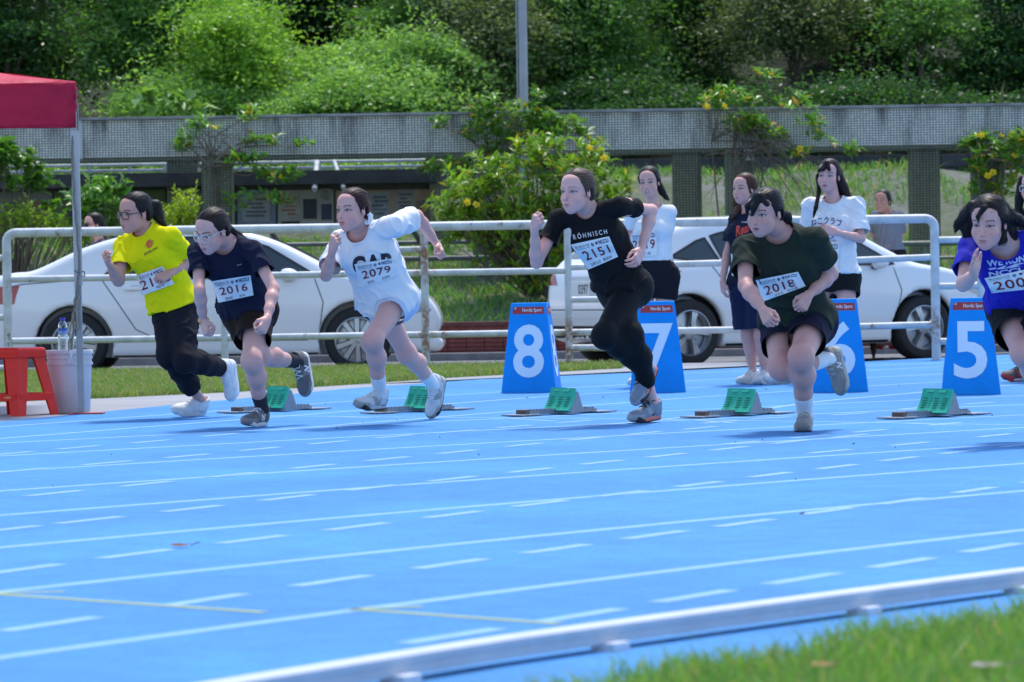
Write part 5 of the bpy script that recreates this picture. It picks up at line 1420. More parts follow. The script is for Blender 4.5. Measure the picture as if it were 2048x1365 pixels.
# stool
sp = ground(33, 832); st = empty('stool', (sp.x, sp.y, .003), math.radians(-35)); tag(st, 'red plastic stool beside the bucket at the left edge', 'stool')
M_st = mat('stool_red', (.80, .018, .010), rough=.45, spec=.3, noise=(4, .1))
Hs = .415
f = Field((-.20, -.20, Hs-.06), (.20, .20, Hs+.02), .006); f.op(pbox((0, 0, Hs-.012), (.135, .135, .016), .014), 0); f.op(pbox((0, 0, Hs-.04), (.138, .138, .03), .012), .01); f.op(pbox((0, 0, Hs-.05), (.126, .126, .032), .01), .004, 's'); f.op(pe((0, 0, Hs), (.02, .02, .04)), .004, 's')
v, q = f.mesh(1); mobj('seat', v, q, M_st, st, True)
for sx in (-1, 1):
    for sy in (-1, 1):
        mb = MB(); P = []
        for t in np.linspace(0, 1, 7):
            z = (Hs-.03)*(1-t); k = .112+.062*t; w = .052-.018*t; th = .010
            c = Vector((sx*k, sy*k, z)); P.append((c, w))
        pts = []; F = []
        for c, w in P:   # an L shaped channel
            for ox, oy in ((0, 0), (-2*w, 0), (-2*w, -.008), (-.008, -.008), (-.008, -2*w), (0, -2*w)): pts.append((c.x+sx*(ox+.012), c.y+sy*(oy+.012), c.z))
        for i in range(len(P)-1):
            for j in range(6): F.append((i*6+j, i*6+(j+1) % 6, (i+1)*6+(j+1) % 6, (i+1)*6+j))
        F += [tuple(range(6)), tuple(range(len(pts)-6, len(pts)))]
        mb.add(pts, F); mb.build('leg', M_st, st)
for a in range(4):
    R3 = Matrix.Rotation(a*math.pi/2, 3, 'Z'); mb = MB(); mb.bbox(R3 @ Vector((0, -.165, .115)), (.15, .006, .022), .003, R3); mb.build('rung', M_st, st)
P, F = text_fit('上馬牌', -.028, -.007, .028, .007, bold=.01); mobj('lettering', [(a+.08, -.1725, b+.115) for a, b in P], F, mat('stool_ink', (.75, .55, .30), .6), st)
# bucket
bp = ground(136, 829); bk = empty('bucket', (bp.x, bp.y+.14, .003)); tag(bk, 'dirty white plastic bucket with a lid under the water bottle', 'bucket')
M_bk = mat('bucket_white', (.60, .57, .60), rough=.5, noise=(3.5, .35, (.45, .33, .36)), bump=(60, .15, .002))
h_ = at(136, 702, bp.y).z
mb = MB(); mb.lathe([(.001, .002), (.118, .002), (.124, .010), (.136, h_*.72), (.138, h_*.76), (.146, h_*.765), (.146, h_*.80), (.139, h_*.805), (.139, h_*.86), (.145, h_*.865), (.145, h_*.89), (.140, h_*.895), (.141, h_*.95)], 40); mb.build('bucket_body', M_bk, bk, True)
mb = MB(); mb.lathe([(.001, h_*.985), (.125, h_*.985), (.128, h_), (.146, h_), (.149, h_*.985), (.149, h_*.94), (.142, h_*.935)], 40, cap=False); mb.build('lid', mat('bucket_lid', (.62, .60, .64), .5, noise=(5, .25)), bk, True)
mb = MB(); mb.bbox((.02, -.148, h_*.83), (.020, .008, .020), .004); mb.build('handle_lug', M_bk, bk)
q0 = at(141, 718, bp.y-.02)-bk.location; q1 = at(147, 655, bp.y-.02)-bk.location
mb = MB(); mb.tube([q0, q0.lerp(q1, .5)+Vector((.004, -.006, 0)), q1], .008, 8); mb.build('handle', mat('bucket_handle', (.70, .72, .78), .45), bk, True)
# bottle
bt = empty('water_bottle', (at(122, 699, bp.y).x, bp.y+.12, h_+.003)); tag(bt, 'clear water bottle with a blue cap standing on the bucket lid', 'bottle')
hb = at(122, 637, bp.y).z-h_; Rb = .030
pr = [(.001, .0), (.026, .0), (Rb, .006)]
for k in range(6): z = hb*(.06+.055*k); pr += [(Rb, z), (Rb*.93, z+hb*.014), (Rb, z+hb*.028)]
pr += [(Rb, hb*.46), (Rb*.985, hb*.47), (Rb*.985, hb*.68), (Rb, hb*.69), (Rb*.96, hb*.76), (Rb*.75, hb*.84), (.0135, hb*.89), (.0125, hb*.92)]
M_pet = bpy.data.materials.new('bottle_clear'); M_pet.use_nodes = True; n = M_pet.node_tree.nodes; L = M_pet.node_tree.links
tr = n.new('ShaderNodeBsdfTransparent'); tr.inputs[0].default_value = (.82, .88, .92, 1); gl = n.new('ShaderNodeBsdfGlossy'); gl.inputs['Roughness'].default_value = .08; ly = n.new('ShaderNodeLayerWeight'); ly.inputs[0].default_value = .55; ms = n.new('ShaderNodeMixShader')
L.new(ly.outputs['Facing'], ms.inputs[0]); L.new(tr.outputs[0], ms.inputs[1]); L.new(gl.outputs[0], ms.inputs[2]); L.new(ms.outputs[0], n['Material Output'].inputs[0])
mb = MB(); mb.lathe(pr, 24); mb.build('bottle_body', M_pet, bt, True)
mb = MB(); mb.lathe([(.0155, hb*.905), (.0155, hb*.985), (.014, hb), (.001, hb)], 18); mb.build('cap', mat('cap_blue', (.012, .03, .42), .4), bt, True)
mb = MB(); mb.lathe([(Rb*1.005, hb*.475), (Rb*1.005, hb*.675)], 24, cap=False); lb = mb.build('label', mat('label_blue', (.30, .45, .65), .4, noise=(60, .9, (.05, .16, .42))), bt, True)
mb = MB(); mb.lathe([(Rb*1.012, hb*.60), (Rb*1.012, hb*.675)], 24, cap=False); mb.build('label_band', mat('label_band', (.02, .08, .35), .4), lb, True)
# ---------------------------------------------------------------- people
def facing(yaw): a = math.radians(yaw); return A_((-math.sin(a), -math.cos(a), 0)), A_((-math.cos(a), math.sin(a), 0))
def reach(p, U, V, L, sg):
    """the point on the line of sight through (U, V) that lies L from p, on its near or far side"""
    O = A_((0, 0, CAMH)); d = nrm(ray(U, V)); p = A_(p)
    b = d@(p-O); q = O+d*b; e2 = ((q-p)**2).sum()
    t = math.sqrt(max(L*L-e2, 0))
    return q+d*(t if sg == 'f' else -t)
def head_frame(yaw, pitch, roll=0):
    f, r = facing(yaw); a = math.radians(pitch)
    y = f*math.cos(a)-A_((0, 0, math.sin(a))); x = r; z = np.cross(x, y)
    b = math.radians(roll); x2 = x*math.cos(b)+z*math.sin(b); z2 = z*math.cos(b)-x*math.sin(b)
    return np.stack([x2, y, z2], 1)

SKIN = mat('skin', (.60, .41, .34), rough=.48, attr='Col', sss=.06, noise=(60, .05), bump=(220, .04, .002), spec=.35)
HAIRM = {}
def hair_mat(key, c):
    M = mat('hair_'+key, c, rough=.5, noise=(40, .5), spec=.35)
    return M
def fabric(key, c, rough=.85, nz=.08):
    new = 'fabric_'+key not in MATS
    M = mat('fabric_'+key, c, rough=rough, noise=(9, nz), bump=(420, .25, .001), spec=.15)
    if new:
        n = M.node_tree.nodes; L = M.node_tree.links; p = n['Principled BSDF']; prev = p.inputs['Normal'].links[0].from_node
        tc = n.new('ShaderNodeTexCoord'); mp = n.new('ShaderNodeMapping'); mp.inputs['Scale'].default_value = (1.3, 1.3, .55); mp.inputs['Rotation'].default_value = (0, .5, .3)
        t = n.new('ShaderNodeTexNoise'); t.noise_type = 'RIDGED_MULTIFRACTAL'; t.inputs['Scale'].default_value = 9; t.inputs['Detail'].default_value = 2.5; t.inputs['Distortion'].default_value = .9
        L.new(tc.outputs['Object'], mp.inputs[0]); L.new(mp.outputs[0], t.inputs[0])
        b = n.new('ShaderNodeBump'); b.inputs['Strength'].default_value = .45; b.inputs['Distance'].default_value = .012; L.new(t.outputs[0], b.inputs['Height']); L.new(b.outputs[0], prev.inputs['Normal'])
    return M

def head_prims(p, mouth='closed'):
    nz = p.get('nose', 1.0); w = p.get('w', 1.0); jw = p.get('jaw', 1.0)
    A = [(pe((0, -.018, .03), (.073*w, .09, .077)), 0),
         (pe((0, .02, -.032), (.058*w, .066, .073)), .03),
         (pe((0, .034, -.070), (.041*w*jw, .047, .042)), .03),
         (pe((0, .062, -.098), (.019*jw, .018, .017)), .03),
         (pe((.037*w, .054, -.038), (.023, .021, .024)), .025), (pe((-.037*w, .054, -.038), (.023, .021, .024)), .025),
         (pe((.029*w*jw, .022, -.066), (.023, .032, .028)), .025), (pe((-.029*w*jw, .022, -.066), (.023, .032, .028)), .025),
         (pe((0, .035, .045), (.057*w, .048, .045)), .03),
         (pc((.012, .081, .020), (.046, .064, .019), .008), .014), (pc((-.012, .081, .020), (-.046, .064, .019), .008), .014)]
    S = [(pe((.031, .092, -.002), (.019, .016, .012)), .012), (pe((-.031, .092, -.002), (.019, .016, .012)), .012)]
    B = [(pe((.031, .0655, -.003), (.0165, .0145, .0125)), .003), (pe((-.031, .0655, -.003), (.0165, .0145, .0125)), .003),
         (pc((0, .080, .006), (0, .092+.008*nz, -.036), .0065, .0105), .012),
         (pe((.012, .086, -.041), (.008, .010, .0075)), .007), (pe((-.012, .086, -.041), (.008, .010, .0075)), .007),
         (pe((0, .070, -.068), (.029, .021, .022)), .02),
         (pe((0, .0885, -.0635), (.019, .0085, .0052)), .005), (pe((0, .0875, -.0745), (.016, .0085, .0060)), .006),
         (pc((.0, .0905, -.0615), (.021, .0815, -.0685), .004, .003), .004), (pc((.0, .0905, -.0615), (-.021, .0815, -.0685), .004, .003), .004)]
    C = [(pe((0, .096, -.0688), (.020, .010, .0012 if mouth == 'closed' else (.0042 if mouth == 'open' else .0052))), .002)]
    E = [(pe((s*.0735*w, -.010, -.012), (.008, .0155, .0265), np.array([[1, s*.25, -s*.15], [-s*.25, 1, 0], [s*.15, 0, 1]])/1.03), .006) for s in (1, -1)]
    F = [(pe((s*.082*w, -.005, -.006), (.005, .008, .013)), .005) for s in (1, -1)]
    return A, S, B, C, E, F

def build_head(o, M, s, p, neck_a, skin, blk_lo=-.155):
    """returns world vertices, faces, colours"""
    h = p.get('hv', .0029)
    f = Field((-.10, -.125, blk_lo), (.10, .12, .12), h)
    A, S, B, C, E, F = head_prims(p, p.get('mouth', 'closed'))
    for q, k in A: f.op(q, k)
    na = (A_(neck_a)-o)@M/s
    f.op(pc((0, -.022, -.05), na, .0475, .053), .025)
    for q, k in S: f.op(q, k, 's')
    for q, k in B: f.op(q, k)
    for q, k in C: f.op(q, k, 's')
    for q, k in E: f.op(q, k)
    for q, k in F: f.op(q, k, 's')
    V, Q = f.mesh(1)
    c = V[Q].mean(1)
    inside = (c[:, 2] > blk_lo+.012)
    V, Q = keep_faces(V, Q, inside)
    # pigment
    col = np.tile(A_(skin), (len(V), 1))
    x, y, z = V.T
    ax = np.abs(x)
    def mixin(w, c, a=1.0):
        w = (np.clip(w, 0, 1)*a)[:, None]; col[:] = col*(1-w)+A_(c)*w
    front = y > .03
    mixin(np.exp(-(((ax-.040)/.02)**2+((z+.038)/.02)**2))*front, (skin[0]*1.0, skin[1]*.74, skin[2]*.76), .5)
    mixin(np.exp(-((ax/.012)**2+((z+.036)/.012)**2))*front, (skin[0]*.98, skin[1]*.78, skin[2]*.78), .4)
    mixin((ax > .067)*(np.abs(z+.01) < .04)*.6, (skin[0]*1.0, skin[1]*.72, skin[2]*.7), .6)
    lip = np.where((z < -.0688), np.clip(1.6-np.hypot(ax/.019, (z+.0735)/.0075)*1.3, 0, 1), np.clip(1.6-np.hypot(ax/.022, (z+.0655)/.0055)*1.3, 0, 1))*(y > .07)
    mixin(lip*1.6, p.get('lip', (.46, .17, .17)), .85)
    if p.get('mouth') in ('smile', 'open'):
        mm = (np.hypot(ax/.0185, (z+.0688)/.0048) < 1)*(y > .06)*(y < .0885)
        mixin(mm*1.0, (.75, .72, .68) if p['mouth'] == 'smile' else (.16, .05, .05))
    # eyes
    ez = p.get('eye', .0074)
    lid = .0045 if not p.get('down') else .0015
    dx = (ax-.0315)/.0170
    arch = -.002+ez*(1-dx**2)*.9; low = -.002-ez*(1-dx**2)*.75
    eye = (np.abs(dx) < 1)*(z < arch)*(z > low)*(y > .055)
    soft = np.clip(np.minimum(arch-z, z-low)/.0022+.5, 0, 1)*(np.abs(dx) < 1)*(y > .055)
    if not p.get('down'):
        mixin(soft, (.68, .64, .62))
        gx = p.get('gaze', 0.0)
        iris = np.hypot((x-np.sign(x)*.0315-gx), (z+.0015)) < .0066
        mixin(soft*iris, p.get('iris', (.02, .012, .01)))
    lash = np.exp(-((z-arch)/.0027)**2)*(np.abs(dx) < 1.12)*(y > .05)
    mixin(lash*1.2, (.03, .02, .02), .95)
    mixin(np.exp(-((z-low)/.0016)**2)*(np.abs(dx) < 1.0)*(y > .05), (.16, .09, .08), .45)
    bz = .0215+.0035*(1-((ax-.036)/.02)**2)
    brow = np.exp(-((z-bz)/.0036)**4)*np.clip((.0215-np.abs(ax-.034))/.004, 0, 1)*(y > .045)
    mixin(brow*1.3, p.get('brow', (.05, .035, .03)), p.get('browa', .8))
    W = o+(V*s)@M.T
    return W, Q, col

def build_hand(wr, d, n, right, s, pose, skin, fore):
    z = nrm(d); y = nrm(A_(n)-z*(A_(n)@z)); x = np.cross(z, y) if right else np.cross(y, z)
    M = np.stack([x, y, z], 1)
    P = {'fist': ((70, 92, 60), .0), 'relax': ((28, 42, 26), .06), 'curl': ((50, 62, 38), .03), 'flat': ((6, 10, 8), .05)}[pose]
    pr = [(pec((0, 0, -.01), (.004, 0, .035), (.026, .018), (.034, .016), (1, 0, 0)), 0)]
    kn = [(.029, .084), (.010, .089), (-.010, .085), (-.028, .076)]
    fl = [.066, .073, .068, .054]; fr = [.0082, .0085, .0081, .0070]
    for i, (kx, kz) in enumerate(kn):
        pr.append((pc((kx*.55, -.001, .02), (kx, .002, kz), .0135, .0112), .012))
    pr.append((pe((.0, .007, .045), (.033, .013, .035)), .012))
    pr.append((pe((.024, .010, .032), (.015, .014, .026)), .012))
    fp = []
    for i, (kx, kz) in enumerate(kn):
        p = A_((kx, .002, kz)); a = 0; sp = (1.5-i)*P[1]
        for j, (lf, an) in enumerate(zip((.45, .31, .24), P[0])):
            a += math.radians(an*(1+.06*(i-1.5)))
            dr = A_((math.sin(sp)*math.cos(a), math.sin(a), math.cos(a)*math.cos(sp)))
            q = p+dr*fl[i]*lf
            fp.append((pc(p, q, fr[i]*(1-.07*j), fr[i]*(1-.07*(j+1))), .0035 if j else .005)); p = q
    if pose == 'fist': T = [(.022, .008, .022), (.042, .022, .046), (.036, .040, .066), (.016, .046, .076)]
    elif pose == 'flat': T = [(.022, .006, .022), (.046, .012, .050), (.054, .016, .078), (.056, .018, .100)]
    else: T = [(.022, .008, .022), (.043, .020, .050), (.043, .032, .078), (.036, .040, .100)]
    tp = [(pc(T[0], T[1], .0145, .0112), .01), (pc(T[1], T[2], .0105, .0092), .004), (pc(T[2], T[3], .0092, .0078), .003)]
    f = Field((-.065, -.045, -.055), (.075, .098, .185), .0031)
    for q, k in pr: f.op(q, k)
    fa = (A_(fore)-wr)@M/s; fa = fa/np.linalg.norm(fa)
    f.op(pc((0, 0, .005), fa*.07, .0212, .0245), .014)
    for q, k in tp: f.op(q, k)
    for q, k in fp: f.op(q, k)
    V, Q = f.mesh(1)
    ce = V[Q].mean(1); V, Q = keep_faces(V, Q, ce[:, 2] > -.046)
    col = np.tile(A_(skin), (len(V), 1))
    w = np.clip((V[:, 2]-.085)/.05, 0, 1)[:, None]*.25
    col = col*(1-w)+A_((skin[0], skin[1]*.75, skin[2]*.75))*w
    return wr+(V*s)@M.T, Q, col

def fold(V, Q, amp, seed, dirs=None, scale=55):
    """pull cloth into folds"""
    N = vnormals(V, Q)
    P = V.copy()
    if dirs is not None:
        d = nrm(dirs); P = P-np.outer(P@d, d)*.72
    a = waves(P, scale, seed); b = waves(V, 14, seed+1); c = waves(P, scale*1.9, seed+2)
    ridge = (1-np.minimum(np.abs(a)*1.5, 1))**2
    w = amp*(ridge*np.clip(.45+b*.7, 0, 1.2)+.22*c*np.clip(.5-b, 0, 1))
    return V+N*w[:, None]
def open_ends(V, Q, ends, h):
    """take the closing faces off hems and cuffs"""
    C = V[Q].mean(1)
    a, b, c, d = (V[Q[:, i]] for i in range(4))
    N = np.cross(c-a, d-b); N /= np.maximum(np.linalg.norm(N, axis=1), 1e-12)[:, None]
    keep = np.ones(len(Q), bool)
    for p, n, r in ends:
        dd = (C-A_(p))@A_(n); rr = np.linalg.norm(C-A_(p)-np.outer(dd, n), axis=1)
        keep &= ~((np.abs(dd) < h*1.4) & (rr < r) & (N@A_(n) > .55))
    V, Q = keep_faces(V, Q, keep)
    return trim(V, Q, ends, h)
def rim_of(Q):
    E = np.sort(np.concatenate([Q[:, [0, 1]], Q[:, [1, 2]], Q[:, [2, 3]], Q[:, [3, 0]]]), 1)
    u, c = np.unique(E, axis=0, return_counts=True)
    return u[c == 1]
def trim(V, Q, ends, h, hem=.0):
    """level the rim of every hem and cuff"""
    E = rim_of(Q); b = np.unique(E); V = V.copy()
    for p, n, r in ends:
        n = A_(n); d = (V[b]-A_(p))@n; rr = np.linalg.norm(V[b]-A_(p)-np.outer(d, n), axis=1)
        k = b[(np.abs(d) < h*2.6) & (rr < r*1.15)]
        V[k] -= np.outer((V[k]-A_(p))@n-h*.3, n)
        S = np.zeros((len(V), 3)); W = np.zeros(len(V)); m = np.zeros(len(V), bool); m[k] = True
        e = E[m[E].all(1)]
        for _ in range(4):
            S[:] = 0; W[:] = 0
            for a, c in ((0, 1), (1, 0)):
                np.add.at(S, e[:, a], V[e[:, c]]); np.add.at(W, e[:, a], 1)
            kk = W > 0; V[kk] = .5*V[kk]+.5*S[kk]/W[kk][:, None]
    return V, Q
def clear_ball(V, Q, c, r, h):
    d = V-A_(c); l = np.linalg.norm(d/np.asarray(r), axis=1)
    keep = (l[Q] > 1).any(1)
    near = l < 1.0
    V = V.copy(); V[near] = A_(c)+d[near]/np.maximum(l[near], 1e-6)[:, None]
    return keep_faces(V, Q, keep)

# ---- shoes
def shoe_meshes(style):
    f = Field((-.06, -.075, -.005), (.06, .205, .15), .0042)
    f.op(pe((0, -.018, .045), (.034, .042, .052)), 0)
    f.op(pec((0, 0, .045), (.003, .12, .030), (.037, .048), (.043, .032), (1, 0, 0)), .02)
    f.op(pe((.004, .145, .030), (.041, .050, .032)), .02)
    f.op(pec((0, -.004, .05), (0, -.012, .098), (.035, .050), (.034, .050), (1, 0, 0), cut=[((0, -.01, .1), (0, .25, .97))]), .02)
    f.op(pc((0, .045, .082), (0, .10, .052), .022, .020), .02)
    f.op(pe((0, -.008, .125), (.029, .043, .045)), .004, 's')
    f.op(pbox((0, .06, -.03), (.1, .2, .036), .002), .002, 's')
    V, Q = f.mesh(1)
    g = Field((-.065, -.08, -.01), (.065, .215, .07), .0042)
    th = style.get('sole', .026)
    def sole(X, Y, Z):
        z = Z-np.maximum(Y-.105, 0)**2*np.float32(2.6)-np.maximum(-Y-.02, 0)**2*np.float32(3)
        t = np.clip((Y+.025)/.165, 0, 1)
        r = .037+.010*t
        d2 = np.sqrt((X-.004*t)**2+(Y-(-.025+.165*t))**2)-r
        top = th+.012*np.clip((.03-Y)/.08, 0, 1)
        d3 = np.maximum(z-top, -z)
        return np.maximum(d2, d3)+np.sqrt(np.maximum(d2+.006, 0)**2+np.maximum(d3+.006, 0)**2)*.35-.0022
    g.op((sole, A_((-.06, -.075, 0)), A_((.06, .205, .06))), 0)
    V2, Q2 = g.mesh(1)
    return (V, Q), (V2, Q2)
def shoe_style(key, upper, sole, lace, logo=None, accent=None, mesh_bump=True, soleh=.026, tread=None):
    return dict(key=key, upper=upper, sole_c=sole, lace=lace, logo=logo, accent=accent, sole=soleh, tread=tread)
SHOE_CACHE = {}
def make_shoe(parent, org, M, ankle, style, s=1.0, sock=None):
    """M columns: side, toe, up; the ankle joint sits .09 above the sole"""
    key = style['key']
    if key not in SHOE_CACHE:
        (V, Q), (V2, Q2) = shoe_meshes(style)
        um = mat('shoe_'+key, style['upper'], rough=.7, noise=(60, .18), bump=(600, .3, .001))
        sm = mat('shoe_sole_'+key, style['sole_c'], rough=.6, noise=(50, .15))
        lm_ = mat('shoe_lace_'+key, style['lace'], rough=.8)
        am = mat('shoe_panel_'+key, style['accent'] or style['upper'], rough=.55, noise=(80, .12))
        d = {}
        d['shoe'] = mesh_np('shoe', V, Q, um, True); d['sole'] = mesh_np('sole', V2, Q2, sm, True)
        B = bvh_of(V, Q)
        mb = MB()
        for i in range(6):
            y = .028+.0125*i; pts = []
            for k in range(9):
                t = -1+k/4; x = .021*t
                h = B.ray_cast(Vector((x, y+(.006 if i % 2 else -.006)*t, .2)), Vector((0, 0, -1)))
                if h[0] is not None: pts.append(h[0]+Vector((0, 0, .0022)))
            if len(pts) > 3: mb.tube(pts, .0027, 5)
        for sg in (-1, 1):
            p0 = Vector((0, .03, .108)); lp = [p0+Vector((sg*.03*math.sin(t*3.14), .012*math.sin(t*6.2), .014*math.sin(t*3.14)-.022*t)) for t in np.linspace(0, 1, 9)]
            mb.tube(lp, .0022, 5)
        d['laces'] = mesh_np('laces', np.array(mb.v), mb.f, lm_, True)
        # side panels: heel counter, toe guard and the saddle, raised off the upper
        N = vnormals(V, Q); x, y, z = V.T
        C = V[Q].mean(1)
        pm = ((C[:, 1] < -.022) & (C[:, 2] < .065)) | ((C[:, 1] > .125-.6*(C[:, 2]-.03)) & (C[:, 2] < .048)) | ((np.abs(C[:, 1]-.058-.5*(C[:, 2]-.04)) < .016) & (C[:, 2] < .078)) | (C[:, 2] < .030)
        Vp, Qp = keep_faces(V+N*.0016, Q, pm)
        d['panel'] = mesh_np('panel', Vp, Qp, am, True)
        if style['logo']:
            t, lc = style['logo']
            if t == 'N': P, F = text_fit('N', -.5, -.5, .5, .5, bold=.05, shear=.25)
            else:
                tt = np.linspace(0, 1, 12)
                up = np.stack([-.5+tt*1.3, -.15+.55*tt**2.0-.25*np.sin(tt*3.14)], 1); lw = np.stack([-.5+tt*1.3, -.15+.55*tt**2.0-.25*np.sin(tt*3.14)-.22*np.sin(np.minimum(tt*1.25, 1)*3.14)**.7], 1)
                P = np.concatenate([up, lw]); F = [(i, 12+i, 13+i) for i in range(11)]+[(i, 13+i, i+1) for i in range(11)]
            for sg in (-1, 1):
                LV = []; LF = []; n0 = 0
                for px, py in P:
                    yy = .045-sg*0+px*.040*(1 if sg < 0 else -1)*(-1); zz = .052+py*.036
                    h = B.ray_cast(Vector((sg*.12, yy, zz)), Vector((-sg, 0, 0)))
                    LV.append((h[0]+Vector((sg*.0034, 0, 0)))[:] if h[0] is not None else (sg*.042, yy, zz))
                LF += [tuple(i+n0 for i in f) for f in F]
                d['logo'+('' if sg < 0 else '2')] = mesh_np('logo', np.array(LV), LF, mat('shoe_logo_'+key, lc, rough=.5))
        if style['tread']:
            C2 = V2[Q2].mean(1); Vt, Qt = keep_faces(V2+vnormals(V2, Q2)*.0012, Q2, (C2[:, 2] < .009+.5*np.maximum(C2[:, 1]-.10, 0)))
            d['outsole'] = mesh_np('outsole', Vt, Qt, mat('shoe_tread_'+key, style['tread'], rough=.7), True)
        SHOE_CACHE[key] = d
    d = SHOE_CACHE[key]
    T = Matrix.Identity(4)
    R = np.asarray(M)*s
    t = A_(ankle)-R@A_((0, 0, .088))-A_(org)
    for i in range(3):
        for j in range(3): T[i][j] = R[i, j]
        T[i][3] = t[i]
    o = link('shoe', d['shoe'], parent); o.matrix_basis = T
    for k, me in d.items():
        if k != 'shoe': link(k.rstrip('2'), me, o)
    return o

def foot_frame(ankle, heel, toe, knee):
    y = nrm(A_(toe)-A_(heel)); z = nrm(A_(knee)-A_(ankle)); z = nrm(z-y*(z@y)); x = np.cross(y, z)
    return np.stack([x, y, z], 1)

def person(S):
    s = S.get('s', 1.0); g = S.get('g', 1.0); Y0 = S['Y']
    skin = tuple(A_(S.get('skin', (.60, .41, .34)))*A_((1.08, .82, .80)))
    J = {}
    def pt(k): u, v, dy = S[k]; return A_(at(u, v, Y0+dy))
    pel, neck, hd = pt('pel'), pt('neck'), pt('head')
    yaw, hyaw = S['yaw'], S.get('hipyaw', S['yaw'])
    fv, rv = facing(yaw); hf, hr = facing(hyaw)
    t = nrm(neck-pel); TL = np.linalg.norm(neck-pel)
    sh = {}
    for k, sg in (('R', 1), ('L', -1)):
        u, v = S['sh'+k][:2]; dy = S['sh'+k][2] if len(S['sh'+k]) > 2 else S['neck'][2]+sg*.16*s*math.sin(math.radians(yaw))
        sh[k] = A_(at(u, v, Y0+dy))
    sax = nrm(sh['R']-sh['L']); tf = nrm(np.cross(t, sax)); 
    if tf@fv < 0: tf = -tf
    hip = {'R': pel+hr*.085*s*g-t*.03, 'L': pel-hr*.085*s*g-t*.03}
    el, wr, hn = {}, {}, {}
    for k in 'RL':
        if 'el'+k not in S: continue
        e = S['el'+k]; el[k] = reach(sh[k], e[0], e[1], .275*s, e[2])
        w = S['wr'+k]; wr[k] = reach(el[k], w[0], w[1], .235*s, w[2])
        h_ = S['hn'+k]; hn[k] = reach(wr[k], h_[0], h_[1], .085*s, h_[2])
    kn, an = {}, {}
    for k in 'RL':
        if 'kn'+k not in S: continue
        q = S['kn'+k]; kn[k] = reach(hip[k], q[0], q[1], .40*s, q[2])
        if 'an'+k in S:
            a = S['an'+k]
            an[k] = A_(at(a[0], a[1], a[2])) if not isinstance(a[2], str) else reach(kn[k], a[0], a[1], .385*s, a[2])
    FR = {}
    for k in an:
        if 'ft'+k not in S: continue
        (hu, hv_, hy), (tu, tv, ty) = S['ft'+k]
        he = A_(at(hu, hv_, an[k][1]+hy)); to = A_(at(tu, tv, an[k][1]+ty))
        if not isinstance(S['an'+k][2], str):
            dz = (to-he)[2]*S.get('flat', .25); to[2] = he[2]+dz
        F = foot_frame(an[k], he, to, kn[k])
        if not isinstance(S['an'+k][2], str):          # a foot that carries weight stands on the ground
            pts = np.array([(x, y, z) for x in (-.04, .04) for y, z in ((-.06, .006), (-.02, 0), (.10, .0), (.15, .006), (.19, .022))])*s*S.get('fs', 1.0)
            low = (pts@F.T+an[k]-F@A_((0, 0, .088*s)))[:, 2].min()
            an[k] = an[k]-A_((0, 0, low-S.get('gz', .004)))
        FR[k] = F
    base = A_(S.get('base', (pel[0], pel[1], 0.0)))
    # ---------------- body
    P = [(pec(pel-t*.05, pel+t*.06, (.140*s*g, .100*s*g), (.128*s*g, .092*s*g), hr), 0),
         (pec(pel+t*.06, pel+t*.20*TL/.5, (.126*s*g, .090*s*g), (.106*s*g, .080*s*g), hr+sax), .05),
         (pec(pel+t*TL*.42, pel+t*TL*.68, (.104*s*g, .078*s*g), (.112*s*g, .080*s*g), sax), .05),
         (pec(pel+t*TL*.68, pel+t*TL*.80, (.112*s*g, .080*s*g), (.092*s, .056*s), sax), .04)]
    for k in 'RL':
        P.append((pc(neck-t*.045*s, sh[k], .044*s, .038*s*g), .03))
        P.append((pe(hip[k]-hf*.045, A_((.080, .080, .098))*s*g), .05))
    if S.get('bust', 1):
        for sg in (1, -1): P.append((pe(pel+t*TL*.66+tf*.065*s*g+sax*sg*.065*s, A_((.056, .056, .056))*s*g), .035))
    P.append((pc(neck-t*.02, hd+(neck-hd)*.35, .050*s, .0465*s), .03))
    ag = S.get('ag', 1.0)
    for k in el:
        P += [(pc(sh[k], el[k], .039*s*ag, .030*s*ag), .03),
              (pc(el[k], el[k]+(wr[k]-el[k])*.28, .030*s*ag, .0335*s*ag), .02),
              (pc(el[k]+(wr[k]-el[k])*.28, el[k]+(wr[k]-el[k])*.65, .0335*s*ag, .0255*s*ag), .02),
              (pc(el[k]+(wr[k]-el[k])*.65, wr[k], .0255*s*ag, .0205*s), .02),
              (pe(sh[k]+(el[k]-sh[k])*.22, A_((.040, .040, .050))*s*ag), .03)]
    lg = S.get('lg', 1.0); tg = S.get('tg', .93)
    for k in kn:
        P.append((pc(hip[k], kn[k], .084*s*lg*tg, .050*s*lg), .04))
        if k in an:
            d = nrm(an[k]-kn[k]); bk = nrm(hip[k]-kn[k]); bk = -nrm(bk-d*(bk@d)) if np.linalg.norm(np.cross(bk, d)) > .1 else -hf
            cm = kn[k]+(an[k]-kn[k])*.34
            back = np.cross(d, np.cross(d, hf)); 
            bd = -hf-d*((-hf)@d); bd = nrm(bd)
            P += [(pe(kn[k], A_((.042, .042, .052))*s*lg), .05),
                  (pc(kn[k], cm+bd*.010*s, .044*s*lg, .0500*s*lg), .04),
                  (pc(cm+bd*.010*s, kn[k]+(an[k]-kn[k])*.64, .0500*s*lg, .037*s*lg), .04),
                  (pc(kn[k]+(an[k]-kn[k])*.62, an[k]+d*.03*s, .037*s*lg, .0285*s), .03)]
            P.append((pc(an[k], an[k]+d*.02, .0285*s, .030*s), .02))
    los = np.min([q[0][1] for q in P], 0); his = np.max([q[0][2] for q in P], 0)
    f = Field(los-.03, his+.03, S.get('hb', .008))
    for q, k in P: f.op(q, k*s)
    V, Q = f.mesh(2)
    col = np.tile(A_(skin), (len(V), 1))
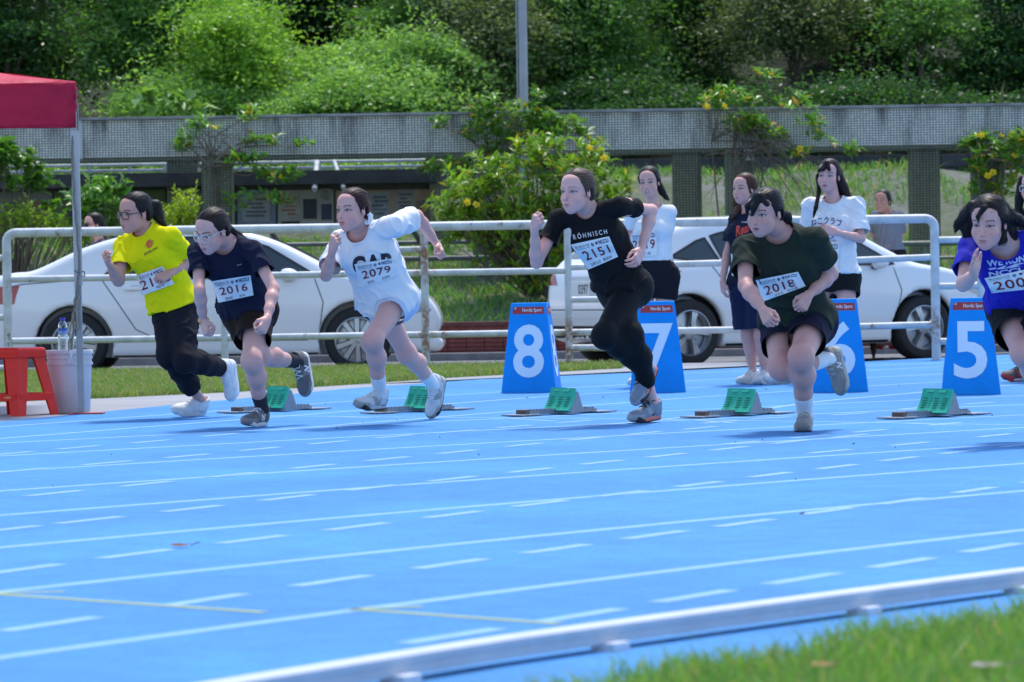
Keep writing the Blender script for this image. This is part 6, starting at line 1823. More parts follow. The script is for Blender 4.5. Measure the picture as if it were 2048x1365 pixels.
    for k in kn:
        w = np.exp(-(np.linalg.norm(V-kn[k]-hf*.03, axis=1)/(.05*s))**2)[:, None]*S.get('kneered', .3)
        col = col*(1-w)+A_((skin[0]*.95, skin[1]*.62, skin[2]*.62))*w
    for k in el:
        w = np.exp(-(np.linalg.norm(V-el[k], axis=1)/(.04*s))**2)[:, None]*.25
        col = col*(1-w)+A_((skin[0]*.95, skin[1]*.7, skin[2]*.7))*w
    parts = [(V, Q, col)]
    M = head_frame(*S['face']); hs = s*S.get('hs', 1.0)
    parts.append(build_head(hd, M, hs, S.get('hp', {}), neck-t*.02, skin))
    for k in hn:
        pose, nv = S.get('hand'+k, ('fist', None))
        d = hn[k]-wr[k]
        nv = nv if nv is not None else (fv if k == 'R' else fv)
        parts.append(build_hand(wr[k], d, nv, k == 'R', s*.93, pose, skin, el[k]))
    VV, QQ, CC = [], [], []; n = 0
    for v, q, c in parts:
        VV.append(v); QQ.append(q+n); CC.append(c); n += len(v)
    root = mobj('person', np.concatenate(VV)-base, np.concatenate(QQ), SKIN, None, True, col=np.concatenate(CC))
    root.location = base
    tag(root, S['label'], 'person', S.get('group'))
    # ---------------- shirt
    sl = S['shirt']; k0 = sl.get('slack', .018); hv = sl.get('h', .0055)
    hem = sl.get('hem', -.04); fl = sl.get('flare', .02)
    hp = pel+t*hem; hn_ = sl.get('hemn', None); hn_ = nrm(-t if hn_ is None else hn_)
    ws = sl.get('waist', 0.0)
    cutb = [(hp, hn_)]
    g2 = 1+(g-1)*.6
    T = [(pec(pel+t*TL*.78, pel+t*TL*.62, (.108*s*g2+k0*.7, .072*s*g+k0*.7), (.122*s*g2+k0*.8, .090*s*g+k0), sax), 0),
         (pec(pel+t*TL*.62, pel+t*TL*.36, (.122*s*g+k0*.9, .090*s*g+k0), (.112*s*g+k0+fl*.4-ws, .088*s*g+k0+fl*.4-ws), sax), .05),
         (pec(pel+t*TL*.36, hp-t*.06, (.112*s*g+k0+fl*.4-ws, .088*s*g+k0+fl*.4-ws), (.142*s*g+k0+fl, .106*s*g+k0+fl), sax+hr, cut=cutb), .05)]
    if S.get('bust', 1):
        for sg in (1, -1): T.append((pe(pel+t*TL*.66+tf*.065*s*g+sax*sg*.065*s, A_((.060, .060, .060))*s*g+k0*.8), .05))
    ends = [(hp, hn_, .4)]
    for k in 'RL':
        T.append((pc(neck-t*.042*s, sh[k], .052*s+k0*.25, .042*s*g2+k0*.28), .045))
        if k in el:
            d = nrm(el[k]-sh[k]); ls = sl.get('sleeve', .16)*s; p = sh[k]+d*ls
            r1 = .041*s*ag*g2+k0*.5+sl.get('sflare', .008)*.7
            T.append((pc(sh[k], p+d*.05, .041*s*g2*ag+k0*.3, r1, cut=[(p, d)]), .035))
            ends.append((p, d, r1*1.04))
    kb_ = S.get('bottom', {}).get('slack', .02)
    for k in kn:            # the hem lies over a lifted thigh
        d = nrm(kn[k]-hip[k]); e_ = hip[k]+d*sl.get('drape', .10)*s; T.append((pc(hip[k], e_+d*.05, .088*s*lg*tg+kb_*.7+.010, .080*s*lg*tg+kb_*.7+.012, cut=cutb+[(e_, d)]), .045))
    los = np.min([q[0][1] for q in T], 0); his = np.max([q[0][2] for q in T], 0)
    f = Field(los-.03, his+.03, hv)
    for q, k in T: f.op(q, k)
    V, Q = f.mesh(1)
    V, Q = open_ends(V, Q, ends, hv)
    nb = neck+tf*sl.get('neckf', .030)*s+t*.018
    V, Q = clear_ball(V, Q, nb, A_((1, 1, 1))*sl.get('neckr', .075)*s, hv)
    V = fold(V, Q, sl.get('fold', .007)*1.35, hash_(S['label']), sl.get('fdir'), sl.get('fscale', 55)); V, Q = trim(V, Q, ends, hv*1.5)
    smat = fabric(sl['key'], sl['c'], nz=sl.get('nz', .06))
    mobj('shirt', V-base, Q, smat, root, True)
    SB = bvh_of(V, Q)
    # collar rib
    rim = []
    ax1 = sax; ax2 = tf
    nbr = sl.get('neckr', .075)*s
    for a in np.linspace(0, 2*math.pi, 40, endpoint=False):
        dr = ax1*math.cos(a)+ax2*math.sin(a)
        best = None
        for e in np.linspace(-1.3, .9, 45):
            q = nb+(dr*math.cos(e)+t*math.sin(e))*nbr
            h = SB.find_nearest(Vector(q))
            if h[0] is not None and (best is None or h[3] < best[0]): best = (h[3], A_(h[0]))
        if best: rim.append(best[1])
    if len(rim) > 20:
        rim = np.array(rim)
        for _ in range(3): rim = (np.roll(rim, 1, 0)+rim*2+np.roll(rim, -1, 0))/4
        mb = MB(); mb.tube([tuple(p) for p in rim], .0055*s, 6, close=True)
        mb.build('collar', fabric(sl.get('ckey', sl['key']), sl.get('cc', sl['c'])), root, True, org=base)
    # ---------------- shorts, trousers or leggings
    bo = S.get('bottom')
    BB = None
    if bo:
        kb = bo.get('slack', .02)
        T = [(pec(pel+t*.10, pel+t*.02, (.116*s*g+kb*.2, .086*s*g+kb*.2), (.136*s*g+kb*.7, .100*s*g+kb*.7), hr), 0),
             (pec(pel+t*.02, pel-t*.05, (.136*s*g+kb*.8, .100*s*g+kb*.8), (.142*s*g+kb*.8, .104*s*g+kb*.8), hr), .03)]
        ends = []
        for k in 'RL':
            T.append((pe(hip[k]-hf*.045, A_((.080, .080, .098))*s*g+kb*.5), .04))
            if k not in kn: continue
            d = nrm(kn[k]-hip[k])
            if bo['type'] == 'shorts':
                p = hip[k]+d*bo['len']*s
                T.append((pc(hip[k], p+d*.06, .088*s*lg*tg+kb*.6, .074*s*lg*tg+kb*.7+bo.get('flare', .012)*.6, cut=[(p, d)]), .035)); ends.append((p, d, .2))
            else:
                r = bo.get('r', (.088, .056, .05, .036))
                T.append((pc(hip[k], kn[k], .084*s*lg*tg+kb, .051*s*lg+kb), .04))
                d2 = nrm(an[k]-kn[k]); p = kn[k]+d2*bo['len']*s
                fl2 = bo.get('flare', .0)
                bd = nrm(-hf-d2*((-hf)@d2))
                cm = kn[k]+(an[k]-kn[k])*.34+bd*.010*s; c2 = kn[k]+(an[k]-kn[k])*.64
                T.append((pe(kn[k], A_((.045, .045, .055))*s*lg+kb), .04))
                T.append((pc(kn[k], cm, .045*s*lg+kb, .0510*s*lg+kb), .04))
                T.append((pc(cm, c2, .0510*s*lg+kb, .038*s*lg+kb+fl2*.6, cut=[(p, d2)]), .04)); T.append((pc(c2, p+d2*.05, .038*s*lg+kb+fl2*.6, .031*s+kb+fl2, cut=[(p, d2)]), .03)); ends.append((p, d2, .12))
        los = np.min([q[0][1] for q in T], 0); his = np.max([q[0][2] for q in T], 0)
        hv2 = bo.get('h', .006)
        f = Field(los-.03, his+.03, hv2)
        for q, k in T: f.op(q, k)
        V, Q = f.mesh(1)
        V, Q = open_ends(V, Q, ends, hv2)
        V = fold(V, Q, bo.get('fold', .006), hash_(S['label'])+9, bo.get('fdir'), 50); V, Q = trim(V, Q, ends, hv2*1.5)
        mobj(bo['name'], V-base, Q, fabric(bo['key'], bo['c'], rough=bo.get('rough', .85)), root, True)
        BB = bvh_of(V, Q)
    # ---------------- feet
    for k in an:
        if 'ft'+k not in S: continue
        F = FR[k]
        st = S['shoe']
        make_shoe(root, base, F, an[k], st, s*S.get('fs', 1.0))
        sk = S.get('sock')
        if sk:
            d = nrm(kn[k]-an[k]); L = sk['len']*s
            f = Field(np.minimum(an[k], an[k]+d*L)-.09, np.maximum(an[k], an[k]+d*L)+.09, .0045)
            f.op(pc(an[k]-F[:, 2]*.035*s+F[:, 1]*.01, an[k], .038*s, .0345*s), 0)
            f.op(pc(an[k], an[k]+d*(L+.04), .0335*s*max(lg, 1), (.0345*s+.10*L)*max(lg, 1), cut=[(an[k]+d*L, d)]), .02)
            V, Q = f.mesh(1); V, Q = open_ends(V, Q, [(an[k]+d*L, d, .09)], .0045)
            tt = (V-an[k])@d
            rib = np.sin(np.arctan2((V-an[k])@F[:, 0], (V-an[k])@F[:, 1])*22)
            V = V+vnormals(V, Q)*(.0008*rib*(tt > 0)*(tt < L-.012))[:, None]
            mobj('sock', V-base, Q, fabric('sock_'+sk['key'], sk['c']), root, True)
    # ---------------- hair
    hr_ = S.get('hair')
    if hr_:
        build_hair(root, base, hd, M, hs, hr_, Y0, S)
    for pr in S.get('prints', []): put_print(root, base, [SB]+([BB] if BB and pr.get('both') else []), pr, Y0)
    if S.get('bib'): put_bib(root, base, [SB]+([BB] if BB else []), S['bib'], Y0)
    if S.get('glasses'): put_glasses(root, base, hd, M, hs, S['glasses'])
    return dict(root=root, base=base, sh=sh, el=el, wr=wr, hn=hn, kn=kn, an=an, pel=pel, neck=neck, hd=hd, M=M, s=s, SB=SB, BB=BB)
def hash_(t): return sum(ord(c)*(i+3) for i, c in enumerate(t)) % 9973

def build_hair(root, base, hd, M, s, H, Y0, S):
    """prims in the head's own axes; chains in the picture"""
    f = Field((-.16, -.22, -.40 if H.get('long') else -.20), (.16, .16, .15), H.get('hv', .0045 if H.get('long') else .0036))
    vol = H.get('vol', 1.0)
    hw_ = max(S.get('hp', {}).get('w', 1.0), 1.0)
    f.op(pe((0, -.021, .036), (.0830*vol*hw_, .0995*vol, .0850*vol)), 0)
    f.op(pe((0, -.045, -.012), (.0775*vol*hw_, .071*vol, .070)), .03)
    # the hairline: how low the hair reaches, by the angle round the head from the forehead to the nape
    fz = H.get('hairline', .0)
    if H.get('tied', True): ha, hz = (0, 28, 42, 54, 64, 74, 80, 86, 100, 110, 125, 180), (.053, .053, .046, .030, .006, -.020, -.024, .006, .012, -.026, -.056, -.066)
    elif H.get('ears', True): ha, hz = (0, 28, 42, 54, 64, 72, 80, 86, 98, 106, 125, 180), (.050, .051, .044, .026, -.002, -.030, -.050, .004, .010, -.050, -.10, -.11)
    else: ha, hz = (0, 28, 42, 52, 60, 68, 80, 180), (.052, .052, .042, .018, -.020, -.07, -.11, -.12)
    def below(X, Y, Z):
        ph = np.degrees(np.abs(np.arctan2(X, Y+.018)))
        return Z-np.interp(ph, ha, hz).astype(np.float32)-np.float32(fz)
    f.op((below, A_((-.2, -.3, -.4)), A_((.2, .3, .2))), .004, 's')
    for q, k in H.get('prims', []): f.op(q, k)
    inv = lambda p: (A_(p)-hd)@M/s
    for ch in H.get('chains', []):
        pts = [inv(at(u, v, hd[1]+dy)) for u, v, dy, r in ch]
        rs = [c[3] for c in ch]
        for i in range(len(pts)-1): f.op(pc(pts[i], pts[i+1], rs[i], rs[i+1]), .012)
    for q, k in H.get('cut', []): f.op(q, k, 's')
    V, Q = f.mesh(1)
    N = vnormals(V, Q)
    if H.get('long') or not H.get('tied', True):
        ph = np.arctan2(V[:, 0], -(V[:, 1]+.01))*9+waves(V, 12, 5)*.6
    else:
        c0 = A_(H.get('tie', (0, -.11, .0))); ax = nrm(A_((0, .10, .05))-c0)
        d = V-c0; e1 = A_((1, 0, 0)); e2 = np.cross(ax, e1)
        ph = np.arctan2(d@e1, d@e2)*9+waves(V, 12, 5)*.5
    rs_ = np.random.default_rng(3); st = sum(rs_.random()*np.sin(ph*k_+rs_.random()*6) for k_ in (2.3, 3.7, 5.1, 7.9, 11.3))/1.6
    V = V+N*(.0009*st+.0010*waves(V, 45, 8))[:, None]
    W = hd+(V*s)@M.T
    hcol = A_(H['c'])*(1+.55*np.clip(st, -1, 1.3))[:, None]
    o = mobj('hair', W-base, Q, mat('hair', (.02, .015, .014), rough=.5, attr='Col', noise=(90, .35), spec=.2), root, True, col=hcol)
    # fine strands lying along the hair, some of them working loose
    ns = H.get('strands', 170)
    if ns:
        mb = MB(); r = np.random.default_rng(hash_(S['label'])); HB = bvh_of(V, Q); longh = H.get('long') or not H.get('tied', True)
        tie = A_(H.get('tie', (0, -.11, .0)))
        for i in r.integers(len(V), size=ns):
            p = V[i].copy(); free = r.random() < H.get('free', .22); pts = []; n0 = N[i]; m_ = int(r.integers(5, 9)); st_ = .011
            for k in range(m_):
                if longh: fl_ = A_((p[0]*.6, p[1]*.4-.02, -.12+(p[2] > .04)*.10)); fl_ = fl_+A_((np.sign(p[0])*.06, -.05, 0))*(p[2] > .03)
                else: fl_ = tie-p if p[1] > tie[1]+.01 else A_((0, -.05, -.12))
                fl_ = fl_-n0*(fl_@n0); d = nrm(fl_)+r.normal(size=3)*.10
                lift = .0012+(free*(k/m_)**1.6*.014)
                pts.append(tuple(hd+((p+n0*lift)*s)@M.T))
                q = p+d*st_; h = HB.find_nearest(Vector(q))
                if h[0] is None or h[3] > .03: break
                if free and k > m_-3: p = q
                else: p = A_(h[0]); n0 = A_(h[1]); n0 = n0 if n0@(p-A_((0, -.02, .02))) > 0 else -n0
            if len(pts) > 2: mb.tube(pts, [.0011*(1-.75*k/len(pts)) for k in range(len(pts))], 3, caps=False)
        if mb.v:
            so = mb.build('hair_strand', hair_mat(H['key'], tuple(A_(H['c'])*1.35)), o, False, org=base); so['kind'] = 'stuff'
    if H.get('scrunchie'):
        u, v, dy, R_, c = H['scrunchie']
        p = A_(at(u, v, hd[1]+dy)); mb = MB()
        a = nrm(M[:, 1]); b = nrm(M[:, 2]*.5+M[:, 0]*.9); 
        pts = []
        for t in np.linspace(0, 2*math.pi, 36, endpoint=False):
            rr = R_*(1+.12*math.sin(t*9)); pts.append(tuple(p+M[:, 2]*math.cos(t)*rr+M[:, 0]*math.sin(t)*rr+M[:, 1]*.004*math.sin(t*7)))
        mb.tube(pts, .012, 8, close=True)
        mb.build('scrunchie', fabric('scrunchie', c), root, True, org=base)

INK = lambda key, c: mat('ink_'+key, c, rough=.7)
def put_print(root, base, B, pr, Y0):
    q = pr['quad']
    sh = Sheet(B, q, Y0, 26, 12, .002, 2)
    for name, ink, P, F in pr['art']:
        P2, F2 = split_tris(P, F, .06)
        mobj(name, sh.map(P2, .0022)-base, F2, INK(*ink), root)
def put_bib(root, base, B, b, Y0):
    sh = Sheet(B, b['quad'], Y0, 20, 14, .013, 4)
    if b.get('wave'):
        G = sh.G; d = nrm(G.reshape(-1, 3).mean(0)-A_((0, 0, CAMH)))
        jj, ii = np.mgrid[0:15, 0:21]
        sh.G = G-d*(np.abs(np.sin(ii/20*3.1*b['wave'][0]))*b['wave'][1]*(jj/14)**1.5)[..., None]
    V, F = sh.grid_mesh()
    keep = None
    paper = mat('bib_paper', (.80, .80, .80), rough=.6, noise=(30, .05), bump=(40, .12, .004))
    o = mobj('race_bib', V-base, F, paper, root, True)
    red = ('bib_red', (.22, .012, .016)); nav = ('bib_navy', (.02, .03, .12)); gr = ('bib_grey', (.10, .11, .16))
    art = []
    if b['num']:
        P, Fc = text_fit(b['num'], *b.get('numbox', (.13, .30, .87, .66)), bold=.012, space=1.12)
        art.append(('number', red, P, Fc))
    P, Fc = text_fit('NCCU', .68, .76, .94, .93, bold=.03); art.append(('lettering', nav, P, Fc))
    P, Fc = disc2(.0, .0, 1, 14); art.append(('emblem', ('bib_badge', (.16, .03, .10)), P*A_((.032, .062))+A_((.625, .84)), Fc))
    P, Fc = disc2(0, 0, 1, 14, .6); art.append(('emblem', nav, P*A_((.036, .07))+A_((.51, .82)), Fc))
    P, Fc = disc2(0, 0, .35, 10); art.append(('emblem', nav, P*A_((.036, .07))+A_((.51, .82)), Fc))
    P, Fc = text_fit('國立政治大學', .06, .81, .43, .90); art.append(('lettering', nav, P, Fc))
    P, Fc = text_fit('校慶運動會暨水上運動會', .06, .74, .43, .785); art.append(('lettering', gr, P, Fc))
    for tx, bx in b.get('foot', []):
        P, Fc = text_fit(tx, *bx); art.append(('lettering', gr, P, Fc))
    for name, ink, P, Fc in art:
        P2, F2 = split_tris(P, Fc, .08)
        mobj(name, sh.map(P2, .0018)-base, F2, INK(*ink), o)
    # the pins at the corners
    mb = MB()
    for p in sh.map(A_([(.02, .97), (.98, .97), (.02, .06), (.98, .06)]), .003):
        mb.bbox(p, (.006, .0015, .0015), .001)
    mb.build('safety_pin', mat('steel', (.6, .6, .62), .3, 1.0), o, org=base)
def put_glasses(root, base, hd, M, s, g):
    mb = MB(); lens = MB()
    w, h, r = g.get('w', .023), g.get('h', .019), g.get('r', .0022)
    def W(x, y, z): return tuple(hd+(A_((x, y, z))*s)@M.T)
    for sg in (1, -1):
        pts = []
        for t in np.linspace(0, 2*math.pi, 28, endpoint=False):
            c, q = math.cos(t), math.sin(t); k = g.get('sq', .6)
            cx = math.copysign(abs(c)**k, c)*w; cz = math.copysign(abs(q)**k, q)*h
            x = sg*.0315+cx; pts.append(W(x, .098-.9*max(abs(x)-.02, 0)**1*.28, -.006+cz))
        mb.tube(pts, r*s, 6, close=True)
        ctr = W(sg*.0315, .0965, -.006); n = len(lens.v)
        lens.add(pts+[ctr], [(i, (i+1) % 28, 28) for i in range(28)])
        mb.tube([W(sg*(.0315+w), .088, .003), W(sg*.074, .05, .004), W(sg*.0795, .0, .003), W(sg*.078, -.028, -.01)], r*s*.9, 6)
    mb.tube([W(-.010, .099, .0), W(0, .1015, .003), W(.010, .099, .0)], r*s, 6)
    o = mb.build('glasses', mat('glasses_'+g['key'], g['c'], rough=.3, metal=g.get('metal', 0)), root, True, org=base)
    if g.get('dark'): lm_ = mat('lens_dark', (.02, .02, .025), .1)
    else:
        lm_ = MATS.get('lens_clear')
        if lm_ is None:
            lm_ = bpy.data.materials.new('lens_clear'); lm_.use_nodes = True; n = lm_.node_tree.nodes; L = lm_.node_tree.links
            tr = n.new('ShaderNodeBsdfTransparent'); gl = n.new('ShaderNodeBsdfGlossy'); gl.inputs['Roughness'].default_value = .03
            fr = n.new('ShaderNodeFresnel'); fr.inputs[0].default_value = 1.5; mq = n.new('ShaderNodeMath'); mq.operation = 'MULTIPLY'; mq.inputs[1].default_value = .22; ms = n.new('ShaderNodeMixShader')
            L.new(fr.outputs[0], mq.inputs[0]); L.new(mq.outputs[0], ms.inputs[0]); L.new(tr.outputs[0], ms.inputs[1]); L.new(gl.outputs[0], ms.inputs[2]); L.new(ms.outputs[0], n['Material Output'].inputs[0])
            MATS['lens_clear'] = lm_
    lens.build('lens', lm_, o, True, org=base)
# ---------------------------------------------------------------- the runners and the girls waiting behind them
SH_KNIT = shoe_style('knit', (.74, .74, .76), (.78, .78, .78), (.75, .75, .76), None, (.66, .66, .68), soleh=.032)
SH_GREY = shoe_style('grey', (.13, .12, .13), (.72, .72, .72), (.7, .7, .72), ('N', (.75, .75, .76)), (.20, .19, .20))
SH_SILVER = shoe_style('silver', (.62, .62, .64), (.55, .55, .53), (.72, .72, .72), ('N', (.30, .32, .36)), (.30, .31, .32), tread=(.02, .02, .022), soleh=.030)
SH_CORAL = shoe_style('coral', (.22, .26, .33), (.85, .20, .15), (.012, .012, .014), ('S', (.015, .015, .02)), (.30, .34, .40), tread=(.02, .02, .025), soleh=.030)
SH_TAUPE = shoe_style('taupe', (.27, .26, .25), (.36, .38, .35), (.45, .45, .45), ('N', (.62, .62, .62)), (.20, .195, .19), soleh=.032)
SH_WHITE = shoe_style('white', (.70, .70, .70), (.66, .65, .62), (.74, .74, .74), ('S', (.62, .36, .36)), (.60, .60, .60), soleh=.030)
SH_RED = shoe_style('red', (.06, .06, .07), (.75, .74, .74), (.10, .10, .11), ('S', (.5, .03, .03)), (.40, .03, .03), tread=(.45, .03, .03))
WSOCK = dict(key='white', c=(.78, .78, .78), len=.13)
GR = 'girls breaking from the start'
def ball_print():
    P, F = disc2(.5, .62, .30, 20); art = [('emblem', ('orange', (.72, .18, .03)), P*A_((.8, 1.0))+A_((.08, .02)), F)]
    for a in (.25, 1.3):
        t = np.linspace(-.34, .34, 8); d = A_((math.cos(a), math.sin(a))); n = A_((-d[1], d[0]))
        c = A_((.48, .64)); up = c+np.outer(t, d)+np.outer(.07*(1-(t/.34)**2)+.012, n); lo = c+np.outer(t, d)+np.outer(.07*(1-(t/.34)**2)-.012, n)
        art.append(('emblem', ('dark', (.02, .02, .02)), np.concatenate([up, lo]), [(i, 8+i, 9+i) for i in range(7)]+[(i, 9+i, i+1) for i in range(7)]))
    P, F = text_fit('EXCELLENT', .0, .0, 1.0, .17, bold=.02, shear=.2); art.append(('lettering', ('dark', (.02, .02, .02)), P, F))
    return art
PEOPLE = {}
PEOPLE['A'] = person(dict(label='runner in a bright yellow T-shirt and black trousers with dark-framed glasses', group=GR, Y=24.05, yaw=38, hipyaw=48,
    pel=(346, 602, .0), neck=(288, 454, -.10), head=(269, 425, -.15), shR=(247, 492), shL=(343, 473), elR=(237, 562, 'n'), wrR=(220, 530, 'n'), hnR=(207, 514, 'n'),
    elL=(381, 523, 'f'), wrL=(340, 547, 'n'), hnL=(318, 557, 'n'), handR=('fist', (.9, -.1, .45)), handL=('fist', (.3, .8, -.35)),
    knR=(336, 712, 'n'), anR=(402, 806, 24.2), knL=(370, 722, 'n'), anL=(447, 738, 'f'), ftR=((430, 830, .05), (362, 834, -.12)), ftL=((470, 722, .03), (477, 794, .0)),
    face=(48, 8, 4), hp=dict(w=1.05, jaw=1.08, lip=(.42, .20, .20)), skin=(.55, .37, .31), ag=1.12,
    shirt=dict(key='yellow', c=(.80, .74, .004), slack=.018, hem=-.015, flare=.024, sleeve=.17, sflare=.010, fold=.007, neckr=.074),
    bottom=dict(name='trousers', type='long', key='black_twill', c=(.012, .012, .018), slack=.012, len=.345, flare=.010, fold=.010),
    shoe=SH_KNIT, hair=dict(key='black', c=(.012, .009, .010), chains=[[(298, 410, .06, .030), (312, 412, .06, .034), (316, 432, .07, .034), (324, 446, .07, .018), (332, 452, .06, .008)]], tie=(0, -.10, .03)),
    glasses=dict(key='dark', c=(.02, .018, .016), w=.0265, h=.021, r=.0026),
    bib=dict(quad=[(274, 551), (325, 533), (349, 568), (283, 592)], num='2145', numbox=(.05, .22, 1.0, .68), foot=[('楊舒淇', (.48, .06, .72, .20))]),
    prints=[dict(quad=[(283, 485), (312, 472), (317, 497), (289, 512)], art=ball_print())]))
PEOPLE['B'] = person(dict(label='runner in a navy T-shirt and dark brown shorts with clear-framed glasses, looking down', group=GR, Y=22.35, yaw=34, hipyaw=45,
    pel=(491, 612, .05), neck=(454, 475, -.22), head=(423, 461, -.32), shR=(396, 507), shL=(506, 500), elR=(399, 582, 'n'), wrR=(407, 644, 'f'), hnR=(413, 668, 'n'),
    elL=(547, 578, 'n'), wrL=(534, 640, 'n'), hnL=(524, 662, 'n'), handR=('fist', (.75, .5, .1)), handL=('fist', (-.8, .6, 0)),
    knL=(503, 722, 'n'), anL=(524, 812, 22.32), knR=(520, 712, 'n'), anR=(593, 724, 'f'), ftL=((539, 843, .10), (503, 851, -.12)), ftR=((609, 712, .03), (618, 776, 0)),
    face=(40, 24, 6), hp=dict(w=1.0, lip=(.40, .16, .17)), skin=(.63, .45, .40), lg=.98,
    shirt=dict(key='navy', c=(.010, .013, .035), slack=.020, hem=-.005, flare=.012, sleeve=.15, fold=.008, neckr=.088, neckf=.050),
    bottom=dict(name='shorts', type='shorts', key='dark_brown', c=(.022, .012, .010), slack=.024, len=.24, flare=.022, fold=.008),
    shoe=SH_GREY, sock=dict(key='charcoal', c=(.04, .04, .045), len=.11),
    hair=dict(key='dark_brown', c=(.022, .013, .012), chains=[[(452, 452, .07, .024), (462, 462, .09, .020), (478, 470, .10, .014), (492, 477, .10, .007)]], tie=(0, -.11, -.02)),
    glasses=dict(key='clear', c=(.55, .55, .52), w=.0255, h=.0215, r=.0026),
    bib=dict(quad=[(423, 563), (501, 551), (507, 591), (437, 606)], num='2016', foot=[('國貿碩', (.22, .04, .42, .17)), ('李怡', (.60, .04, .78, .17))]),
    prints=[dict(quad=[(474, 530), (484, 528), (484, 530), (474, 532)], art=[('lettering', ('pale', (.5, .5, .55)), *text_fit('SPORT', 0, 0, 1, 1))])]))
PEOPLE['C'] = person(dict(label='runner in a white T-shirt and pale shorts with a scrunchie, elbow raised behind', group=GR, Y=22.4, yaw=36, hipyaw=46,
    pel=(772, 590, .05), neck=(720, 454, -.18), head=(704, 419, -.27), shR=(681, 482), shL=(786, 452), elR=(652, 552, 'n'), wrR=(665, 502, 'n'), hnR=(669, 477, 'n'),
    elL=(834, 431, 'f'), wrL=(875, 491, 'f'), hnL=(888, 510, 'n'), handR=('fist', (.8, .5, .3)), handL=('fist', (-.7, -.3, -.6)),
    knL=(745, 681, 'n'), anL=(761, 786, 'f'), knR=(813, 708, 'f'), anR=(866, 768, 'f'), ftL=((777, 826, .06), (728, 830, -.12)), ftR=((893, 768, .03), (879, 836, 0)),
    face=(38, 4, 0), hp=dict(w=.98, lip=(.50, .17, .17)), skin=(.64, .45, .40), s=.99, lg=.98,
    shirt=dict(key='white', c=(.80, .80, .82), slack=.030, hem=-.045, flare=.030, sleeve=.20, sflare=.022, fold=.011, neckr=.084, neckf=.042, fscale=42),
    bottom=dict(name='shorts', type='shorts', key='pale_blue', c=(.55, .62, .78), slack=.018, len=.13, flare=.02),
    shoe=SH_SILVER, sock=WSOCK,
    hair=dict(key='chestnut', c=(.035, .012, .012), chains=[[(730, 425, .07, .026), (737, 440, .07, .022), (737, 452, .07, .012)]], tie=(0, -.11, -.02), scrunchie=(734, 436, .02, .026, (.85, .88, .90))),
    bib=dict(quad=[(709, 529), (786, 517), (795, 552), (720, 576)], num='2079', foot=[('教育系', (.22, .05, .40, .17)), ('莊喆閔', (.60, .05, .80, .17))]),
    prints=[dict(quad=[(703, 514), (781, 505), (786, 540), (708, 550)], art=[('lettering', ('gap', (.012, .014, .035)), *text_fit('GAP', .0, 0, 1, 1, bold=.055, space=1.15))])]))
PEOPLE['D'] = person(dict(label='fair runner in a black T-shirt and black leggings with grey and coral shoes', group=GR, Y=21.95, yaw=34, hipyaw=50,
    pel=(1240, 566, .05), neck=(1177, 414, -.14), head=(1153, 382, -.22), shR=(1117, 438), shL=(1240, 413), elR=(1073, 526, 'n'), wrR=(1069, 460, 'n'), hnR=(1074, 437, 'n'),
    elL=(1303, 421, 'f'), wrL=(1282, 503, 'n'), hnL=(1273, 523, 'n'), handR=('fist', (.75, .5, .3)), handL=('relax', (-.8, .6, .1)),
    knL=(1208, 672, 'n'), anL=(1285, 737, 'f'), knR=(1262, 670, 'n'), anR=(1306, 788, 22.05), ftL=((1312, 741, .03), (1292, 788, -.02)), ftR=((1329, 810, .08), (1279, 843, -.10)),
    face=(38, 4, 1), hp=dict(w=.97, nose=1.9, jaw=.98, iris=(.05, .08, .10), brow=(.16, .10, .07), browa=.55, lip=(.52, .24, .24)), skin=(.70, .50, .45), s=1.02, lg=1.0,
    shirt=dict(key='black', c=(.010, .010, .012), slack=.016, hem=.015, flare=.010, sleeve=.14, sflare=.006, fold=.007, neckr=.072),
    bottom=dict(name='leggings', type='long', key='black_knit', c=(.008, .008, .010), slack=.008, len=.34, fold=.0025, rough=.7),
    shoe=SH_CORAL, hair=dict(key='light_brown', c=(.085, .055, .042), chains=[[(1182, 372, .06, .030), (1186, 388, .07, .022), (1181, 400, .06, .014)]], tie=(0, -.11, -.01)),
    bib=dict(quad=[(1141, 490), (1218, 473), (1236, 514), (1176, 540)], num='2151', foot=[('法學士班', (.16, .05, .48, .18)), ('蘭愛婷', (.56, .05, .84, .18))]),
    prints=[dict(quad=[(1146, 470), (1213, 459), (1215, 468), (1148, 480)], art=[('lettering', ('white', (.75, .75, .78)), *text_fit('RÖHNISCH', 0, 0, 1, 1.2, bold=.01, space=1.5))])]))
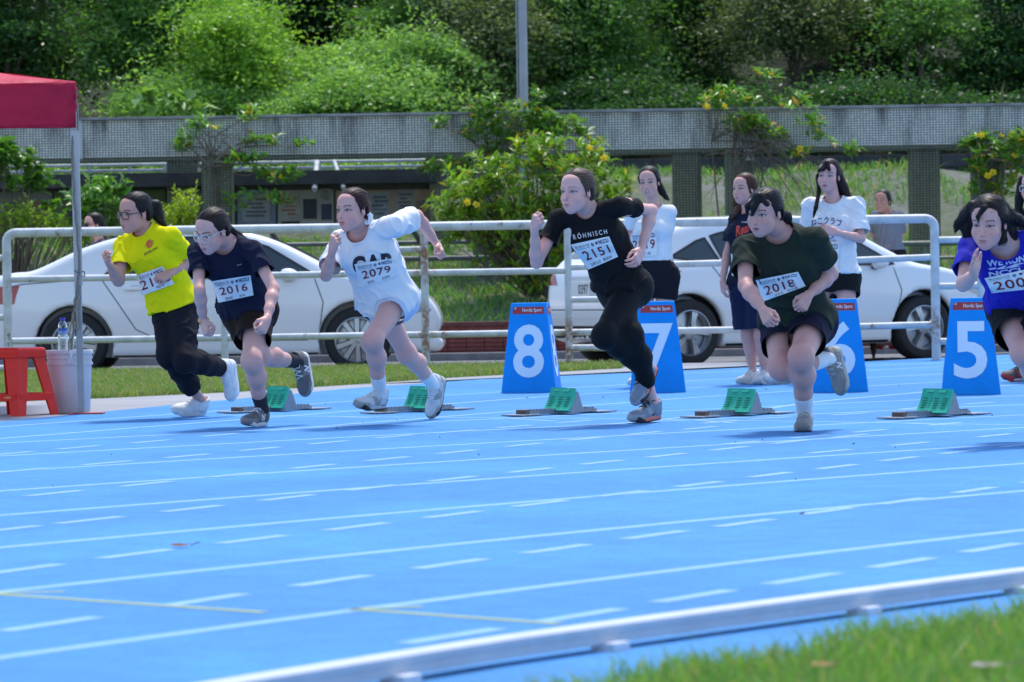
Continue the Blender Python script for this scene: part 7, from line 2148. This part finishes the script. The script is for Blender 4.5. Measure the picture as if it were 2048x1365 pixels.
PEOPLE['E'] = person(dict(label='runner in a dark olive T-shirt and navy shorts, bent forward with bangs', group=GR, Y=20.5, yaw=22, hipyaw=35, g=1.20, ag=1.18, lg=1.13, tg=.94,
    pel=(1592, 632, .12), neck=(1560, 455, -.12), head=(1528, 424, -.22), shR=(1490, 496), shL=(1630, 480), elR=(1491, 572, 'n'), wrR=(1527, 622, 'n'), hnR=(1537, 642, 'n'),
    elL=(1662, 548, 'f'), wrL=(1616, 592, 'n'), hnL=(1603, 616, 'n'), handR=('curl', (.6, .5, -.3)), handL=('fist', (-.6, .6, -.3)),
    knL=(1602, 714, 'n'), anL=(1609, 814, 20.5), knR=(1562, 736, 'n'), anR=(1655, 718, 'f'), ftL=((1611, 846, .12), (1607, 862, -.13)), ftR=((1671, 698, .03), (1688, 776, 0)),
    face=(34, 12, 3), hp=dict(w=1.08, jaw=1.14, mouth='open', lip=(.40, .17, .17)), skin=(.58, .40, .35), kneered=.45,
    shirt=dict(key='olive', c=(.020, .030, .022), slack=.022, hem=-.02, flare=.010, sleeve=.165, sflare=.010, fold=.012, neckr=.084, neckf=.045, fscale=40),
    bottom=dict(name='shorts', type='shorts', key='navy_shorts', c=(.012, .012, .030), slack=.016, len=.22, flare=.012),
    shoe=SH_TAUPE, sock=WSOCK,
    hair=dict(key='jet', c=(.010, .009, .011), chains=[[(1560, 428, .07, .030), (1572, 434, .07, .028), (1578, 443, .07, .016)]], tie=(0, -.10, -.02),
        prims=[(pc((-.012, .055, .088), (-.002, .098, .045), .020, .016), .015), (pc((-.002, .098, .045), (.006, .106, .006), .015, .008), .012), (pc((-.012, .055, .088), (.040, .088, .045), .020, .014), .015), (pc((.040, .088, .045), (.060, .075, .000), .012, .005), .012), (pc((.01, .05, .09), (-.055, .06, .05), .02, .012), .015)]),
    bib=dict(quad=[(1512, 561), (1596, 544), (1611, 573), (1525, 604)], num='2018', numbox=(.12, .22, .82, .66), foot=[('文化系', (.30, .03, .50, .16)), ('陳苡柔', (.60, .03, .84, .16))])))
PEOPLE['F'] = person(dict(label='runner in a royal blue T-shirt and black shorts with flying bobbed hair', group=GR, Y=18.7, yaw=20, hipyaw=30,
    pel=(2042, 604, .18), neck=(2010, 480, -.14), head=(1976, 444, -.25), shR=(1940, 492), shL=(2088, 474), elR=(1926, 570, 'n'), wrR=(1948, 549, 'n'), hnR=(1946, 523, 'n'),
    elL=(2130, 540, 'f'), wrL=(2100, 610, 'n'), hnL=(2095, 640, 'n'), handR=('flat', (.75, -.6, .05)), handL=('fist', (-.6, .6, 0)),
    knR=(2046, 706, 'n'), anR=(2098, 812, 'f'), knL=(2095, 720, 'n'), anL=(2110, 815, 'f'), ftR=((2112, 855, .05), (2076, 860, -.1)), ftL=((2125, 855, .05), (2085, 860, -.1)),
    face=(24, 14, 3), hp=dict(w=1.03, eye=.0050, lip=(.44, .19, .19)), skin=(.63, .45, .40),
    shirt=dict(key='royal', c=(.022, .022, .40), slack=.022, hem=.03, flare=.006, sleeve=.17, sflare=.010, fold=.008, neckr=.080, neckf=.045),
    bottom=dict(name='shorts', type='shorts', key='black_shorts', c=(.012, .012, .014), slack=.024, len=.24, flare=.02),
    shoe=SH_WHITE, sock=WSOCK,
    hair=dict(key='bob', c=(.013, .010, .011), tied=False, ears=True, vol=1.03, strands=380, free=.5,
        chains=[[(1944, 412, .0, .026), (1930, 432, .04, .026), (1916, 448, .06, .018), (1912, 462, .06, .007)], [(1946, 425, .04, .028), (1932, 455, .06, .026), (1930, 472, .06, .012)], [(1948, 440, .05, .026), (1940, 470, .06, .014)],
            [(2004, 418, .04, .032), (2020, 436, .06, .034), (2036, 440, .08, .026), (2050, 452, .08, .010)], [(2004, 435, .07, .034), (2022, 462, .08, .030), (2030, 478, .08, .012)], [(2000, 450, .05, .030), (2006, 480, .02, .016), (1998, 490, -.02, .006)]],
        prims=[(pc((-.005, .075, .085), (.018, .096, .045), .012, .009), .012), (pc((.018, .096, .045), (.012, .102, .020), .008, .003), .008)]),
    bib=dict(quad=[(1969, 557), (2082, 533), (2092, 575), (1984, 587)], num='2004', numbox=(.10, .16, .86, .66), foot=[('法律系', (.60, .03, .80, .14))]),
    prints=[dict(quad=[(1973, 521), (2049, 510), (2055, 543), (1979, 554)], art=[('lettering', ('paleblue', (.50, .58, .80)), *text_fit('WE RUN', 0, .58, 1, 1, bold=.03)),
        ('lettering', ('paleblue', (.50, .58, .80)), *text_fit('NCCU', 0, 0, 1, .28, bold=.03)), ('emblem', ('paleblue', (.5, .58, .8)), A_([(0, .5), (.22, .5), (.2, .4), (.05, .4), (.3, .36), (.42, .52), (.5, .52), (.38, .34), (.55, .36), (.72, .54), (1, .52), (.74, .44), (.85, .36), (.6, .34)]), [(0, 3, 2), (0, 2, 1), (2, 4, 5), (4, 7, 6), (4, 6, 5), (7, 8, 9), (8, 13, 12), (9, 8, 11), (9, 11, 10), (8, 12, 11)])])]))
GW = 'girls waiting behind the lane markers'
PEOPLE['G'] = person(dict(label='smiling girl in a short white T-shirt and black shorts standing behind the number 7 marker', group=GW, Y=29.2, yaw=14, hb=.010, s=.95,
    pel=(1311, 548, 0), neck=(1307, 411, 0), head=(1298, 364, -.05), shR=(1264, 424), shL=(1340, 424), elR=(1254, 487, 'f'), wrR=(1262, 545, 'n'), hnR=(1264, 568, 'n'), elL=(1334, 490, 'f'), wrL=(1308, 548, 'n'), hnL=(1304, 570, 'n'),
    handR=('relax', (.9, .2, 0)), handL=('relax', (-.6, .7, 0)), knR=(1290, 662, 'n'), anR=(1280, 752, 29.3), knL=(1325, 662, 'n'), anL=(1322, 756, 29.2), ftR=((1284, 772, .08), (1270, 776, -.10)), ftL=((1326, 774, .08), (1312, 779, -.10)),
    face=(16, 6, -4), hp=dict(w=.95, mouth='smile', lip=(.48, .18, .18), hv=.0034), skin=(.63, .45, .38),
    shirt=dict(key='white_crop', c=(.80, .80, .82), slack=.010, hem=.10, flare=.0, sleeve=.13, sflare=.012, fold=.005, neckr=.080, neckf=.035, h=.0065, waist=.004),
    bottom=dict(name='shorts', type='shorts', key='black_gym', c=(.012, .012, .018), slack=.02, len=.16, flare=.02, h=.007),
    shoe=SH_WHITE, hair=dict(key='black', c=(.012, .009, .010), hv=.005, chains=[[(1318, 372, .08, .030), (1325, 385, .08, .026), (1332, 395, .06, .018), (1338, 400, .05, .008)]], tie=(0, -.10, -.02)),
    bib=dict(quad=[(1262, 467), (1313, 462), (1315, 512), (1260, 514)], num='2219', numbox=(.08, .30, .92, .68), foot=[('系', (.5, .06, .58, .18)), ('紹', (.64, .06, .76, .18))])))
PEOPLE['H'] = person(dict(label='girl with long brown hair in a navy T-shirt with red script and knee shorts', group=GW, Y=29.4, yaw=46, hb=.010, s=.94,
    pel=(1499, 560, 0), neck=(1498, 420, 0), head=(1488, 377, -.05), shR=(1473, 437, .10), shL=(1523, 440, -.12), elR=(1454, 508, 'f'), wrR=(1445, 565, 'n'), hnR=(1447, 590, 'n'), elL=(1540, 500, 'f'), wrL=(1545, 560, 'n'), hnL=(1546, 585, 'n'),
    handR=('relax', (.9, .3, 0)), handL=('relax', (-.9, .3, 0)), knR=(1497, 672, 'n'), anR=(1506, 748, 29.5), knL=(1523, 672, 'n'), anL=(1530, 746, 29.4), ftR=((1515, 770, .05), (1478, 775, -.12)), ftL=((1538, 768, .05), (1518, 776, -.14)),
    face=(44, 2, 0), hp=dict(w=.98, hv=.0034), skin=(.62, .44, .38),
    shirt=dict(key='navy_tee', c=(.010, .012, .032), slack=.026, hem=-.03, flare=.018, sleeve=.19, sflare=.016, fold=.007, h=.0065),
    bottom=dict(name='shorts', type='shorts', key='navy_knee', c=(.014, .018, .055), slack=.03, len=.34, flare=.03, h=.007),
    shoe=SH_WHITE, hair=dict(key='brown', c=(.075, .032, .018), tied=False, long=True, ears=False, chains=[[(1505, 370, .04, .045), (1498, 400, .07, .050), (1478, 420, .08, .034), (1466, 436, .07, .014)], [(1500, 365, .0, .05), (1508, 400, .03, .045), (1508, 430, .06, .03)], [(1477, 372, .12, .02), (1472, 400, .13, .026), (1468, 425, .10, .02)]]),
    prints=[dict(quad=[(1470, 454), (1492, 447), (1494, 466), (1472, 474)], art=[('lettering', ('redscript', (.60, .05, .03)), *text_fit('Real', 0, 0, 1.3, 1, bold=.03, shear=.3))]), dict(quad=[(1484, 443), (1495, 442), (1495, 447), (1484, 448)], art=[('lettering', ('white', (.75, .75, .78)), *text_fit('hop', 0, 0, 1, 1))])],
    bib=dict(quad=[(1462, 508), (1510, 508), (1512, 552), (1464, 552)], num='', foot=[])))
PEOPLE['I'] = person(dict(label='girl with very long dark hair in a loose white T-shirt, fingers together at her chest', group=GW, Y=29.0, yaw=18, hb=.010, s=1.0,
    pel=(1670, 548, 0), neck=(1667, 398, 0), head=(1657, 351, -.05), shR=(1619, 412), shL=(1712, 410), elR=(1612, 484, 'f'), wrR=(1630, 470, 'n'), hnR=(1641, 459, 'n'), elL=(1722, 478, 'n'), wrL=(1675, 466, 'n'), hnL=(1653, 460, 'n'),
    handR=('curl', (.3, .9, -.2)), handL=('curl', (-.3, .9, -.2)), knR=(1625, 655, 'n'), anR=(1578, 748, 29.1), knL=(1692, 660, 'n'), anL=(1690, 752, 29.0), ftR=((1590, 772, .02), (1524, 776, -.10)), ftL=((1695, 774, .08), (1680, 780, -.10)),
    face=(20, 4, 4), hp=dict(w=1.0, mouth='open', hv=.0034), skin=(.63, .46, .42), kneered=.2,
    shirt=dict(key='white_tee', c=(.80, .80, .82), slack=.024, hem=.01, flare=.020, sleeve=.22, sflare=.018, fold=.010, h=.0065, neckr=.076),
    bottom=dict(name='shorts', type='shorts', key='black_run', c=(.012, .012, .014), slack=.02, len=.13, flare=.03, h=.007),
    shoe=SH_WHITE, sock=dict(key='white', c=(.78, .78, .78), len=.04),
    hair=dict(key='espresso', c=(.018, .010, .010), tied=False, long=True, ears=False, chains=[[(1675, 345, .03, .035), (1686, 375, .05, .035), (1698, 400, .07, .028), (1710, 425, .10, .020), (1714, 450, .10, .010)], [(1636, 352, .0, .016), (1638, 385, -.03, .016), (1632, 415, -.10, .013), (1624, 445, -.12, .008), (1618, 462, -.11, .004)], [(1670, 350, .08, .05), (1675, 390, .12, .05), (1680, 420, .14, .04)]],
        prims=[(pc((.0, .06, .09), (.015, .098, .045), .018, .014), .012), (pc((.0, .06, .09), (-.03, .092, .045), .018, .012), .012), (pc((.0, .06, .09), (.048, .080, .035), .018, .010), .012)]),
    bib=dict(quad=[(1622, 486), (1679, 484), (1676, 545), (1622, 546)], num='2160', foot=[]),
    prints=[dict(quad=[(1622, 434), (1684, 432), (1684, 452), (1622, 454)], art=[('lettering', ('navyprint', (.03, .03, .14)), *(lambda P, F: (np.stack([P[:, 0], P[:, 1]-1.5*(P[:, 0]-.45)**2], 1), F))(*text_fit('ねこクラブ', 0, .25, 1, 1, bold=.012)))]),
        dict(quad=[(1650, 462), (1675, 462), (1675, 482), (1650, 482)], art=[('emblem', ('blueprint', (.08, .09, .35)), *disc2(.35, .5, .35, 16, .25)), ('lettering', ('navyprint', (.03, .03, .14)), *text_fit('club', .1, -.05, .9, .12))])]))
PEOPLE['M'] = person(dict(label='girl in glasses and a black top at the far right behind the blue-shirted runner', group=GW, Y=29.0, yaw=30, hb=.010,
    pel=(2080, 560, 0), neck=(2078, 418, 0), head=(2066, 375, -.05), shR=(2034, 432), shL=(2125, 430), elR=(2040, 500, 'f'), wrR=(2046, 560, 'n'), hnR=(2048, 580, 'n'), elL=(2130, 500, 'f'), wrL=(2128, 560, 'n'), hnL=(2128, 580, 'n'),
    handR=('relax', (.9, .3, 0)), handL=('relax', (-.9, .3, 0)), knR=(2058, 660, 'n'), anR=(2045, 752, 29.0), knL=(2100, 660, 'n'), anL=(2100, 752, 29.0), ftR=((2056, 776, .05), (2020, 781, -.10)), ftL=((2108, 776, .05), (2080, 781, -.12)),
    face=(40, 2, 0), hp=dict(hv=.0036), skin=(.62, .44, .38),
    shirt=dict(key='black_tee', c=(.010, .010, .012), slack=.024, hem=.0, flare=.012, sleeve=.18, fold=.007, h=.0065),
    bottom=dict(name='shorts', type='shorts', key='black_gym', c=(.012, .012, .018), slack=.02, len=.2, flare=.02, h=.007),
    shoe=SH_RED, hair=dict(key='black', c=(.012, .009, .010), tied=False, long=True, ears=False, chains=[[(2046, 360, .06, .035), (2040, 395, .06, .035), (2036, 425, .08, .028), (2034, 440, .08, .012)], [(2075, 360, .06, .06), (2080, 410, .08, .05)]]),
    glasses=dict(key='pale', c=(.35, .45, .5), w=.025, h=.020, r=.0025)))
PEOPLE['K'] = person(dict(label='man in a pale short-sleeved shirt and black trousers standing beyond the white fence', Y=42.0, yaw=20, hb=.012, s=1.0, bust=0,
    pel=(1777, 505, 0), neck=(1775, 425, 0), head=(1765, 402, -.05), shR=(1751, 432), shL=(1799, 432), elR=(1746, 470, 'f'), wrR=(1762, 490, 'n'), hnR=(1768, 496, 'n'), elL=(1803, 470, 'f'), wrL=(1788, 488, 'n'), hnL=(1780, 496, 'n'),
    handR=('curl', (.4, .8, 0)), handL=('curl', (-.4, .8, 0)), knR=(1765, 582, 'n'), anR=(1763, 656, 42.0), knL=(1788, 582, 'n'), anL=(1790, 656, 42.0), ftR=((1764, 668, .08), (1758, 672, -.1)), ftL=((1792, 668, .08), (1788, 672, -.1)),
    face=(30, 4, 0), hp=dict(hv=.0045), skin=(.42, .27, .20),
    shirt=dict(key='uniform', c=(.17, .185, .23), slack=.018, hem=.03, flare=.008, sleeve=.20, sflare=.014, fold=.006, h=.008),
    bottom=dict(name='trousers', type='long', key='black_twill', c=(.012, .012, .018), slack=.024, len=.36, flare=.02, h=.009),
    shoe=SH_RED, hair=dict(key='black', c=(.012, .009, .010), strands=0)))
PEOPLE['L'] = person(dict(label='dark-haired woman in sunglasses passing behind the white saloon', Y=42.0, yaw=58, hb=.012,
    pel=(205, 583, 0), neck=(199, 480, 0), head=(186, 449, -.03), shR=(190, 492), shL=(208, 494), elR=(185, 540, 'n'), wrR=(188, 585, 'n'), hnR=(188, 600, 'n'), elL=(212, 545, 'f'), wrL=(210, 590, 'n'), hnL=(208, 605, 'n'),
    handR=('relax', (.5, .8, 0)), handL=('relax', (-.5, .8, 0)), knR=(196, 662, 'n'), anR=(200, 725, 42.0), knL=(208, 662, 'n'), anL=(214, 725, 41.9),
    face=(56, 4, 0), hp=dict(hv=.0042), skin=(.58, .40, .34),
    shirt=dict(key='plum', c=(.10, .08, .12), slack=.02, hem=.0, sleeve=.2, h=.008), bottom=dict(name='trousers', type='long', key='black_twill', c=(.012, .012, .018), slack=.02, len=.34, h=.009),
    shoe=SH_WHITE, hair=dict(key='black', c=(.012, .009, .010), tied=False, ears=True, strands=0, chains=[[(196, 438, .05, .045), (202, 452, .06, .045), (205, 470, .05, .03)]]),
    glasses=dict(key='dark', c=(.02, .018, .016), w=.027, h=.021, r=.003, dark=True)))
# a bracelet and a ring
b = PEOPLE['B']
def ring_on(p, a, b_, r, t, name, mm):
    d = nrm(A_(b_)-A_(a)); x = nrm(np.cross(d, (0, 0, 1))); y = np.cross(d, x); mb = MB()
    mb.tube([tuple(A_(p)+(x*math.cos(k)+y*math.sin(k))*r) for k in np.linspace(0, 6.283, 20, endpoint=False)], t, 6, close=True)
    return mb
ring_on(b['wr']['R']-nrm(b['wr']['R']-b['el']['R'])*.012, b['el']['R'], b['wr']['R'], .0285, .0035, '', None).build('bracelet', mat('brass', (.42, .28, .07), .35, .9), b['root'], True, org=b['base'])
